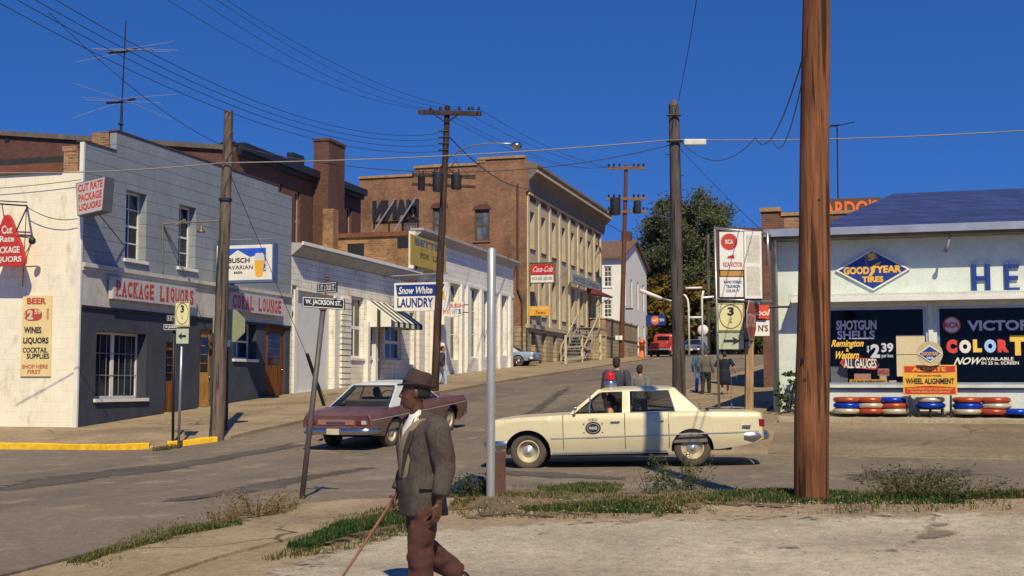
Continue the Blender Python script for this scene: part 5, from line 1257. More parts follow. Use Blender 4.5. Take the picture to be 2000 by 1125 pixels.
# tilted street name post
b = pt(584, 984, d=16.2); t = pt(631, 606, d=16.2)
sn = thing('street_sign_post', 'leaning dark street name post at the near corner', 'street sign', b)
mb = MB(); mb.tube([b - UPZ * .3, t], .036, 12); mb.build('post', plain('grey_brown_post', (.10, .085, .075), .6, .2, 4, metal=.3), sn, smooth=True)
M_PLT = plain('white_plate', (.70, .70, .64), .5, .06)
def plate(name, c, U, w, h, txt, parent, par_mats):
    U = Vector(U).normalized(); V = UPZ; n = U.cross(V) * 1
    if n.dot(FW) > 0: n = -n
    p = Panel(Vector(c) - U * w / 2 - V * h / 2, U, V, w, h, n)
    mb = MB(); p.slab(mb, .02, 0, 0, 1, 0, 1, .01); o = mb.build(name, BLK, parent)
    mb = MB()
    for s in (1, -1):
        pp_ = Panel(p.o if s == 1 else p.o + U * w, U * s, V, w, h, n * s); k = .013
        for r in ((.02, .98, .05, .12), (.02, .98, .88, .95), (.02, .035, .12, .88), (.965, .98, .12, .88)): pp_.rect(mb, *r, k)
        pp_.text(mb, txt, .08, .92, .22, .78, k, 0, bold=.03)
    mb.build('lettering', M_PLT, o); return o
c = pt(632, 592, d=16.2); plate('name_plate', c, RT + UPZ * -.07 - FW * .1, .58, .145, 'W. JACKSON ST.', sn, None)
c = pt(639, 562, d=16.2); o = plate('name_plate', c, RT * .75 - FW * .66 + UPZ * -.0, .40, .14, 'S. ST. LOUIS ST.', sn, None)
mb = MB(); mb.tube([t, t + UPZ * .03], .05, 10); mb.tube([t + UPZ * .02, pt(640, 548, d=16.2)], .012, 6); q = pt(640, 546, d=16.2); mb.lathe([(.001, -.02), (.03, 0), (.012, .02), (.03, .035), (.001, .06)], q, 'Z', 8); mb.build('finial', RUST, sn)
# route marker at the far left corner with a second street sign behind
M_RTE = plain('pale_yellow_sign', (.66, .62, .30), .5, .06)
def route_marker(parent, p, t='3'):
    mb = MB(); p.slab(mb, .02); o = mb.build('route_plate', M_RTE, parent); mb = MB()
    for (a, b, c, d) in ((0.02, .98, 0.02, .04), (.02, .98, .96, .98), (.02, .045, .04, .96), (.955, .98, .04, .96)): p.rect(mb, a, b, c, d, .004)
    rx = p.w * .42; p.disc(mb, .5, .52, rx, .006, 0, 40, p.h * .43, r0=rx * .94)
    p.text(mb, t, .38, .62, .56, .86, .008, 0, bold=.04); p.text(mb, 'U', .46, .54, .40, .45, .008, 0); p.text(mb, 'S', .46, .54, .30, .36, .008, 0); mb.build('lettering', BLK, o)
def arrow(parent, p, d=1):
    mb = MB(); p.slab(mb, .02); o = mb.build('arrow_plate', plain('pale_green_sign', (.42, .46, .30), .5, .06) if 'pale_green_sign' not in bpy.data.materials else bpy.data.materials['pale_green_sign'], parent); mb = MB()
    pts = [(.2, .42), (.58, .42), (.55, .25), (.85, .5), (.55, .75), (.58, .58), (.2, .58)]
    if d < 0: pts = [(1 - a, b) for a, b in pts][::-1]
    p.poly(mb, pts, .006); mb.build('arrow', BLK, o)
b = pt(349, 852, d=30); ml = thing('route_sign_post', 'thin post with pale route 3 marker and left arrow by the yellow kerb', 'road sign', b)
mb = MB(); mb.tube([b - UPZ * .3, pt(356, 640, d=30)], .035, 8); mb.build('post', STEEL, ml, smooth=True)
def cpanel(x0, y0, x1, y1, d):
    a = pt(x0, y1, d=d); return Panel(a, RT, UPZ, (pt(x1, y1, d=d) - a).length, pt(x0, y0, d=d).z - a.z, -FW)
route_marker(ml, cpanel(341, 589, 370, 638, 29.9)); arrow(ml, cpanel(344, 642, 368, 671, 29.9), -1)
b = pt(338, 845, d=30.6); s2 = thing('street_sign_post', 'dark street name post just behind the route 3 marker', 'street sign', b)
mb = MB(); mb.tube([b - UPZ * .3, pt(340, 622, d=30.6)], .035, 8); mb.build('post', DKMET, s2, smooth=True)
plate('name_plate', pt(339, 639, d=30.5), RT, .50, .15, 'W. JACKSON ST.', s2, None); plate('name_plate', pt(341, 622, d=30.7), RT * .6 + FW * .8, .5, .14, 'S. ST. LOUIS ST.', s2, None)
# stop sign seen from behind, by the wooden pole
b = onground(pt(443, 806, d=33)); ss = thing('stop_sign', 'back of an octagonal sign behind the short grey pole', 'road sign', b)
mb = MB(); mb.bar(b - UPZ * .3, pt(444, 668, d=33), .09, .07); mb.build('post', DKMET, ss)
c = pt(447, 636, d=33); mb = MB(); r = .47; U = RT; mb.prism([c + U * (r * math.cos(R(22.5 + 45 * i))) + UPZ * (r * math.sin(R(22.5 + 45 * i))) for i in range(8)], FW * .015); mb.build('octagon_back', plain('dull_green_sign_back', (.22, .23, .13), .6, .1), ss)
mb = MB(); p = cpanel(440, 664, 449, 677, 32.9); p.slab(mb, .02); mb.build('tag_plate', WHT, ss)
# wooden post with route sign, stop sign on the right
D = 27.0
b = pt(1462, 806, d=D); wsn = thing('sign_post', 'square pine post carrying the route 3 marker and right arrow', 'road sign', b)
mb = MB(); mb.bar(b - UPZ * .3, pt(1464, 640, d=D), .17, .15, up=FW); mb.build('post', WOOD, wsn)
p = cpanel(1401, 592, 1454, 647, D - .12); route_marker(wsn, p); p = cpanel(1404, 650, 1453, 682, D - .12); arrow(wsn, p, 1)
mb = MB(); mb.box(0, 0.01, 0, .01, 0, .01) if False else None
mb.bar(pt(1447, 615, d=D - .08), pt(1466, 615, d=D - .08), .03, .05); mb.bar(pt(1449, 665, d=D - .08), pt(1466, 665, d=D - .08), .03, .05); mb.bar(pt(1459, 592, d=D - .02), pt(1459, 680, d=D - .02), .08, .05); mb.build('bracket', DKMET, wsn)
c = pt(1468, 626, d=D - .25); st2 = thing('stop_sign', 'red stop sign turned nearly edge on, on the pine post', 'road sign', c)
U = (RT * .402 + FW * .916).normalized(); n = (RT * .916 - FW * .402); r = .46
O = [c + U * (r * math.cos(R(22.5 + 45 * i))) + UPZ * (r * math.sin(R(22.5 + 45 * i))) for i in range(8)]
M_STOP = plain('faded_stop_red', (.30, .05, .035), .5, .15)
mb = MB(); mb.prism([c + (v - c) * 1.0 for v in O], -n * .015); mb.build('rim', plain('stop_rim', (.45, .35, .3), .5), st2)
mb = MB(); mb.add([c + (v - c) * .95 + n * .003 for v in O], [list(range(8))]); mb.build('octagon', M_STOP, st2)
U2 = U if (U.cross(UPZ)).dot(n) > 0 else -U
mb = MB(); text(mb, 'STOP', c - U2 * .36 - UPZ * .15 + n * .006, U2, UPZ, .72, .3, 0, bold=.03); mb.build('lettering', plain('stop_letters', (.50, .32, .26), .5), st2)
mb = MB(); mb.bar(c - UPZ * .55 - n * .05, c + UPZ * .45 - n * .05, .06, .03); mb.build('back_strap', STEEL, st2)
# projecting shop sign in a pipe frame
D = 28.0
fs = thing('shop_sign_frame', 'steel pipe frame with white television dealer panels at the store corner', 'sign', onground(pt(1403, 808, d=D)))
P = lambda x, y, dd=D: pt(x, y, d=dd)
mb = MB(); mb.tube([P(1405, 815), P(1396, 447)], .03, 8); mb.tube([P(1394, 446), P(1497, 455)], .035, 8); mb.tube([P(1396, 584), P(1508, 589)], .03, 8); mb.tube([P(1499, 450), P(1500, 520)], .035, 8); mb.tube([P(1499, 456), P(1512, 459, 29)], .03, 8); mb.build('pipe_frame', STEEL, fs, smooth=True)
p = cpanel(1404, 449, 1491, 586, D); mb = MB(); p.slab(mb, .12, 0, -.06, 1.02, -.01, 1.03); mb.build('cabinet', plain('dark_maroon_cabinet', (.09, .03, .02), .7, .2), fs)
p1 = cpanel(1406, 453, 1453, 527, D - .06); mb = MB(); p1.slab(mb, .05); mb.build('panel', WHT, fs)
mb = MB(); p1.disc(mb, .40, .74, .19, .006); 
p1.text(mb, 'RCA VICTOR', .14, .94, .08, .2, .008, 0, bold=.02)
p1.poly(mb, [(.30, .30), (.62, .30), (.60, .40), (.34, .36)], .006)
mb.build('lettering', REDP, fs); mb = MB(); p1.text(mb, 'RCA', .24, .56, .68, .80, .012, 0, bold=.03); mb.build('emblem_letters', WHT, fs)
p1 = cpanel(1406, 541, 1452, 580, D - .06); mb = MB(); p1.slab(mb, .05); mb.build('panel', WHT, fs)
mb = MB()
for i, t in enumerate(('RADIO STEREO', 'TELEVISION', 'COLOR TV')): p1.text(mb, t, (.18, .27, .27)[i], (.93, .86, .84)[i], .68 - .22 * i, .82 - .22 * i, .008, 0, bold=.02)
mb.build('lettering', BLUP, fs)
p1 = cpanel(1407, 529, 1452, 539, D - .04); mb = MB(); p1.slab(mb, .03); mb.build('tan_strip', YELP if False else plain('tan_strip_paint', (.45, .24, .05), .7), fs)
p1 = cpanel(1455, 452, 1489, 583, D - .08); mb = MB(); p1.slab(mb, .04); 
mb.build('letter_board', WHT, fs); mb = MB(); nr = 46
for i in range(nr):
    b_ = .05 + .90 * i / nr
    if abs(b_ - .5) < .02: continue
    x = .13
    while x < .86:
        L = random.choice((.04, .06, .09)); p1.rect(mb, x, min(x + L, .88), b_, b_ + .009, .005); x += L + .03
mb.build('slotted_texture', plain('grille_tan', (.42, .36, .22), .8), fs)
# red and white shop sign at the brick wall
D = 28.4
p = cpanel(1478, 596, 1503, 656, D); sc2 = thing('hanging_sign', 'red over white shop sign half hidden by the stop sign', 'sign', p.p(.5, 0))
mb = MB(); p.slab(mb, .1, 0, -.9, 1.04, -.02, 1.02); mb.build('cabinet', RUST, sc2)
mb = MB(); p.rect(mb, -.85, 1, .55, 1, .006, 0); p.rect(mb, -.85, 1, 0, .50, .006, 1); mb.build('face', [plain('bright_red_face', (.60, .06, .02), .5), WHT], sc2)
mb = MB(); p.text(mb, 'Kool', -.55, .92, .66, .86, .012, 0, bold=.02, shear=.3); p.text(mb, "N'S", .12, .88, .14, .36, .012, 1, bold=.03); mb.build('lettering', [WHT, plain('sign_brown', (.12, .05, .02), .6)], sc2)
mb = MB(); mb.tube([p.p(1, .95, -.05), p.p(1, .95, -.05) + RT * .5], .03, 6); mb.build('bracket', DKMET, sc2)
# far white pipe frames, hydrant, lamp arm
fr = thing('pipe_frame', 'white painted pipe frame beside the far road', 'frame', onground(pt(1345, 660, d=100)))
mb = MB(); d = 100; mb.tube([onground(P(1346, 665, d)), P(1345, 600, d), P(1343, 585, d), P(1338, 577, d), P(1332, 576, d)], .085, 8); mb.tube([onground(P(1372, 665, d)), P(1371, 580, d), P(1374, 568, d)], .085, 8); mb.tube([P(1339, 563, d), P(1371, 562, d)], .1, 6); mb.tube([P(1345, 620, d), P(1371, 620, d)], .1, 6); mb.build('pipe', WHT, fr, smooth=True)
lr = thing('lamp_arm', 'long white lamp arm reaching over the far street', 'street lamp', P(1252, 568, 96))
mb = MB(); mb.tube([P(1250, 567, 96), P(1292, 583, 96)], [.16, .13], 8); mb.build('lamp_head', WHT, lr, smooth=True)
mb = MB(); mb.tube([P(1290, 582, 96), P(1318, 590, 96), P(1330, 592, 96)], .09, 8); mb.tube([P(1331, 592, 96), onground(P(1331, 650, 96))], .1, 8); mb.build('pole', STEEL, lr, smooth=True)
hy = thing('orange_hydrant', 'small orange hydrant post at the kerb below the white house', 'hydrant', onground(pt(1254, 686, d=100)))
c = hy.location; mb = MB(); mb.lathe([(.30, 0), (.30, .1), (.22, .12), (.22, 1.2), (.28, 1.22), (.28, 1.3), (.18, 1.45), (.001, 1.5)], c, 'Z', 12); mb.tube([Vector(c) + Vector((-.35, 0, .9)), Vector(c) + Vector((.35, 0, .9))], .1, 8); mb.build('barrel', ORGP, hy, smooth=True)
ga = thing('gas_pump', 'pale round topped fuel pump far off between the parked cars', 'fuel pump', onground(pt(1373, 655, d=112)))
c = Vector(ga.location); mb = MB(); mb.box(c.x - .4, c.x + .4, c.y - .3, c.y + .3, c.z, c.z + 1.7); bevel(mb.build('cabinet', GREY, ga), .05); mb = MB(); mb.lathe([(.001, -.12), (.42, -.12), (.5, 0), (.42, .12), (.001, .12)], c + Vector((0, 0, 2.3)), 'Y', 18); mb.build('globe', WHT, ga, smooth=True); mb = MB(); mb.tube([c + UPZ * 1.7, c + UPZ * 1.9], .1, 8); mb.build('neck', STEEL, ga)
# television antenna on the grey store
q0 = pt(236, 248, d=40); q1 = pt(246, 40, d=40)
ta = thing('tv_antenna', 'tall double television antenna on the grey store roof', 'antenna', q0)
mb = MB(); mb.tube([q0 - UPZ * .9, q0.lerp(q1, .2)], .045, 8); mb.tube([q0.lerp(q1, .2), q1], .024, 6); mb.lathe([(.03, 0), (.10, .04), (.06, .10), (.03, .14)], q0 + UPZ * .05, 'Z', 10); mb.build('mast', DKMET, ta)
for (cy, els) in ((100, ((178, 95, 347, 98), (210, 101, 300, 94), (150, 121, 240, 103), (240, 97, 340, 81), (187, 96, 330, 101))), (198, ((143, 163, 240, 194), (160, 190, 235, 196), (235, 193, 345, 184), (245, 196, 335, 234), (143, 230, 240, 198), (165, 195, 320, 201)))):
    mb = MB(); bpx = 243 if cy == 100 else 239
    mb.tube([pt(bpx - 30, cy + 3, d=39.4), pt(bpx, cy + 1, d=40), pt(bpx + 24, cy - 5, d=40.8)], .045, 6)
    bo = mb.build('boom', DKMET, ta); mb = MB()
    for (x0, y0, x1, y1) in els: mb.tube([pt(x0, y0, d=39.6), pt(x1, y1, d=40.4)], .009, 5)
    mb.build('elements', GREY, bo)
# blue cloth bundle behind the post
bm_ = MB(); c = onground(pt(925, 955, d=16.4)); 
bm_.ell(c + Vector((0, 0, .1)), (.22, .18, .17), n=20, k=12); bm_.ell(c + Vector((-.18, .05, .06)), (.16, .14, .12), n=16, k=10); f_ = fuse(bm_, .02, 6)
f_.v = [v + v.normalized() * 0 + Vector((mnoise.noise(v * 9), mnoise.noise(v * 9 + Vector((5, 0, 0))), mnoise.noise(v * 8 + Vector((0, 7, 0))))) * .035 for v in f_.v]
tag(f_.build('blue_bundle', plain('dark_blue_tarp', (.010, .022, .075), .6, .2), smooth=True), 'crumpled dark blue bundle lying in the weeds beside the steel post', 'bundle')

# ------------------------------------------------------------ wires
def wire(a, b, sag=.3, r=.012, mat=WIRE, label=None, group=None, n=24, name='overhead_wire'):
    a, b = Vector(a), Vector(b); mb = MB()
    mb.tube([a.lerp(b, i / n) - UPZ * (sag * 4 * (i / n) * (1 - i / n)) for i in range(n + 1)], r * .72, 5)
    return tag(mb.build(name, mat, smooth=True), label, 'wire', group)
for (x0, y0, y1, px1) in ((28, 23, 295, 866), (77, 24, 282, 866), (113, 24, 270, 867), (152, 23, 259, 867)):
    a2 = pt(x0 - 90, y0 - 51, d=22); b = pt(px1, y1, d=46.9)
    wire(a2, b, 1.0, .012, label='thin black line sagging from the upper left to the transformer pole rack', group='lines from the upper left to the transformer pole')
for (x0, px1) in ((430, 841), (483, 860), (518, 897), (541, 935)):
    a = pt(x0, 23, d=30); b = pt(px1, 214, d=46.85); a2 = a + (a - b) * .3
    wire(a2, b, .7, .009, label='thin high line descending to the top crossarm of the transformer pole', group='high lines down to the crossarm')
for (px, qx) in ((841, 1189), (860, 1199), (897, 1247), (935, 1257)):
    wire(pt(px, 213, d=46.85), pt(qx, 325, d=97.8), .9, .014, label='thin high line from the near crossarm to the distant rusty pole', group='high lines up the street')
A = pt(436, 318, d=31.1); Bp = pt(1312, 273, d=32.8)
wire(A, Bp, .12, .024, CABLE, 'thick pale cable crossing the whole street between two poles', n=40)
wire(pt(-60, 337, d=30.0), A, .1, .022, CABLE, 'pale cable running left from the weathered pole past the store corner')
wire(Bp, pt(2200, 240, d=31), .15, .024, CABLE, 'pale cable running right from the pointed grey pole over the store roof', n=40)
wire(pt(452, 284, d=31.2), pt(1310, 283, d=32.9), .72, .016, label='lower slack line strung between the weathered pole and the pointed grey pole', n=40)
wire(pt(95, 24, d=22), pt(434, 284, d=31.2), .25, .010, label='thin service line dropping from the upper left to the weathered pole top')
wire(pt(1326, 288, d=32.9), pt(1490, 452, d=28.2), .05, .010, label='thin guy line slanting from the grey pole down to the shop sign frame')
wire(pt(1325, 196, d=33), pt(1362, -10, d=24), .1, .012, label='thin line rising from the grey pole tip out of view')
wire(pt(1475, 269, d=32), pt(1566, 120, d=14.2), .5, .014, label='drop wire from the pale cable curving up to the thick brown pole', group='drop wires to the thick brown pole')
wire(pt(1508, 270, d=31.8), pt(1567, 158, d=14.2), .5, .012, label='drop wire from the pale cable curving up to the thick brown pole', group='drop wires to the thick brown pole')
wire(pt(1332, 278, d=32.6), pt(1475, 269, d=32), .55, .014, label='slack looped lead hanging below the white splice box')
wire(pt(878, 268, d=46.9), pt(1030, 368, d=77), .5, .035, label='thick black service cable from the transformer pole to the hotel corner')
wire(pt(1174, 430, d=100), pt(1340, 490, d=130), .6, .04, label='thick dark cable leaving the hotel cornice towards the trees')
wire(pt(880, 300, d=47), pt(960, 345, d=77), .6, .014, label='thin service line from the lamp arm towards the brick hotel wall')
wire(pt(452, 345, d=31.4), pt(638, 786, d=41), .0, .012, label='straight guy line from the weathered pole to the ground anchor')
wire(pt(-40, 370, Y=30.05), pt(158, 351, Y=30.05), .03, .014, label='thin wire stapled along the upper part of the white store wall')
wire(pt(53, 404, Y=29.9), pt(152, 427, Y=30.0), .16, .016, label='drooping cable from the triangle sign bracket to the box sign')
fq = thing('utility_pole', 'thin distant grey pole between the far pipe frame and the route signs', 'utility pole', onground(pt(1384, 690, d=118)))
mb = MB(); mb.tube([onground(pt(1384, 690, d=118), -.5), pt(1383, 458, d=118)], [.2, .13], 8); mb.build('pole', POLE_D, fq, smooth=True); mb = MB(); mb.tube([pt(1372, 582, d=117.7), pt(1394, 580, d=117.7)], .12, 6); mb.build('crossarm', STEEL, fq)
g0, g1 = pt(600, 692, d=39.0), pt(637, 786, d=41)
mb = MB(); g1 = Vector((g1.x, g1.y, H(g1.x, g1.y))); mb.tube([g1 - UPZ * .1, g0], .06, 8); tag(mb.build('guy_guard', DKMET), 'slanting dark rod sleeve at the foot of the guy line', 'guy guard')
p = cpanel(1336, 271, 1380, 283, 32.6); mb = MB(); p.slab(mb, .12); o = bevel(mb.build('splice_box', plain('cream_box', (.60, .58, .48), .6)), .03); tag(o, 'white oblong splice box hung on the cable beside the grey pole', 'cable box')
# ------------------------------------------------------------ vegetation
M_LEAF = None
def leafmat(name, c, c2, c3=None):
    q = N(name); p = q.pos(); n = q.noise(p, .9, 3, .6); oi = q.n('NewGeometry')
    base = q.mix(q.ramp(n, .35, .65), c, c2)
    n2 = q.noise(p, 11, 2, .6); base = q.mix(q.ramp(n2, .5, .68, 0, .8), base, c3 or mul(c2, 1.7))
    q.col(base); q.set(.6, spec=.2); q.b.inputs['Subsurface Weight'].default_value = 0
    tr = q.n('BsdfTranslucent'); q.l(base, tr.inputs['Color']); mx = q.n('MixShader'); mx.inputs[0].default_value = .3
    out = q.t.nodes['Material Output']; q.l(q.b.outputs[0], mx.inputs[1]); q.l(tr.outputs[0], mx.inputs[2]); q.l(mx.outputs[0], out.inputs['Surface']); return q.m
LEAF_A = leafmat('dark_green_leaves', (.08, .10, .042), (.135, .15, .062), (.20, .19, .09)); LEAF_B = leafmat('autumn_leaves', (.10, .09, .018), (.22, .13, .025), (.30, .22, .04)); LEAF_C = leafmat('bush_leaves', (.035, .065, .018), (.07, .11, .03))
BARK = polemat('bark', (.06, .045, .035), (.12, .09, .07))
def leaf(mb, c, s, m=0):
    d = Vector((random.gauss(0, 1), random.gauss(0, 1), random.gauss(0, .7))).normalized(); e = d.cross(Vector((random.gauss(0, 1), random.gauss(0, 1), random.gauss(0, 1)))).normalized()
    mb.add([c - d * s, c + e * s * .45, c + d * s, c - e * s * .45], [(0, 1, 2, 3)], m)
def tree(name, label, base, h, rad, trunk_h, nclump, per, ls, mat, cat='tree', group=None, squash=.8, seed=1, core=True):
    random.seed(seed); base = Vector(base); o = thing(name, label, cat, base, group=group)
    tr = MB(); top = base + UPZ * (trunk_h + h * .35)
    tr.tube([base - UPZ * .3, base + UPZ * trunk_h, top], [rad * .09, rad * .06, rad * .025], 8); cr = MB(); cc = base + UPZ * (trunk_h + (h - trunk_h) * .5); rz = (h - trunk_h) * .5
    for i in range(nclump):
        while True:
            v = Vector((random.uniform(-1, 1), random.uniform(-1, 1), random.uniform(-1, 1)))
            if .25 < v.length < 1: break
        v = v.normalized() * (v.length ** .5); k = 1 + .35 * mnoise.noise(v * 2.2 + Vector((seed, 0, 0)))
        c = cc + Vector((v.x * rad * k, v.y * rad * k, v.z * rz * k))
        if i % 5 == 0: tr.tube([base + UPZ * (trunk_h * random.uniform(.7, 1.2)), base.lerp(c, .55) + UPZ * .3, c], [rad * .035, rad * .02, rad * .006], 5)
        cs = rad * random.uniform(.12, .26)
        for _ in range(per):
            leaf(cr, c + Vector((random.gauss(0, .5), random.gauss(0, .5), random.gauss(0, .38))) * cs, ls * random.uniform(.6, 1.4))
    tr.build('trunk', BARK, o, smooth=True); cr.build('crown', mat, o); return o
b = onground(pt(1340, 690, d=150)); tree('leafy_tree', 'large dark green tree above the end of the street', b, 19.2, 6.6, 4.5, 190, 330, .19, LEAF_A, seed=3)
b = onground(pt(1375, 690, d=158)); tree('leafy_tree', 'dark green tree close behind the television dealer sign', b, 16.0, 5.5, 3.5, 150, 260, .19, LEAF_A, seed=5)
b = onground(pt(1285, 690, d=146)); tree('autumn_tree', 'low yellowing tree beside the white house', b, 9, 3.6, .8, 60, 120, .32, LEAF_B, seed=8)
b = onground(pt(1330, 690, d=142)); tree('autumn_tree', 'rusty orange tree behind the far white pipe frame', b, 8, 3.4, .5, 60, 120, .32, LEAF_B, seed=9)
b = onground(pt(1385, 690, d=140)); tree('autumn_tree', 'yellow brown tree behind the fuel pump', b, 8.5, 3.2, .5, 60, 120, .32, LEAF_B, seed=10)
b = onground(pt(1480, 690, d=120)); tree('round_bush', 'bright green bush seen under the red and white hanging sign', b, 6, 3, .3, 40, 100, .3, LEAF_C, 'bush', seed=11)
b = onground(pt(1430, 690, d=135)); tree('round_bush', 'dark bush behind the route 3 marker', b, 6.5, 3.5, .3, 50, 100, .34, LEAF_A, 'bush', seed=12)
b = onground(pt(1565, 690, d=150)); tree('round_bush', 'far dark bush mostly hidden by the brick building', b, 7, 5, .3, 50, 100, .4, LEAF_A, 'bush', seed=13)
random.seed(77); wd_ = MB()
for i in range(150):
    q = gnd(1215 + 400 * (i / 150) + random.uniform(-8, 8), 694); r_ = random.uniform(168, 200); dv = Vector((q.x, q.y, 0)).normalized(); c = dv * r_; c.z = H(c.x, c.y) + random.uniform(.3, 6) * (1 if i % 3 else .6)
    cs = random.uniform(1.2, 2.4)
    for _ in range(90): leaf(wd_, c + Vector((random.gauss(0, .6), random.gauss(0, .6), random.gauss(0, .45))) * cs, random.uniform(.25, .6), i % 4 == 0)
tag(wd_.build('far_woods', [LEAF_A, LEAF_B]), 'dark mass of woods closing the end of the street', kind='stuff')
# shrub at the store corner
b = Vector((pt(1542, 795, Y=29.15).x, 29.15, H(-1.7, 29.15))); tree('flowering_shrub', 'leafy shrub with pale flowers at the left corner of the tyre store', b, 1.05, .30, .05, 36, 45, .035, LEAF_C, 'shrub', seed=14)
# grass and weeds
GRASS = leafmat('verge_grass', (.028, .080, .016), (.06, .105, .024), (.14, .14, .045)); STRAW = leafmat('dry_grass', (.22, .15, .06), (.30, .21, .09), (.14, .13, .045)); WEED = leafmat('weed_leaves', (.04, .06, .02), (.085, .10, .04), (.17, .16, .08))
def blade(mb, p, h, w, lean, m=0):
    p = p - UPZ * .02; h += .015
    a = random.uniform(0, 6.283); dx, dy = math.cos(a), math.sin(a); s = Vector((-dy, dx, 0)) * w; t = p + Vector((dx * lean, dy * lean, h)); mid = p + Vector((dx * lean * .35, dy * lean * .35, h * .6))
    mb.add([p - s, p + s, mid + s * .7, t, mid - s * .7], [(0, 1, 2, 3, 4)], m)
def patch_pts(pix, n):
    P = [gnd(*q) for q in pix]; xs = [p.x for p in P]; ys = [p.y for p in P]; out = []
    while len(out) < n:
        x, y = random.uniform(min(xs), max(xs)), random.uniform(min(ys), max(ys)); c = False
        for i in range(len(P)):
            a, b = P[i], P[i - 1]
            if (a.y > y) != (b.y > y) and x < (b.x - a.x) * (y - a.y) / (b.y - a.y) + a.x: c = not c
        if c: out.append(Vector((x, y, H(x, y))))
    return out
random.seed(21)
mb = MB(); ms = [GRASS, STRAW]
Z4 = lambda x, y: (x * .3, 780 + y * .3)
Z6 = lambda x, y: (860 + x * .27, 860 + y * .27)
def strip(pix, n, h, dry=.25, w=.008):
    h *= .75
    for p in patch_pts(pix, int(n * 1.15)):
        if mnoise.noise(p * 2.6) + .6 * mnoise.noise(p * 7) < random.uniform(-.75, .0): continue
        k = mnoise.noise(p * 1.3) * .5 + .5
        blade(mb, p, h * random.uniform(.4, 1.15) * (.6 + .8 * k), w * random.uniform(.7, 1.4), h * random.uniform(.1, .7), 1 if random.random() < dry + (k - .5) * .5 else 0)
strip([Z4(*q) for q in ((430, 1085), (760, 985), (1100, 905), (1110, 925), (760, 1010), (560, 1080))], 3800, .09, .35)
strip([Z4(*q) for q in ((1100, 870), (1560, 800), (1580, 830), (1130, 905))], 3500, .10, .2)
strip([(560, 1070), (660, 1030), (795, 998), (795, 1025), (700, 1045), (600, 1075)], 9500, .11, -.05)
strip([(880, 985), (950, 955), (960, 968), (900, 1000)], 1500, .09, .6)
strip([Z6(*q) for q in ((700, 350), (1000, 320), (1330, 330), (1250, 390), (760, 385))], 3800, .10, .2)
strip([Z6(*q) for q in ((300, 380), (760, 390), (1100, 420), (1000, 440), (420, 420))], 2600, .07, .55)
strip([Z6(*q) for q in ((560, 500), (1000, 470), (1300, 440), (1650, 500), (1770, 525), (1040, 525), (620, 520))], 5200, .09, .25)
strip([Z6(*q) for q in ((1150, 410), (1560, 420), (1900, 390), (2000, 440), (1700, 480), (1200, 450))], 3200, .08, .6)
strip([z7(*q) for q in ((40, 480), (150, 450), (560, 440), (1000, 465), (1560, 492), (1700, 512), (900, 512), (560, 515), (100, 512))], 6500, .10, .12)
strip([z7(*q) for q in ((1050, 470), (1700, 465), (2000, 460), (2050, 475), (1700, 482))], 2600, .10, .2)
strip([Z4(*q) for q in ((-20, 285), (60, 275), (250, 250), (240, 262), (100, 300), (-20, 298))], 1500, .12, .3)
strip([Z4(*q) for q in ((990, 330), (1150, 310), (1160, 322), (1000, 345))], 900, .16, .5)
strip([Z4(*q) for q in ((1800, 70), (1950, 75), (2000, 110), (1900, 100))], 900, .14, .4); strip([Z4(*q) for q in ((1740, 155), (1790, 160), (1780, 172))], 300, .14, .4); strip([Z4(*q) for q in ((1490, 62), (1560, 60), (1540, 72))], 250, .14, .4)
strip([(1420, 690), (1500, 690), (1500, 705), (1440, 705)], 900, .3, .2, .02)
def sparse(pix, n, h, dry):
    for p in patch_pts(pix, n):
        if mnoise.noise(p * 1.1 + Vector((3, 1, 0))) < random.uniform(-.5, .3): continue
        for _ in range(3): blade(mb, p + Vector((random.gauss(0, .03), random.gauss(0, .03), 0)), h * random.uniform(.4, 1.3), .007, h * random.uniform(.2, .9), 1 if random.random() < dry else 0)
sparse([(860, 1010), (940, 955), (1100, 942), (1560, 955), (2000, 960), (2000, 995), (1560, 1004), (1100, 1014)], 3600, .055, .6)
sparse([(120, 1110), (330, 1020), (560, 975), (600, 985), (380, 1050), (190, 1115)], 1500, .05, .7)
sparse([(520, 1095), (660, 1012), (800, 980), (850, 990), (810, 1040), (700, 1072)], 1500, .05, .55)
sparse([(430, 880), (620, 800), (780, 775), (1000, 735), (1000, 722), (760, 760), (560, 800)], 700, .07, .7)
tag(mb.build('grass', ms), kind='stuff')
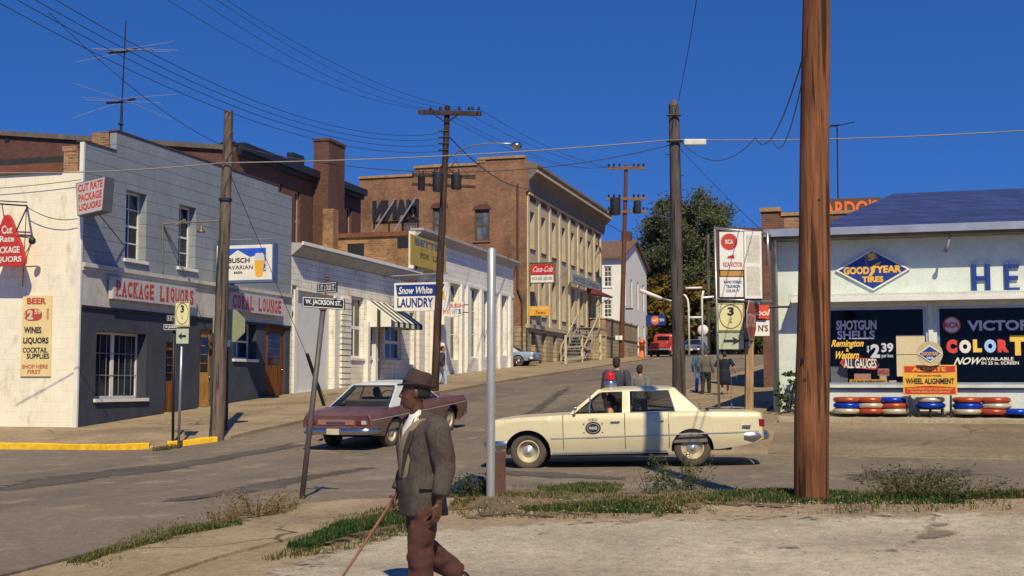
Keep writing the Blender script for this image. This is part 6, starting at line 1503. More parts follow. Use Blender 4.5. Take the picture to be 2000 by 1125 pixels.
# pebbles along the lot edge
M_PEB = plain('pale_pebbles', (.33, .285, .215), .9, .35, 9); mb = MB()
for p in patch_pts([(870, 1000), (1000, 975), (1400, 985), (2000, 975), (2000, 1000), (1400, 1003), (1000, 1010)], 240) + patch_pts([(560, 1085), (700, 1050), (900, 1020), (1900, 1010), (1900, 1100), (600, 1100)], 150):
    s = random.uniform(.005, .017); mb.ell(p + UPZ * (s * .3 + .015), (s, s * .8, s * .6), n=6, k=4)
tag(mb.build('pebbles', M_PEB), kind='stuff')
def weed(name, label, base, h, spread, stems, leaves, ls, mats, seed, cat='weeds', thin=.004, arch=.5):
    random.seed(seed); base = Vector(base); o = thing(name, label, cat, base); st = MB(); lf = MB()
    for i in range(stems):
        a = random.uniform(0, 6.283); q = base + Vector((math.cos(a), math.sin(a), 0)) * (spread * random.uniform(0, .55)); q.z = H(q.x, q.y) - .05
        d = Vector((math.cos(a), math.sin(a), 0)) * spread * random.uniform(.2, 1) * arch; hh = h * random.uniform(.45, 1.0)
        P = [q, q + d * .4 + UPZ * hh * .55, q + d + UPZ * hh]; st.tube(P, [thin, thin * .8, thin * .4], 4, caps=False)
        for k in range(leaves):
            t = random.uniform(.15, 1); p = P[0].lerp(P[1], t * 2) if t < .5 else P[1].lerp(P[2], t * 2 - 1)
            leaf(lf, p + Vector((random.gauss(0, 1), random.gauss(0, 1), random.gauss(0, .6))) * ls * 1.6, ls * random.uniform(.5, 1.5), 0)
    st.build('stems', mats[1], o); lf.build('leaves', mats[0], o); return o
weed('dry_weeds', 'dry straw coloured weeds at the kerb left of the leaning street name post', onground(gnd(500, 1008)), .42, .55, 60, 6, .02, [STRAW, STRAW], 31, arch=.9)
weed('dry_weeds', 'small tuft of dry weeds low at the road edge', onground(gnd(440, 1018)), .26, .35, 30, 6, .018, [STRAW, STRAW], 32)
weed('leafy_weeds', 'green weeds around the dark blue bundle', onground(gnd(918, 970)), .40, .42, 34, 26, .022, [WEED, WEED], 33)
weed('leafy_weeds', 'tall wispy green weeds in front of the rear wheel of the police car', onground(gnd(1335, 962)), .62, .62, 30, 34, .02, [WEED, WEED], 34)
weed('leafy_weeds', 'thin stalky weed left of the tall wispy clump', onground(gnd(1283, 965)), .42, .3, 9, 22, .02, [WEED, WEED], 35)
weed('bushy_weeds', 'wide bushy grey green weeds right of the thick brown pole', onground(gnd(1790, 966)), .42, .62, 110, 22, .016, [WEED, STRAW], 36, arch=.9)
weed('bushy_weeds', 'lower trailing weeds at the right end of the bushy clump', onground(gnd(1880, 970)), .26, .5, 60, 20, .015, [WEED, STRAW], 37, arch=1.1)
# ------------------------------------------------------------ vehicles
def carpaint(name, c, rough=.28, dust=.25, dustc=(.34, .29, .21)):
    q = N(name); p = q.pos(True); n = q.noise(p, 2.2, 5, .65); n2 = q.noise(p, 60, 2, .6); sx = q.n('SeparateXYZ'); q.l(p, sx.inputs[0])
    low = q.ramp(sx.outputs[2], .75, .25, 0, 1)                  # road dust splashed along the sills
    f = q.math('ADD', q.ramp(n, .35, .7, 0, dust), q.math('MULTIPLY', low, dust * 1.6)); base = q.mix(f, c, dustc)
    h = q.n('HueSaturation'); q.l(base, h.inputs['Color']); q.l(q.ramp(n2, .3, .7, .93, 1.07), h.inputs['Value']); q.col(h.outputs[0])
    r = q.ramp(n, .3, .7, rough, rough + .18); q.l(r, q.b.inputs['Roughness']); q.b.inputs['Coat Weight'].default_value = .35; q.b.inputs['Coat Roughness'].default_value = .12
    return q.m
M_TYRE = plain('dusty_rubber', (.085, .068, .05), .9, .25, 6, obj=True, bump=.3); M_UNDER = plain('underbody', (.012, .011, .01), .9, .2)
M_CGL = glassmat('car_glass', (.012, .016, .02), .04, .26); M_CGLD = glassmat('dark_car_glass', (.012, .016, .022), .05, .72)
M_TAIL = plain('red_lens', (.20, .010, .012), .25, .05); M_AMB = plain('clear_lens', (.50, .45, .36), .2, .05)
M_SEAT = plain('vinyl_seat', (.16, .13, .10), .7, .15); M_CRW = plain('cream_wheel_paint', (.55, .47, .28), .45, .12, obj=True)
M_TRIM = plain('dull_bright_trim', (.42, .41, .37), .45, .05, metal=.3)
M_HUB = plain('dulled_hubcap', (.55, .52, .44), .3, .1, metal=.6)
def lerpt(tab, x):
    if x <= tab[0][0]: return tab[0][1]
    for (a, b), (c, d) in zip(tab[:-1], tab[1:]):
        if x <= c:
            t = (x - a) / (c - a); t = t * t * (3 - 2 * t) if len(tab) > 99 else t; return b + (d - b) * t
    return tab[-1][1]
def wheel(parent, x, y, r, w, s, rimmat):
    o = bpy.data.objects.new('wheel', None); COL.objects.link(o); o.parent = parent; o.location = (x, y, r)
    mb = MB(); mb.lathe([(r * .60, w * .42), (r * .66, w * .5), (r * .9, w * .5), (r * .98, w * .40), (r, w * .2), (r, -w * .2), (r * .98, -w * .4), (r * .9, -w * .5), (r * .6, -w * .5)], (0, 0, 0), 'Y', 36)
    if s < 0: mb.v = [Vector((v.x, -v.y, v.z)) for v in mb.v]
    mb.build('tyre', M_TYRE, o, world=False, smooth=True)
    mb = MB(); mb.lathe([(r * .62, w * .44), (r * .60, w * .48), (r * .52, w * .40), (r * .40, w * .36), (.001, w * .36), (.001, -w * .3), (r * .6, -w * .3)], (0, 0, 0), 'Y', 32)
    if s < 0: mb.v = [Vector((v.x, -v.y, v.z)) for v in mb.v]
    mb.build('rim', rimmat, o, world=False, smooth=True)
    mb = MB(); mb.lathe([(r * .36, w * .365), (r * .35, w * .43), (r * .27, w * .47), (r * .14, w * .49), (r * .12, w * .56), (.001, w * .58)], (0, 0, 0), 'Y', 28)
    if s < 0: mb.v = [Vector((v.x, -v.y, v.z)) for v in mb.v]
    mb.build('hubcap', M_HUB, o, world=False, smooth=True); return o
def car(name, label, loc, yaw, S, paint, roofp, rimmat, glass, pitch=0.0, roll=0.0, group=None, detail=True):
    """sedan built from stations; S holds its side profile. local +X forward, +Y left, origin on the ground under mid wheelbase"""
    o = thing(name, label, 'car', loc, group=group, rot=(roll, pitch, yaw))
    o.rotation_mode = 'XYZ'
    xf, xr, wb, tr, wr = S['front'], S['rear'], S['wb'], S['track'], S['wr']; xw = (wb / 2, -wb / 2); ra = S['arch']
    hw = lambda x: lerpt(S['half'], x); zt = lambda x: lerpt(S['belt'], x); sill = lambda x: lerpt(S['sill'], x)
    def zb(x):
        z = sill(x)
        for k, w in enumerate(xw):
            a = ra[k] if isinstance(ra, tuple) else ra
            if abs(x - w) < a: z = max(z, min(wr + math.sqrt(max(0, a * a - (x - w) ** 2)) * (S.get('archz', 1.0)), zt(x) - .12))
        return z
    NT = 9
    def yside(x, t, z):
        w = hw(x); zz = (z - .25) / (zt(x) - .25)
        prof = lerpt(S['sec'], zz); return w - prof
    xs = []
    x = xr
    while x < xf: xs.append(x); x += .06
    xs.append(xf)
    for k, w in enumerate(xw):
        a = ra[k] if isinstance(ra, tuple) else ra; xs += [w - a - .001, w - a + .004, w + a - .004, w + a + .001, w - a + .03, w + a - .03]
    cuts = sorted(S['doors'])
    for c in cuts: xs += [c - .006, c + .006]
    xs = sorted(set(round(q, 4) for q in xs if xr <= q <= xf))
    def column(x, s): 
        b, t = zb(x), zt(x); return [Vector((x, s * yside(x, i / NT, b + (t - b) * i / NT), b + (t - b) * i / NT)) for i in range(NT + 1)]
    def rocker(mb, x0, x1, s):
        st = [q for q in xs if x0 - 1e-6 <= q <= x1 + 1e-6]; mb.loft([column(q, s)[:2] for q in st], 0, caps=False, closed=False)
    def panel(mb, x0, x1, s, m=0, r0=0):
        st = [q for q in xs if x0 - 1e-6 <= q <= x1 + 1e-6]; C = [column(q, s)[r0:] for q in st]; NN = len(C[0])
        mb.loft(C, m, caps=False, closed=False)
        for Cc in (C[0], C[-1]):                          # door edges turned inward
            mb.add(Cc + [v - Vector((0, s * .03, 0)) for v in Cc], [(i, i + 1, NN + 1 + i, NN + i) for i in range(NN - 1)], m)
        for a, b in zip(C[:-1], C[1:]): i = Vector((0, s * .05, 0)); mb.quad(a[0], b[0], b[0] - i, a[0] - i, m)
    body = MB(); d0, d1 = (cuts[0], cuts[-1]) if cuts else (0, 0)
    for s in (-1, 1):
        if cuts: panel(body, xr, d0 - .006, s); panel(body, d1 + .006, xf, s); rocker(body, d0 - .006, d1 + .006, s)
        else: panel(body, xr, xf, s)
    # hood, cowl, deck
    cw, dk = S['cowl'], S['deck']
    def top(x0, x1):
        st = [q for q in xs if x0 - 1e-6 <= q <= x1 + 1e-6]; rings = []
        for q in st:
            w = abs(yside(q, 1, zt(q))); z = zt(q); cr = lerpt(S['crown'], q); row = []
            for k in range(13):
                f = -1 + 2 * k / 12; e = S.get('edge', .02); row.append((q, f * w, z + (cr * (1 - abs(f) ** 2.2) - (e if .55 < abs(f) < .8 else 0) * 1.0)))
            rings.append(row)
        body.loft(rings, 0, caps=False, closed=False)
    top(cw, xf); top(xr, dk)
    for x0 in (xr, xf):
        a, b = column(x0, -1), column(x0, 1); w = abs(yside(x0, 1, zt(x0))); cr = lerpt(S['crown'], x0); e = S.get('edge', .02)
        body.loft([a, b], 0, caps=False, closed=False)
        rowt = [(x0, f * w, zt(x0) + (cr * (1 - abs(f) ** 2.2) - (e if .55 < abs(f) < .8 else 0))) for f in [-1 + 2 * k / 12 for k in range(13)]]
        body.add(rowt + [(x0, -w, zt(x0) - .002), (x0, w, zt(x0) - .002)], [list(range(13)) + [14, 13]])
    body.build('body', paint, o, world=False, autos=38)
    for i in range(len(cuts) - 1):
        for s in (-1, 1):
            mb = MB(); panel(mb, cuts[i] + .006, cuts[i + 1] - .006, s, 0, 1); dr = mb.build('door', paint, o, world=False, autos=40)
            if detail:
                mb = MB(); hx = cuts[i] + .16; z = zt(hx) - .14; y = yside(hx, 0, z); mb.box(hx - .08, hx + .08, s * (y + .012), s * (y + .035), z - .012, z + .012); bevel(mb.build('handle', CHROME, dr, world=False), .006)
    # underbody and wheel wells
    mb = MB(); mb.box(xr + .55, xf - .30, -hw(0) + .22, hw(0) - .22, .27, zt(0) - .25); mb.box(xr + .12, xr + .56, -hw(0) + .22, hw(0) - .22, .44, zt(0) - .25); mb.box(xw[1] + .42, xw[0] - .42, -hw(0) + .08, hw(0) - .08, .2, .40); mb.build('underbody', M_UNDER, o, world=False)
    mb = MB()
    for x0, x1 in ((cw, dk),): mb.box(dk + .02, cw - .02, -hw(0) + .08, hw(0) - .08, .42, zt(0) - .28)
    mb.build('interior', M_SEAT, o, world=False)
    mb = MB()
    for xq in S['seats']:
        mb.prism([(xq - .06, -hw(0) + .26, zt(0) - .30), (xq + .08, -hw(0) + .26, zt(0) - .30), (xq - .10, -hw(0) + .26, zt(0) + .12), (xq - .22, -hw(0) + .26, zt(0) + .12)], (0, 2 * hw(0) - .52, 0))
    bevel(mb.build('seats', M_SEAT, o, world=False), .03)
    for xq in xw:
        for s in (-1, 1): wheel(o, xq, s * tr / 2, wr, S['ww'], s, rimmat)
    # greenhouse
    zr = S['roof']; A0, A1, C1, C0 = S['green']          # windscreen base, roof front, roof rear, rear glass base
    yb = lambda x: abs(yside(x, 1, zt(x))) - .05; yr = S['roofhalf']
    def gy(x, z):
        t = (z - zt(x)) / (zr - zt(x)); return yb(x) + (yr - yb(x)) * max(0, min(1, t))
    def side_poly(mb, pts, s, k=.0, th=.035):
        P = [Vector((x, s * (gy(x, z) - k), z)) for x, z in pts]; mb.prism(P, (0, -s * th, 0))
    zA, zC = zt(A0), zt(C0)
    pil = S['pillars']                                     # list of polygons in (x, z)
    rf = MB(); rings = []
    n = 14; ov = S.get('over', .03)
    for i in range(n + 1):
        f = i / n; x = A1 + ov - (A1 - C1 + 2 * ov) * f; e = min(f, 1 - f) * n
        row = []
        for k in range(15):
            q = -1 + 2 * k / 14; z = zr + S['rcrown'] * (1 - abs(q) ** 2.5) * (1 - abs(2 * f - 1) ** 4 * .6) - (.03 if e < .5 else 0); row.append((x, q * (yr + .012), z))
        rings.append(row)
    rf.loft(rings, 0, caps=False, closed=False)
    edge = [r[0] for r in rings], [r[-1] for r in rings]
    for E in edge: rf.add([Vector(v) for v in E] + [Vector(v) - UPZ * .05 for v in E], [(i, i + 1, n + 2 + i, n + 1 + i) for i in range(n)])
    for Rr in (rings[0], rings[-1]): rf.add([Vector(v) for v in Rr] + [Vector(v) - UPZ * .045 for v in Rr], [(i, i + 1, 16 + i, 15 + i) for i in range(14)])
    rf.build('roof', roofp, o, world=False, smooth=True)
    for pts, side_p in pil:
        for s in (-1, 1): mb = MB(); side_poly(mb, pts, s); mb.build('pillar', roofp if side_p else paint, o, world=False)
    for pts in S['windows']:
        for s in (-1, 1):
            if s == S.get('open_side') and pts is S['windows'][0]: continue
            mb = MB(); side_poly(mb, pts, s, .012, .006); mb.build('side_window', glass, o, world=False)
            mb = MB()
            for (a, b) in zip(pts, pts[1:] + pts[:1]):
                mb.bar((a[0], s * (gy(*a) + .002), a[1]), (b[0], s * (gy(*b) + .002), b[1]), .014, .018, up=(0, 1, 0))
            mb.build('window_trim', CHROME, o, world=False)
    mb = MB(); mb.quad((A0, -yb(A0) + .04, zA + .01), (A0, yb(A0) - .04, zA + .01), (A1, yr - .05, zr - .015), (A1, -yr + .05, zr - .015)); mb.build('windscreen', glass, o, world=False)
    mb = MB(); mb.quad((C0, -yb(C0) + .06, zC + .015), (C0, yb(C0) - .06, zC + .015), (C1 - .02, yr - .07, zr - .02), (C1 - .02, -yr + .07, zr - .02)); mb.build('rear_window', glass, o, world=False)
    mb = MB()
    Q = [(C0 - .008, -yb(C0) + .06, zC + .015), (C0 - .008, yb(C0) - .06, zC + .015), (C1 - .03, yr - .07, zr - .02), (C1 - .03, -yr + .07, zr - .02)]
    for a, b in zip(Q, Q[1:] + Q[:1]): mb.bar(a, b, .025, .02)
    Q = [(A0 + .006, -yb(A0) + .04, zA + .012), (A0 + .006, yb(A0) - .04, zA + .012), (A1 + .01, yr - .05, zr - .015), (A1 + .01, -yr + .05, zr - .015)]
    for a, b in zip(Q, Q[1:] + Q[:1]): mb.bar(a, b, .022, .02)
    mb.build('glass_trim', CHROME, o, world=False)
    mb = MB(); mb.quad((A0 + .0, -yb(A0), zA), (A0, yb(A0), zA), (cw + .0, yb(cw), zt(cw) + .012), (cw, -yb(cw), zt(cw) + .012)); mb.quad((dk, -yb(dk), zt(dk) + .02), (dk, yb(dk), zt(dk) + .02), (C0 + .02, yb(C0), zC + .012), (C0 + .02, -yb(C0), zC + .012)); 
    for s in (-1, 1):
        st = [q for q in xs if dk - .1 <= q <= cw + .1]
        mb.loft([[Vector((q, s * abs(yside(q, 1, zt(q))), zt(q))) for q in st], [Vector((q, s * (yb(q) - .05), zt(q) + .008)) for q in st]], 0, caps=False, closed=False)
    mb.build('belt_panel', paint, o, world=False)
    # steering wheel
    mb = MB(); c = Vector((S['seats'][-1] + .52, .36, zt(0) + .03)); mb.tube([c + Vector((math.sin(a) * .05, math.cos(a) * .19, math.sin(a) * .18)) for a in [2 * math.pi * i / 20 for i in range(21)]], .013, 6); mb.build('steering_wheel', BLK, o, world=False)
    # bumpers
    for x0, dx in ((xf, 1), (xr, -1)):
        mb = MB(); w = hw(x0) + .035; zc = S['bump'][0 if dx > 0 else 1]; P = []
        for k in range(17):
            f = -1 + 2 * k / 16; P.append(Vector((x0 + dx * (.10 - .10 * abs(f) ** 4) if abs(f) < .999 else x0 - dx * .18, f * w, zc)))
        P = [Vector((x0 - dx * .34, -w + .01, zc))] + P + [Vector((x0 - dx * .34, w - .01, zc))]
        rings = []
        for i, p in enumerate(P):
            t = (P[min(i + 1, len(P) - 1)] - P[max(i - 1, 0)]).normalized(); nn = Vector((t.y, -t.x, 0)) * (1 if dx > 0 else 1)
            if nn.x * dx < 0 and abs(nn.x) > .3: nn = -nn
            if abs(nn.x) <= .3: nn = Vector((0, math.copysign(1, p.y), 0))
            rings.append([p + nn * a + UPZ * b for a, b in ((-.03, -.07), (.015, -.062), (.035, -.028), (.038, .0), (.035, .028), (.015, .062), (-.03, .07))])
        mb.loft(rings); mb.build('bumper', CHROME, o, world=False, autos=45)
    o['_z'] = 0; del o['_z']
    return o, dict(zt=zt, yside=yside, hw=hw, gy=gy)
def stripe(mb, S, f, x0, x1, z0, z1, s, h=.02, k=.008, n=30):
    rings = []
    for i in range(n + 1):
        x = x0 + (x1 - x0) * i / n; z = z0 + (z1 - z0) * i / n; y = f['yside'](x, 0, z) + k; rings.append([(x, s * y, z - h / 2), (x, s * y, z + h / 2), (x, s * (y - .02), z + h / 2), (x, s * (y - .02), z - h / 2)])
    mb.loft(rings)

# police car: mid sixties sedan, scale from its wheelbase of 2.95 m
SEC = [(-.2, .10), (0.0, .055), (.28, .012), (.48, .0), (.52, .012), (.75, .022), (.93, .03), (1.0, .075)]
POL = dict(front=2.14, rear=-2.66, wb=2.87, track=1.50, wr=.322, ww=.20, arch=(.405, .362), archz=.93,
    half=[(-2.66, .90), (-2.3, .955), (-1.0, .975), (.6, .975), (1.7, .955), (2.05, .93), (2.14, .90)],
    belt=[(-2.66, .885), (-2.58, .915), (-1.6, .945), (-.9, .955), (.55, .955), (1.5, .925), (2.05, .885), (2.14, .86)],
    sill=[(-2.66, .46), (-2.4, .37), (-1.95, .30), (-1.0, .255), (1.0, .255), (1.9, .29), (2.05, .36), (2.14, .42)],
    crown=[(-2.66, .0), (-2.4, .02), (-1.6, .025), (.8, .03), (1.8, .03), (2.14, .0)], edge=.014, sec=SEC,
    doors=[-1.04, -.28, .80], cowl=.70, deck=-1.72, roof=1.375, rcrown=.045, roofhalf=.66, green=(.68, .17, -1.16, -1.60), seats=(-1.12, -.22),
    pillars=[([(.68, .962), (.61, .962), (.11, 1.36), (.18, 1.375)], 1), ([(-.37, .96), (-.24, .96), (-.25, 1.34), (-.37, 1.34)], 1), ([(-1.16, .96), (-1.60, .95), (-1.16, 1.375), (-1.10, 1.375), (-1.06, 1.33)], 1),
             ([(.18, 1.375), (-1.16, 1.375), (-1.16, 1.33), (.21, 1.33)], 1)],
    windows=[[(.60, .965), (-.24, .965), (-.25, 1.33), (.15, 1.33)], [(-.37, .965), (-1.16, .965), (-1.06, 1.33), (-.37, 1.33)]], bump=(.46, .50), over=.02, open_side=1)
CREAMP = carpaint('cream_car_paint', (.64, .565, .325), .3, .2)
def place(px, py, d, yaw_v): p = pt(px, 800, d=d); return Vector((p.x, p.y, H(p.x, p.y)))
# the street line of the car: nose to the left in the picture
fwl = -RT * math.cos(R(7)) + FW * math.sin(R(7)); yaw = math.atan2(fwl.y, fwl.x)
pw_ = pt(1196, 905, d=22.5); pw_.z = 0
zf = CZ - (911 - 750) / F * 22.6; zrw = CZ - (904 - 750) / F * 22.3
fwp = pw_ + fwl * 1.435; 
pos = Vector((pw_.x, pw_.y, (zf + zrw) / 2 + .004))
pol, pf = car('police_car', 'cream police sedan with door badge and red roof beacon, before the tyre store', pos, yaw, POL, CREAMP, CREAMP, M_CRW, M_CGL, pitch=math.atan2(zrw - zf, 2.87))
for s in (-1, 1):
    mb = MB(); stripe(mb, POL, pf, -2.58, -1.82, .585, .575, s); stripe(mb, POL, pf, -1.82, 1.0, .575, .545, s); stripe(mb, POL, pf, 1.0, 1.02, .545, .545, s); mb.build('side_trim', M_TRIM, pol, world=False)
    mb = MB(); stripe(mb, POL, pf, -1.0, 1.0, .29, .29, s, .03); mb.build('rocker_trim', GREY, pol, world=False)
mb = MB(); mb.lathe([(.11, 0), (.115, .05), (.10, .10), (.085, .115)], (-.02, 0, 1.415), 'Z', 20); be = mb.build('beacon_base', plain('blue_chrome', (.25, .33, .50), .2, .05, metal=.8), pol, world=False, smooth=True)
mb = MB(); mb.lathe([(.085, 0), (.09, .04), (.08, .11), (.05, .15), (.001, .165)], (-.02, 0, 1.535), 'Z', 20); q = glassmat('beacon_red', (.55, .012, .01), .08); mb.build('beacon', q, pol, world=False, smooth=True)
# badge on the doors
for s in (-1, 1):
    cx, cz_ = .27, .70; y = s * (pf['yside'](cx, 0, cz_) + .012)
    p = Panel((cx + s * .30, y, cz_ - .22), (-s, 0, 0), (0, 0, 1), .60, .46, (0, s, 0)); mb = MB()
    p.disc(mb, .5, .5, .135, .0, 0, 32, .11); p.disc(mb, .5, .5, .105, .003, 1, 32, .083); p.disc(mb, .5, .5, .100, .004, 0, 32, .078)
    for i in range(6):
        a = R(90 + 60 * i); c = p.p(.5, .5, .001) + p.U * .185 * math.cos(a) + p.V * .155 * math.sin(a); mb.add([c + p.U * .018 * math.cos(R(k * 36 + 90)) * (1 if k % 2 == 0 else .45) + p.V * .018 * math.sin(R(k * 36 + 90)) * (1 if k % 2 == 0 else .45) for k in range(10)], [list(range(10))], 0)
    p.text(mb, 'CITY OF', .37, .63, .80, .86, .004, 0); p.text(mb, 'POLICE', .39, .61, .45, .55, .006, 1, bold=.03); p.text(mb, 'DEPARTMENT', .30, .70, .10, .15, .004, 0)
    mb.build('badge', [BLK, WHT], pol, world=False)
for s in (-1, 1):
    mb = MB()
    for k in (0, 1): mb.lathe([(.001, .02), (.07, .015), (.085, 0), (.085, -.04)], (2.145, s * (.56 + .19 * k), .66), 'X', 18)
    mb.build('headlight', M_AMB, pol, world=False, smooth=True)
    mb = MB(); mb.box(-2.68, -2.58, s * .62, s * .895, .66, .80); bevel(mb.build('tail_light', M_TAIL, pol, world=False), .01)
mb = MB()
for i in range(6): mb.box(2.13, 2.155, -.50, .50, .585 + .03 * i, .598 + .03 * i)
mb.build('grille', CHROME, pol, world=False)
mb = MB(); mb.tube([(-2.18, -.0, .95), (-2.18, 0, .99), (-2.18, 0, 1.06)], [.03, .015, .012], 8); mb.tube([(-2.18, 0, 1.06), (-2.2, 0, 1.6)], .004, 5); mb.build('antenna', CHROME, pol, world=False)
mb = MB(); mb.tube([(.60, .93, .97), (.58, .99, 1.03)], .008, 6); mb.ell((.57, 1.0, 1.06), (.03, .06, .045), n=12, k=8); mb.build('mirror', CHROME, pol, world=False, smooth=True)
mb = MB(); mb.bar((.33, .875, .965), (.31, .72, 1.31), .02, .02); mb.build('vent_divider', CHROME, pol, world=False)
mb = MB(); p = Panel((-2.30, .973, .665), (-1, 0, 0), (0, 0, 1), .14, .03, (0, 1, 0)); p.slab(mb, .03, 0, 0, 1, 0, 1, .0); mb.build('name_script', CHROME, pol, world=False)

# maroon two-tone sedan turning away at the left
MAR = dict(front=2.35, rear=-2.42, wb=2.82, track=1.44, wr=.325, ww=.18, arch=(.40, .385), archz=.95,
    half=[(-2.42, .86), (-2.2, .90), (-1.0, .925), (.7, .93), (1.8, .91), (2.25, .88), (2.35, .85)],
    belt=[(-2.42, .80), (-2.36, .845), (-1.5, .885), (-.7, .90), (.6, .90), (1.7, .885), (2.2, .86), (2.35, .82)],
    sill=[(-2.42, .40), (-2.2, .34), (-1.0, .25), (1.0, .25), (1.9, .28), (2.35, .40)],
    crown=[(-2.42, .0), (-2.2, .04), (-1.5, .05), (.8, .04), (2.0, .05), (2.35, .0)], edge=.0, sec=[(-.2, .12), (0, .07), (.35, .02), (.6, .0), (.8, .012), (1.0, .07)],
    doors=[-.80, .85], cowl=.95, deck=-1.62, roof=1.345, rcrown=.05, roofhalf=.60, green=(.92, .30, -.72, -1.45), seats=(-.80, -.05),
    pillars=[([(.92, .91), (.85, .91), (.24, 1.33), (.31, 1.345)], 1), ([(-1.0, .90), (-1.45, .89), (-.72, 1.345), (-.50, 1.345), (-.46, 1.30)], 1), ([(.31, 1.345), (-.72, 1.345), (-.72, 1.295), (.34, 1.295)], 1)],
    windows=[[(.84, .915), (-.1, .915), (-.1, 1.295), (.28, 1.295)], [(-.12, .915), (-1.0, .915), (-.46, 1.295), (-.12, 1.295)]], bump=(.44, .46), over=.02)
MARP = carpaint('maroon_car_paint', (.110, .047, .039), .36, .3, (.22, .15, .11)); WROOF = carpaint('white_roof_paint', (.58, .60, .53), .35, .08)
pm = pt(766, 850, d=29.2)
pm = Vector((pm.x, pm.y, H(pm.x, pm.y)))
fwm = (RT * math.sin(R(24)) + FW * math.cos(R(24))); yawm = math.atan2(fwm.y, fwm.x)
gz = lambda q: H(q.x, q.y)
gf, gr = pm + fwm * 1.41, pm - fwm * 1.41
mar, mf = car('maroon_sedan', 'dusty maroon sedan with white roof turning up the hill', Vector((pm.x, pm.y, (gz(gf) + gz(gr)) / 2)), yawm, MAR, MARP, WROOF, M_CRW, M_CGL, pitch=-math.atan2(gz(gf) - gz(gr), 2.82))
for s in (-1, 1):
    mb = MB(); stripe(mb, MAR, mf, -2.36, 2.25, .70, .70, s, .018); mb.build('side_trim', M_TRIM, mar, world=False)
    mb = MB(); mb.box(-2.445, -2.40, s * .52, s * .64, .615, .695); mb.build('tail_light', M_TAIL, mar, world=False)
    mb = MB(); mb.box(-2.447, -2.40, s * .645, s * .76, .615, .695); mb.build('reverse_light', M_AMB if s < 0 else M_TAIL, mar, world=False)
    mb = MB(); mb.lathe([(.001, .02), (.09, .015), (.10, 0), (.10, -.04)], (2.352, s * .62, .63), 'X', 18); mb.build('headlight', M_AMB, mar, world=False, smooth=True)
mb = MB(); mb.box(-2.436, -2.41, -.46, .46, .60, .71); mb.build('tail_panel', plain('dusty_pink_panel', (.33, .16, .12), .35, .1), mar, world=False)
mb = MB(); mb.box(-2.455, -2.437, -.24, .24, .635, .675); mb.build('name_plate', plain('dim_lettering_strip', (.10, .06, .10), .5), mar, world=False)
mb = MB(); mb.box(-2.585, -2.57, -.16, .16, .40, .53); bevel(mb.build('licence_plate', plain('cream_licence_plate', (.58, .50, .32), .5), mar, world=False), .008)
mb = MB()
for i in range(5): mb.box(2.34, 2.365, -.48, .48, .57 + .03 * i, .583 + .03 * i)
mb.build('grille', CHROME, mar, world=False)
mb = MB(); mb.tube([(-2.3, .45, .26), (-2.47, .45, .25)], .025, 8); mb.build('exhaust_pipe', RUST, mar, world=False)

# parked and distant cars (same kind of builder, lighter trim)
BLU1 = carpaint('pale_blue_car_paint', (.24, .34, .48), .3, .15); BLU2 = carpaint('slate_blue_car_paint', (.075, .12, .17), .3, .2)
pb = pt(1006, 705, d=74); pb = Vector((pb.x + .2, pb.y, H(pb.x, pb.y))); ang = math.atan2(-.15, -1)
WAG = dict(MAR); WAG.update(doors=[-.85, .0, .9])
pb = Vector((-22.75, 76.5, H(-22.75, 76.5) + .1)); fwb = Vector((-1, .02, 0))
c1, f1 = car('blue_sedan', 'pale blue sedan parked nose in beside the paint shop wall', pb, math.atan2(fwb.y, fwb.x), WAG, BLU1, WROOF, CHROME, M_CGLD, detail=False)
for s in (-1, 1): mb = MB(); mb.box(-2.445, -2.40, s * .55, s * .82, .60, .71); mb.build('tail_light', M_TAIL, c1, world=False)
pb = onground(pt(1358, 686, d=106)); fwb = FW * .93 + RT * .30
c2, f2 = car('blue_sedan', 'dark slate blue sedan seen from behind at the top of the street', pb, math.atan2(fwb.y, fwb.x), MAR, BLU2, BLU2, CHROME, M_CGLD, detail=False)
for s in (-1, 1): mb = MB(); mb.box(-2.445, -2.40, s * .55, s * .82, .60, .71); mb.build('tail_light', M_TAIL, c2, world=False)
mb = MB(); mb.box(-2.585, -2.57, -.2, .2, .38, .54); mb.build('licence_plate', WHT, c2, world=False)
# red pickup
pr_ = onground(pt(1297, 684, d=103)); fwr = FW * .95 + RT * .30
REDT = carpaint('red_truck_paint', (.42, .03, .018), .35, .15)
rt_ = thing('red_pickup', 'rounded red pickup truck seen from behind at the top of the street', 'pickup truck', pr_, math.atan2(fwr.y, fwr.x))
def rr(x, w, z0, z1, r, n=6):
    P = []
    for (cx, cz_, a0) in ((w - r, z1 - r, 0), (-w + r, z1 - r, 90)):
        for k in range(n + 1): a = R(a0 + 90 * k / n); P.append((x, cx + r * math.cos(a), cz_ + r * math.sin(a)))
    return P + [(x, -w, z0), (x, w, z0)]
mb = MB(); mb.loft([rr(-.35, .78, .95, 1.78, .3), rr(-.25, .82, .95, 1.88, .3), rr(.3, .84, .9, 1.93, .3), rr(.9, .82, .9, 1.85, .3), rr(1.15, .80, .9, 1.35, .2)]); mb.loft([rr(-.3, .86, .45, 1.2, .15), rr(1.2, .84, .45, 1.25, .2), rr(2.1, .62, .5, 1.22, .3), rr(2.5, .5, .5, 1.05, .3)]); mb.build('cab', REDT, rt_, world=False, autos=45)
mb = MB(); mb.box(-.372, -.355, -.5, .5, 1.36, 1.68); mb.build('rear_window', M_CGLD, rt_, world=False)
mb = MB(); mb.box(-2.3, -.42, -.70, .70, .62, .70); mb.box(-2.3, -.42, .66, .72, .70, 1.12); mb.box(-2.3, -.42, -.72, -.66, .70, 1.12); mb.box(-2.34, -2.28, -.70, .70, .70, 1.12); bevel(mb.build('bed', REDT, rt_, world=False), .02)
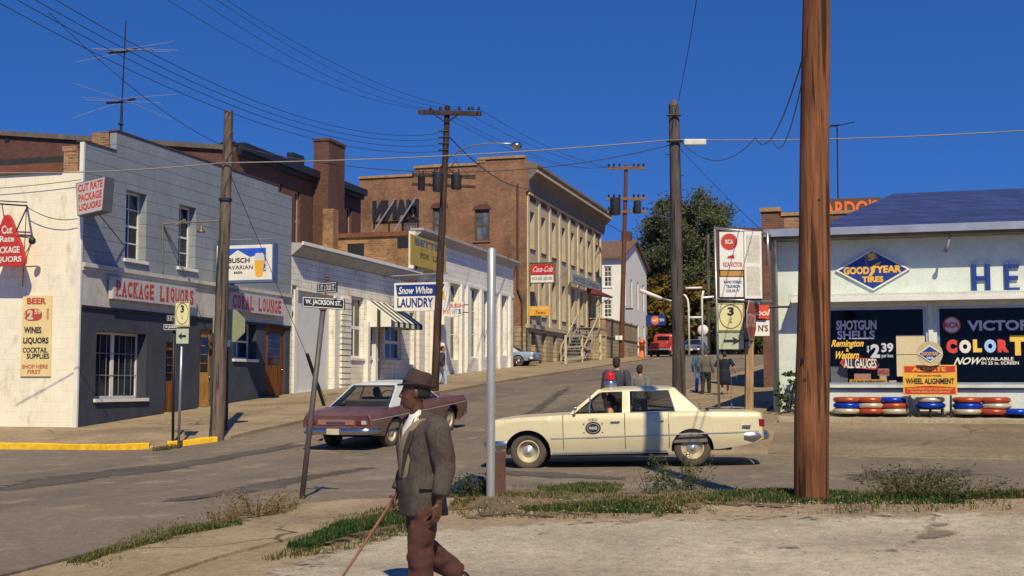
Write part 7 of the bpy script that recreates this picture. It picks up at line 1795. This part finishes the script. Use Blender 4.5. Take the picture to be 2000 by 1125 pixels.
for x, y in ((-1.4, .82), (-1.4, -.82), (1.6, .82), (1.6, -.82)):
    mb = MB(); mb.loft([[(x + .52 * math.cos(R(a)) * k, y + dy, .42 + .50 * math.sin(R(a)) * k) for a in range(0, 181, 20)] for dy, k in ((-.16, .8), (-.10, 1), (.06, 1), (.13, .85))], 0, caps=False, closed=False); mb.build('fender', REDT, rt_, world=False, smooth=True)
    wheel(rt_, x, y, .37, .2, 1 if y > 0 else -1, M_CRW)
mb = MB(); mb.box(-2.50, -2.40, -.85, .85, .48, .60); bevel(mb.build('bumper', STEEL, rt_, world=False), .02)
for s in (-1, 1): mb = MB(); mb.lathe([(.001, -.03), (.06, -.02), (.06, .03)], (-2.35, s * .78, .82), 'X', 10); mb.build('tail_light', M_TAIL, rt_, world=False)
mb = MB(); mb.box(-2.3, 2.3, -.4, .4, .38, .55); mb.build('chassis', M_UNDER, rt_, world=False)
# ------------------------------------------------------------ people
SKIN_D = plain('dark_brown_skin', (.088, .034, .017), .48, .12, 8, obj=True); SKIN_L = plain('tanned_skin', (.42, .20, .11), .55, .1, 8, obj=True)
def ring(c, rx, ry, n=20, e=2.0, yaw=0.0, tilt=(0, 0)):
    """flattened ring around c; rx fore-aft, ry side to side"""
    out = []
    for k in range(n):
        a = 2 * math.pi * k / n; ca, sa = math.cos(a), math.sin(a)
        x = rx * math.copysign(abs(ca) ** (2 / e), ca); y = ry * math.copysign(abs(sa) ** (2 / e), sa)
        X = x * math.cos(yaw) - y * math.sin(yaw); Y = x * math.sin(yaw) + y * math.cos(yaw)
        out.append(Vector(c) + Vector((X, Y, tilt[0] * X + tilt[1] * Y)))
    return out
def head_mb(mb, c, yaw, s=1.0, pitch=0.0):
    """head with brow, nose, lips, chin, ears; c = base of the skull (top of neck), faces +X before yaw"""
    L = MB(); prof = [(-.115, .030, .030, .050), (-.105, .034, .052, .052), (-.085, .028, .070, .060), (-.055, .020, .080, .066), (-.02, .010, .088, .071), (.02, .004, .092, .074), (.055, 0, .093, .075), (.09, -.004, .086, .070), (.115, -.008, .068, .056), (.132, -.010, .040, .034), (.138, -.01, .010, .01)]
    L.loft([ring((x0, 0, z), rx, ry, 18, 2.2) for z, x0, rx, ry in prof])
    L.loft([ring((.088, 0, .035), .012, .010, 8), ring((.104, 0, .0), .016, .013, 8), ring((.112, 0, -.022), .018, .019, 8), ring((.10, 0, -.036), .014, .014, 8)])       # nose
    L.ell((.085, 0, -.058), (.022, .027, .009), n=10, k=6); L.ell((.084, 0, -.072), (.020, .024, .009), n=10, k=6); L.ell((.072, 0, -.10), (.024, .026, .018), n=10, k=6)
    L.ell((.082, 0, .040), (.018, .055, .012), n=12, k=6)                                                                          # brow
    for q in (-1, 1): L.ell((.072, q * .032, .018), (.016, .017, .011), n=8, k=6); L.ell((-.005, q * .078, .0), (.022, .012, .036), n=10, k=6); L.ell((.055, q * .045, -.03), (.03, .02, .025), n=8, k=6)
    L.loft([ring((-.012, 0, -.20), .058, .060, 16), ring((-.010, 0, -.13), .054, .055, 16), ring((-.005, 0, -.05), .055, .055, 16)])
    M = Matrix.Translation(Vector(c)) @ Matrix.Rotation(yaw, 4, 'Z') @ Matrix.Rotation(pitch, 4, 'Y') @ Matrix.Scale(s, 4)
    mb.add([M @ (v + Vector((0, 0, .12))) for v in L.v], L.f)
def hand_mb(mb, w, d, pal, s=1.0, curl=.5, side=1):
    """hand hanging from wrist w along direction d; pal = direction the palm faces; fingers curl towards the palm"""
    d = Vector(d).normalized(); pal = Vector(pal); pal = (pal - d * pal.dot(d)).normalized(); u = d.cross(pal) * side; w = Vector(w)
    mb.loft([[w + d * a * s + (u * math.cos(t) * b + pal * math.sin(t) * c_) * s for t in [2 * math.pi * k / 10 for k in range(10)]] for a, b, c_ in ((-.03, .026, .021), (.0, .027, .020), (.035, .038, .019), (.075, .042, .017), (.095, .040, .013))])
    for i, (off, ln, r) in enumerate(((-.030, .070, .0085), (-.010, .080, .009), (.011, .074, .0088), (.030, .058, .0075))):
        p = w + (d * .088 + u * off) * s; P = [p - d * .02 * s]; ang = 0
        P.append(p)
        for k, f in enumerate((.45, .32, .23)): ang += curl * (.9 if k else .6); q = d * math.cos(ang) + pal * math.sin(ang); P.append(P[-1] + q * ln * f * s * 1.1)
        mb.tube(P, [r * s, r * s, r * .95 * s, r * .88 * s, r * .7 * s], 8)
    p = w + (d * .03 - u * .033) * s; q = (d * .65 - u * .55 + pal * .5 * min(1, curl + .4)).normalized(); q2 = (d * .9 - u * .05 + pal * .5).normalized(); mb.tube([p - q * .01 * s, p + q * .034 * s, p + q * .034 * s + q2 * .028 * s, p + q * .034 * s + q2 * .050 * s], [.013 * s, .0115 * s, .010 * s, .007 * s], 8)
def limb(mb, pts, rad, n=12, sub=4):
    """tapered limb through joints with rounded bends"""
    pts = [Vector(p) for p in pts]; out, rs = [], []
    for i in range(len(pts) - 1):
        p0 = pts[max(i - 1, 0)]; p1, p2 = pts[i], pts[i + 1]; p3 = pts[min(i + 2, len(pts) - 1)]
        for k in range(sub):
            t = k / sub; a = p1.lerp(p2, t); c = .5 * ((2 * p1) + (p2 - p0) * t + (2 * p0 - 5 * p1 + 4 * p2 - p3) * t * t + (3 * p1 - p0 - 3 * p2 + p3) * t ** 3); out.append(a.lerp(c, .5)); rs.append(rad[i] + (rad[i + 1] - rad[i]) * t)
    out.append(pts[-1]); rs.append(rad[-1]); mb.tube(out, rs, n)
def wrinkle(mb, amp, sc_=9, st=(1, 1, .6)):
    mb.v = [v + Vector((mnoise.noise(Vector((v.x * sc_ * st[0], v.y * sc_ * st[1], v.z * sc_ * st[2]))), mnoise.noise(Vector((v.x * sc_ + 9, v.y * sc_, v.z * sc_ * st[2]))), 0)) * amp for v in mb.v]
def shoe(mb, heel, fwd, s=1.0, pitch=0.0):
    f = Vector(fwd).normalized(); u = UPZ.cross(f).normalized(); w = f.cross(u); h = Vector(heel); rings = []
    for a, hw_, ht in ((-.06, .028, .07), (-.03, .036, .085), (.03, .038, .085), (.10, .042, .06), (.17, .046, .045), (.22, .036, .032), (.24, .015, .018)):
        c = h + f * (a * s); rings.append([c + u * (hw_ * s * x) + w * (z * s) for x, z in ((-1, 0), (1, 0), (1, ht * .6), (.6, ht), (-.6, ht), (-1, ht * .6))])
    mb.loft(rings)

# ---- man with the cane: walks to the left of the picture, seen from his left side
SC = 1.0
mp = pt(824, 900, d=9.3); man_z = H(mp.x, mp.y)
fwd = (-RT * .90 - FW * .43).normalized()
man = thing('person', 'man in grey tweed jacket and brown fedora walking with a cane', 'person', (mp.x, mp.y, man_z), math.atan2(fwd.y, fwd.x))
body = MB(); HY = .02
head_mb(body, (.055, .0, 1.505), -.34, .98, .02)
# joints (x fwd, y left)
shL, elL, wrL = Vector((-.02, .225, 1.385)), Vector((-.075, .275, 1.085)), Vector((-.03, .275, .835))
shR, elR, wrR = Vector((.01, -.19, 1.385)), Vector((.01, -.235, 1.09)), Vector((.105, -.225, .86))
body.loft([ring((0, 0, .80), .10, .15), ring((.0, 0, 1.0), .10, .15), ring((.01, 0, 1.25), .11, .17), ring((.0, 0, 1.40), .08, .14), ring((.02, 0, 1.47), .06, .07)])
limb(body, [(0, .09, 1.385), shL, elL, wrL], [.055, .055, .042, .027]); limb(body, [(0, -.09, 1.385), shR, elR, wrR], [.055, .055, .042, .027])
hand_mb(body, wrL + Vector((.005, 0, -.015)), (.18, .0, -1), (.25, -1, 0), 1.0, .45, 1)
cane_dir = Vector((.56, -.06, -.83)).normalized(); grip = wrR + Vector((.055, -.02, -.075))
hand_mb(body, wrR, Vector((.5, -.1, -.85)), Vector((-.65, .55, -.45)), 1.0, .95, -1)
hipL, knL, anL = Vector((.0, .10, .87)), Vector((.045, .11, .47)), Vector((.05, .11, .08)); hipR, knR, anR = Vector((-.03, -.10, .87)), Vector((-.04, -.10, .46)), Vector((-.36, -.10, .24))
limb(body, [hipL, knL, anL], [.08, .055, .04]); limb(body, [hipR, knR, anR], [.08, .055, .04])
fb = fuse(body, .0075, 2, .4); fb.build('body', SKIN_D, man, world=False, smooth=True)
# eyes
mb = MB()
for s in (-1, 1): c_ = Vector((.055, 0, 0)) + Matrix.Rotation(-.34, 3, 'Z') @ Vector((.076, s * .031, 1.640)); mb.ell(c_, (.007, .011, .006), n=8, k=6)
mb.build('eyes', plain('eye_white', (.5, .45, .38), .3), man, world=False, smooth=True)
mb = MB(); mb.loft([ring((.02, 0, 1.575), .088, .074, 20), ring((.01, 0, 1.63), .098, .081, 20), ring((.0, 0, 1.68), .102, .084, 20)]); mb.v = [v for v in mb.v]
# short hair at the back and sides under the brim
hair = MB(); 
for z, x0, rx, ry in ((1.56, -.012, .075, .066), (1.60, -.005, .084, .078), (1.65, .0, .094, .083), (1.69, .0, .095, .084)):
    pass
hair.loft([[Vector((x0 + rx * math.cos(a), ry * math.sin(a), z)) for a in [R(80 + 200 * k / 14) for k in range(15)]] for z, x0, rx, ry in ((1.585, .03, .080, .066), (1.61, .032, .090, .076), (1.65, .036, .098, .081), (1.70, .04, .100, .082))], 0, caps=False, closed=False)
hair.v = [Vector((.055, 0, 0)) + Matrix.Rotation(-.34, 3, 'Z') @ (v - Vector((.055, 0, 0))) for v in hair.v]
hm = hair.build('hair', plain('black_hair', (.012, .010, .009), .8, .2), man, world=False, smooth=True); hm.modifiers.new('t', 'SOLIDIFY').thickness = .01
# trousers
M_TROU = plain('brown_trousers', (.062, .020, .012), .85, .18, 7, obj=True, bump=.3)
tr_ = MB(); tr_.loft([ring((-.01, 0, .97), .125, .17, 20), ring((-.015, 0, .88), .135, .185, 20), ring((-.01, 0, .80), .125, .18, 20)])
limb(tr_, [(.0, .09, .86), (.055, .10, .50), (.045, .11, .30), (.05, .11, .065)], [.125, .098, .093, .095], 14, 5); limb(tr_, [(-.03, -.09, .86), (-.045, -.10, .50), (-.17, -.10, .37), (-.345, -.10, .245)], [.125, .10, .092, .085], 14, 5)
tr_ = fuse(tr_, .012, 4); wrinkle(tr_, .026, 7, (1, 1, 1.1)); wrinkle(tr_, .012, 16, (1, 1, 1.2)); tr_.build('trousers', M_TROU, man, world=False, smooth=True)
sh = MB(); shoe(sh, (.03, .11, .0), (1, .05, 0), 1.1); 
M_SHOE = plain('black_shoe', (.02, .014, .012), .45, .2)
sh.build('shoe', M_SHOE, man, world=False, smooth=True); sh = MB(); shoe(sh, (-.40, -.10, .16), (.62, 0, -.55), 1.1); sh.build('shoe', M_SHOE, man, world=False, smooth=True)
# shirt and vest showing in the open front
sv = MB(); sv.loft([ring((.035, 0, 1.02), .115, .13, 20), ring((.04, 0, 1.2), .125, .14, 20), ring((.045, 0, 1.36), .105, .11, 20), ring((.035, 0, 1.445), .070, .075, 20), ring((.03, 0, 1.49), .062, .064, 20)]); o = sv.build('shirt', plain('white_shirt', (.70, .67, .57), .8, .1, 8), man, world=False, smooth=True)
vv = MB(); vv.loft([[Vector((cx + rx * math.cos(R(a)), ry * math.sin(R(a)), z + dz * abs(math.sin(R(a))))) for a in range(-110, 111, 11)] for z, cx, rx, ry, dz in ((.98, .03, .130, .15, 0), (1.15, .035, .136, .155, .0), (1.26, .04, .134, .15, .16), (1.27, .04, .130, .148, .17))], 0, caps=False, closed=False); vv.build('vest', plain('tan_vest', (.25, .20, .12), .9, .15, 9, bump=.3), man, world=False, smooth=True)
# jacket: torso shell open at the front plus sleeves
q = N('grey_tweed'); p = q.pos(True); n1 = q.noise(p, 5, 4, .6); n2 = q.noise(p, 190, 2, .7); n3 = q.noise(p, 60, 2, .6, (1, 1, .5)); base = q.mix(q.ramp(n2, .35, .65), (.055, .044, .040), (.098, .078, .066)); h = q.n('HueSaturation'); q.l(base, h.inputs['Color']); q.l(q.math('ADD', q.ramp(n1, .3, .7, .8, 1.2), q.ramp(n3, .3, .7, -.2, .2)), h.inputs['Value']); q.col(h.outputs[0]); q.set(.95, spec=.15); q.bump(n2, .4, .004); M_TWEED = q.m
jk = MB()
jk.loft([ring((-.015, .0, .715), .175, .215, 24, 2.3), ring((-.01, .0, .78), .172, .215, 24, 2.3), ring((.0, 0, .95), .160, .205, 24, 2.3), ring((.005, 0, 1.1), .155, .20, 24, 2.3), ring((.01, 0, 1.25), .158, .208, 24, 2.3), ring((.005, 0, 1.345), .142, .215, 24, 2.4), ring((.0, 0, 1.405), .112, .195, 24, 2.3), ring((.0, 0, 1.445), .082, .13, 24, 2.1), ring((.005, 0, 1.475), .070, .085, 24)])
limb(jk, [shL + Vector((0, -.06, .005)), shL + Vector((-.005, .01, -.03)), elL, wrL + Vector((-.008, 0, .045))], [.085, .094, .082, .066], 16, 6)
limb(jk, [shR + Vector((0, .05, .005)), shR + Vector((.0, -.01, -.03)), elR, wrR + Vector((-.012, 0, .022))], [.085, .092, .08, .064], 16, 6)
jk = fuse(jk, .011, 5); wrinkle(jk, .018, 6, (1, 1, .8)); wrinkle(jk, .009, 15, (1, 1, .8))
# cut the open front: remove faces within the lapel opening, then give the cloth thickness
def keep(c):
    if c.x < .03: return True
    w = .014 if c.z < .98 else .014 + (c.z - .98) * .25
    if abs(c.y - .012) < w and c.z > .98 and abs(c.y) < .14: return False
    return True
fk = []
for f in jk.f:
    c = sum((jk.v[i] for i in f), Vector()) / len(f)
    if keep(c) and not (c.z < .725 and abs(c.y) < .2 and abs(c.x) < .16): fk.append(f)
jk.f = fk; jk.m = [0] * len(fk)
jo = jk.build('jacket', M_TWEED, man, world=False, smooth=True); sd = jo.modifiers.new('cloth', 'SOLIDIFY'); sd.thickness = .012
lp = MB()                                          # lapels and collar
for s in (-1, 1):
    P = [(.166, s * .014 + .012, 1.00), (.158, s * .118 + .012, 1.22), (.122, s * .150 + .012, 1.33), (.118, s * .085 + .012, 1.345), (.09, s * .085 + .012, 1.44), (.125, s * .072 + .012, 1.36), (.163, s * .05 + .012, 1.2)]
    lp.add([Vector(v) + Vector((.012, 0, 0)) for v in P], [(0, 1, 6), (1, 2, 5, 6), (2, 3, 5), (3, 4, 5)])
lo = lp.build('lapel', M_TWEED, man, world=False); lo.modifiers.new('t', 'SOLIDIFY').thickness = .012
cl = MB(); cl.loft([[Vector((.0 + (.075 + e) * math.cos(R(a)), (.085 + e) * math.sin(R(a)), z + .012 * math.cos(R(a)))) for a in range(60, 301, 12)] for e, z in ((.02, 1.42), (.018, 1.455), (.0, 1.495), (-.006, 1.48))], 0, caps=False, closed=False); cl.build('collar', M_TWEED, man, world=False, smooth=True)
sc_ = MB(); 
for s in (-1, 1): sc_.add([(.085, s * .01, 1.425), (.10, s * .06, 1.40), (.06, s * .085, 1.46), (.02, s * .08, 1.50), (.06, s * .05, 1.50)], [(0, 1, 2, 3, 4)])
so_ = sc_.build('shirt_collar', bpy.data.materials['white_shirt'], man, world=False); so_.modifiers.new('t', 'SOLIDIFY').thickness = .008
mb = MB(); mb.add([(.10, .205, .93), (-.04, .222, .925), (-.04, .222, .945), (.10, .207, .95)], [(0, 1, 2, 3)]); po = mb.build('pocket_flap', M_TWEED, man, world=False); po.modifiers.new('t', 'SOLIDIFY').thickness = .02
# fedora
M_FELT = plain('brown_felt', (.045, .026, .020), .9, .15, 9, obj=True, bump=.3)
hat = thing('fedora_hat', 'dark brown felt fedora on the head of the man with the cane', 'hat', man.location, man.rotation_euler.z)
cx, hz = .045, 1.672
mb = MB(); n = 36; rings = []
for rr_, dz in ((.088, .0), (.104, .0), (.120, -.002), (.132, .004), (.135, .010), (.130, .014), (.118, .008), (.100, .010)):
    rings.append([Vector((cx + (rr_ + .012) * math.cos(a), rr_ * .92 * math.sin(a), hz + dz * (1 if rr_ > .1 else 0) - .030 * max(0, math.cos(a)) * (rr_ - .08) / .07 + .030 * (abs(math.sin(a)) ** 2) * max(0, (rr_ - .10)) / .05 + .018 * max(0, -math.cos(a)) * (rr_ - .08) / .07)) for a in [2 * math.pi * k / n for k in range(n)]])
mb.loft(rings, 0, caps=False); mb.build('brim', M_FELT, hat, world=False, smooth=True)
mb = MB(); rings = []
for z, rx, ry in ((-.005, .106, .090), (.03, .104, .088), (.07, .098, .082), (.10, .090, .073), (.118, .075, .058), (.122, .05, .038)):
    rings.append([Vector((cx + rx * math.cos(a) - z * .10, ry * (1 - .25 * max(0, math.cos(a)) * (z / .12)) * math.sin(a), hz + z - .018 * (z / .12) * (1 - abs(math.cos(a)) * .3) * 0 + .012 * (z / .12) * max(0, math.cos(a)))) for a in [2 * math.pi * k / n for k in range(n)]])
rings.append([Vector((cx + .04 * math.cos(a) - .012, .012 * math.sin(a), hz + .096)) for a in [2 * math.pi * k / n for k in range(n)]])
mb.loft(rings, 0); mb.build('crown', M_FELT, hat, world=False, smooth=True)
mb = MB(); mb.loft([[Vector((cx + (r1 + .003) * math.cos(a), (r1 * .85 + .003) * math.sin(a), hz + z)) for a in [2 * math.pi * k / n for k in range(n)]] for z, r1 in ((.006, .107), (.034, .1055))], 0, caps=False); mb.build('hat_band', plain('dark_hat_band', (.018, .011, .010), .7), hat, world=False, smooth=True)
for ch in [q for q in bpy.data.objects if q.parent == hat]: c_ = Vector((cx, 0, hz + .02)); ch.data.transform(Matrix.Translation(c_) @ Matrix.Rotation(-.34, 4, 'Z') @ Matrix.Rotation(R(-11), 4, 'Y') @ Matrix.Translation(-c_))
# cane, held by the far hand
cane = thing('cane', 'thin brown walking cane in the right hand of the man in tweed', 'cane', man.location, man.rotation_euler.z)
k = (grip.z + .0) / -cane_dir.z; tip = grip + cane_dir * (grip.z / -cane_dir.z)
mb = MB(); P = [grip - cane_dir * .02, grip.lerp(tip, .5), tip + UPZ * .01]; mb.tube([grip - cane_dir * .06] + P, [.013, .012, .0105, .008], 10); mb.build('shaft', plain('cane_wood', (.24, .10, .045), .5, .2, 12, stretch=(1, 1, .2)), cane, world=False, smooth=True)
mb = MB(); g = grip - cane_dir * .06; mb.tube([g + Vector((-.02, .05, .0)), g + Vector((0, .0, .008)), g + Vector((.02, -.045, -.0))], [.012, .015, .012], 10); mb.build('handle', bpy.data.materials['cane_wood'], cane, world=False, smooth=True)

# ---- people further off
def walker(label, loc, fwdv, ht, top, legs, skin, hairc, stride=.25, skirt=False, hat_=None, arm=0.0, build_=1.0, bag=False, sleeves=True, shoes=(.02, .015, .012), name='person'):
    fwdv = Vector(fwdv); o = thing(name, label, 'person', loc, math.atan2(fwdv.y, fwdv.x)); s = ht / 1.75; b = build_
    bd = MB(); head_mb(bd, (.02, 0, 1.49 * s), 0, s * .98)
    bd.loft([ring((0, 0, .8 * s), .09 * s, .13 * s), ring((0, 0, 1.2 * s), .10 * s, .16 * s), ring((0, 0, 1.42 * s), .06 * s, .09 * s), ring((.01, 0, 1.5 * s), .05 * s, .055 * s)])
    A = {}
    for q in (-1, 1):
        sh_ = Vector((0, q * .20 * b, 1.39)) * s; el = Vector((-.06 + q * .06 * stride * 3, q * (.26 + arm * .08) * b, 1.10)) * s; wr_ = Vector((.04 + q * .1 * stride * 3, q * (.27 + arm * .1) * b, .86)) * s; A[q] = (sh_, el, wr_)
        limb(bd, [Vector((0, q * .08, 1.38)) * s, sh_, el, wr_], [.05 * s, .05 * s, .04 * s, .027 * s]); hand_mb(bd, wr_ - UPZ * .02 * s, (.15, 0, -1), (0, -q, 0), s, .5, q)
        h0 = Vector((0, q * .09, .88)) * s; kn = Vector((.05 - q * stride * .4, q * .095, .48)) * s; an = Vector((-q * stride, q * .09, .09 + (.06 if q > 0 and stride else 0))) * s
        limb(bd, [h0, kn, an], [.075 * s, .052 * s, .036 * s]); A[q] += (h0, kn, an)
    fuse(bd, .014 * s, 2, .4).build('body', skin, o, world=False, smooth=True)
    M_T, M_L = top, legs
    jk = MB(); jk.loft([ring((0, 0, (.86 if not skirt else .9) * s), .125 * s * b, .175 * s * b, 20, 2.2), ring((0, 0, 1.05 * s), .115 * s * b, .165 * s * b, 20, 2.2), ring((.005, 0, 1.25 * s), .125 * s * b, .195 * s * b, 20, 2.3), ring((0, 0, 1.37 * s), .10 * s * b, .195 * s * b, 20, 2.3), ring((0, 0, 1.43 * s), .075 * s, .12 * s * b, 20), ring((0, 0, 1.47 * s), .065 * s, .07 * s, 20)])
    for q in (-1, 1):
        sh_, el, wr_ = A[q][:3]
        if sleeves: limb(jk, [sh_ - Vector((0, q * .05, 0)), sh_, el, wr_], [.075 * s, .08 * s, .066 * s, .05 * s], 12)
        else: limb(jk, [sh_ - Vector((0, q * .05, 0)), sh_, sh_.lerp(el, .8)], [.075 * s, .078 * s, .07 * s], 12)
    jk = fuse(jk, .018 * s, 4); wrinkle(jk, .012, 9); jk.build('dress_top' if skirt else 'jacket', M_T, o, world=False, smooth=True)
    if skirt:
        sk = MB(); sk.loft([ring((0, 0, z * s), rx * s * b, ry * s * b, 24) for z, rx, ry in ((1.05, .13, .17), (.9, .155, .195), (.7, .175, .215), (.45, .20, .235), (.43, .17, .2))]); wrinkle(sk, .03, 8, (1, 1, .1)); sk.build('skirt', M_L, o, world=False, smooth=True)
    else:
        tz = MB(); tz.loft([ring((0, 0, .98 * s), .11 * s * b, .155 * s * b), ring((0, 0, .85 * s), .12 * s * b, .165 * s * b), ring((0, 0, .80 * s), .11 * s, .15 * s * b)])
        for q in (-1, 1): limb(tz, [A[q][3], A[q][4], A[q][5]], [.105 * s * b, .078 * s, .068 * s], 12)
        tz = fuse(tz, .018 * s, 3); wrinkle(tz, .014, 9); tz.build('trousers', M_L, o, world=False, smooth=True)
    ms_ = plain('shoe_leather', shoes, .5) if 'shoe_leather' not in bpy.data.materials else bpy.data.materials['shoe_leather']
    for q in (-1, 1): sh = MB(); a = A[q][5]; shoe(sh, (a.x - .01, a.y, a.z - .085 * s), (1, 0, -.25 if a.z > .1 * s else 0), s); sh.build('shoe', ms_, o, world=False, smooth=True)
    hr = MB(); c = Vector((.02, 0, (1.49 + .12 * .98) * s)); hr.ell(c + Vector((-.014, 0, .045)) * s, (.098 * s, .084 * s, .10 * s), n=18, k=12); hr.ell(c + Vector((-.05, 0, -.01)) * s, (.062 * s, .074 * s, .085 * s), n=16, k=10); hr = fuse(hr, .014 * s, 3)
    hr.f = [f for f in hr.f if not (sum((hr.v[i].x for i in f)) / len(f) > c.x + .045 * s and sum((hr.v[i].z for i in f)) / len(f) < c.z + .065 * s)]; hr.m = [0] * len(hr.f); wrinkle(hr, .006, 40); hr.build('hair', hairc, o, world=False, smooth=True)
    return o, A, s
H_DK = plain('dark_brown_hair', (.022, .014, .010), .75, .2); H_GR = plain('greying_hair', (.07, .06, .055), .8, .2)
DKJ = plain('charcoal_jacket', (.035, .035, .042), .8, .2, 6, obj=True); GRJ = plain('grey_green_shirt', (.15, .145, .12), .85, .12, 6, obj=True); JEAN = plain('blue_jeans', (.07, .16, .36), .85, .15, 7, obj=True); TEAL = plain('teal_shirt', (.05, .13, .17), .85, .15); DKT = plain('dark_trousers', (.022, .020, .020), .85, .2); NAVY = plain('navy_dress', (.008, .009, .022), .85, .2); KHAKI = plain('grey_work_shirt', (.12, .11, .09), .85, .12)
up = Vector((.05, 1, 0))
def stand(px, top_py, ht, d):
    p = pt(px, 700, d=d); z = pt(px, top_py, d=d).z - ht; return Vector((p.x, p.y, H(p.x, p.y))), z
for px, ty, d, ht, top_, bot, hr_, lab, kw in (
    (1204, 696, 26.6, 1.74, DKJ, DKT, H_DK, 'man in a dark jacket walking away behind the police car', dict(stride=.2, build_=1.06)),
    (1249, 712, 27.6, 1.50, GRJ, DKT, H_DK, 'boy in a grey green shirt with dark sleeves beside the man in the dark jacket', dict(stride=.18, build_=.95)),
    (1378, 680, 43.5, 1.74, KHAKI, DKT, H_GR, 'man in a grey shirt and dark trousers walking up the right pavement', dict(stride=.18)),
    (1366, 682, 44.6, 1.70, TEAL, JEAN, H_DK, 'person in teal shirt and blue jeans half hidden by the man in grey', dict(stride=.2)),
    (1415, 686, 42.0, 1.60, NAVY, NAVY, H_DK, 'woman in a long navy dress on the shaded pavement', dict(stride=.14, skirt=True, arm=1.2, build_=1.15, sleeves=False)),
    (864, 662, 52.5, 1.74, DKJ, plain('pale_blue_trousers', (.33, .42, .55), .8, .1), H_DK, 'person in dark jacket and pale blue trousers beside the transformer pole', dict(stride=.15))):
    p = pt(px, 700, d=d); g = Vector((p.x, p.y, H(p.x, p.y))); want = pt(px, ty, d=d).z - g.z
    ht2 = want / 1.0 if abs(want / ht - 1) < .12 else ht
    fwv = up if px != 864 else Vector((.9, .5, 0))
    w_, A_, s_ = walker(lab, g, fwv, ht2, top_, bot, SKIN_L, hr_, **kw)
    if 'woman' in lab:
        wr_ = A_[-1][2]; bag = thing('handbag', 'small black handbag carried by the woman in navy', 'handbag', w_.location, w_.rotation_euler.z); c = wr_ + Vector((.02, -.03, -.2)) * s_
        mb = MB(); mb.loft([ring(c + UPZ * -.12, .05, .015, 12, 3), ring(c + UPZ * -.02, .045, .02, 12, 3), ring(c + UPZ * .02, .035, .014, 12, 3)]); mb.build('pouch', BLK, bag, world=False, smooth=True); mb = MB(); mb.tube([c + Vector((-.03, 0, .02)), c + Vector((-.02, 0, .09)), c + Vector((.02, 0, .09)), c + Vector((.03, 0, .02))], .006, 6); mb.build('strap', BLK, bag, world=False)
def driver(label, carobj, x, y, zseat, top, skin, hairc, hat_=False):
    M = wm(carobj); p = M @ Vector((x, y, 0)); o = thing('person', label, 'person', p, rot=tuple(carobj.rotation_euler)); z = zseat
    bd = MB(); head_mb(bd, (.02, 0, z + .56), 0, .98); bd.loft([ring((0, 0, z), .12, .17), ring((.0, 0, z + .25), .11, .17), ring((0, 0, z + .46), .07, .12), ring((.01, 0, z + .56), .055, .058)])
    for q in (-1, 1):
        sh_, el, wr_ = Vector((0, q * .2, z + .43)), Vector((.16, q * .26, z + .20)), Vector((.42, q * .14, z + .28)); limb(bd, [Vector((0, q * .08, z + .42)), sh_, el, wr_], [.05, .05, .042, .028]); hand_mb(bd, wr_, (1, 0, .1), (0, 0, -1), 1, .9, q); limb(bd, [(0, q * .1, z + .05), (.42, q * .12, z + .08), (.5, q * .12, z - .22)], [.08, .06, .045])
    fuse(bd, .014, 2).build('body', skin, o, world=False, smooth=True); jk = MB(); jk.loft([ring((0, 0, z), .14, .19, 18), ring((0, 0, z + .25), .13, .19, 18), ring((0, 0, z + .42), .10, .19, 18), ring((0, 0, z + .49), .07, .09, 18)])
    for q in (-1, 1): limb(jk, [Vector((0, q * .15, z + .43)), Vector((0, q * .2, z + .42)), Vector((.16, q * .26, z + .20)), Vector((.38, q * .15, z + .27))], [.07, .075, .06, .045])
    fuse(jk, .018, 3).build('shirt', top, o, world=False, smooth=True); c = Vector((.02, 0, z + .56 + .118)); hr = MB(); hr.ell(c + Vector((-.016, 0, .045)), (.096, .084, .10), n=16, k=10); hr.ell(c + Vector((-.05, 0, -.01)), (.062, .072, .08), n=14, k=9); hr.build('hair', hairc, o, world=False, smooth=True); return o
driver('police driver in dark shirt at the wheel of the cream car', pol, -.02, .36, .46, DKJ, SKIN_L, H_DK)
driver('driver in dark clothes silhouetted inside the maroon car', mar, -.05, .36, .42, DKJ, SKIN_L, H_DK)
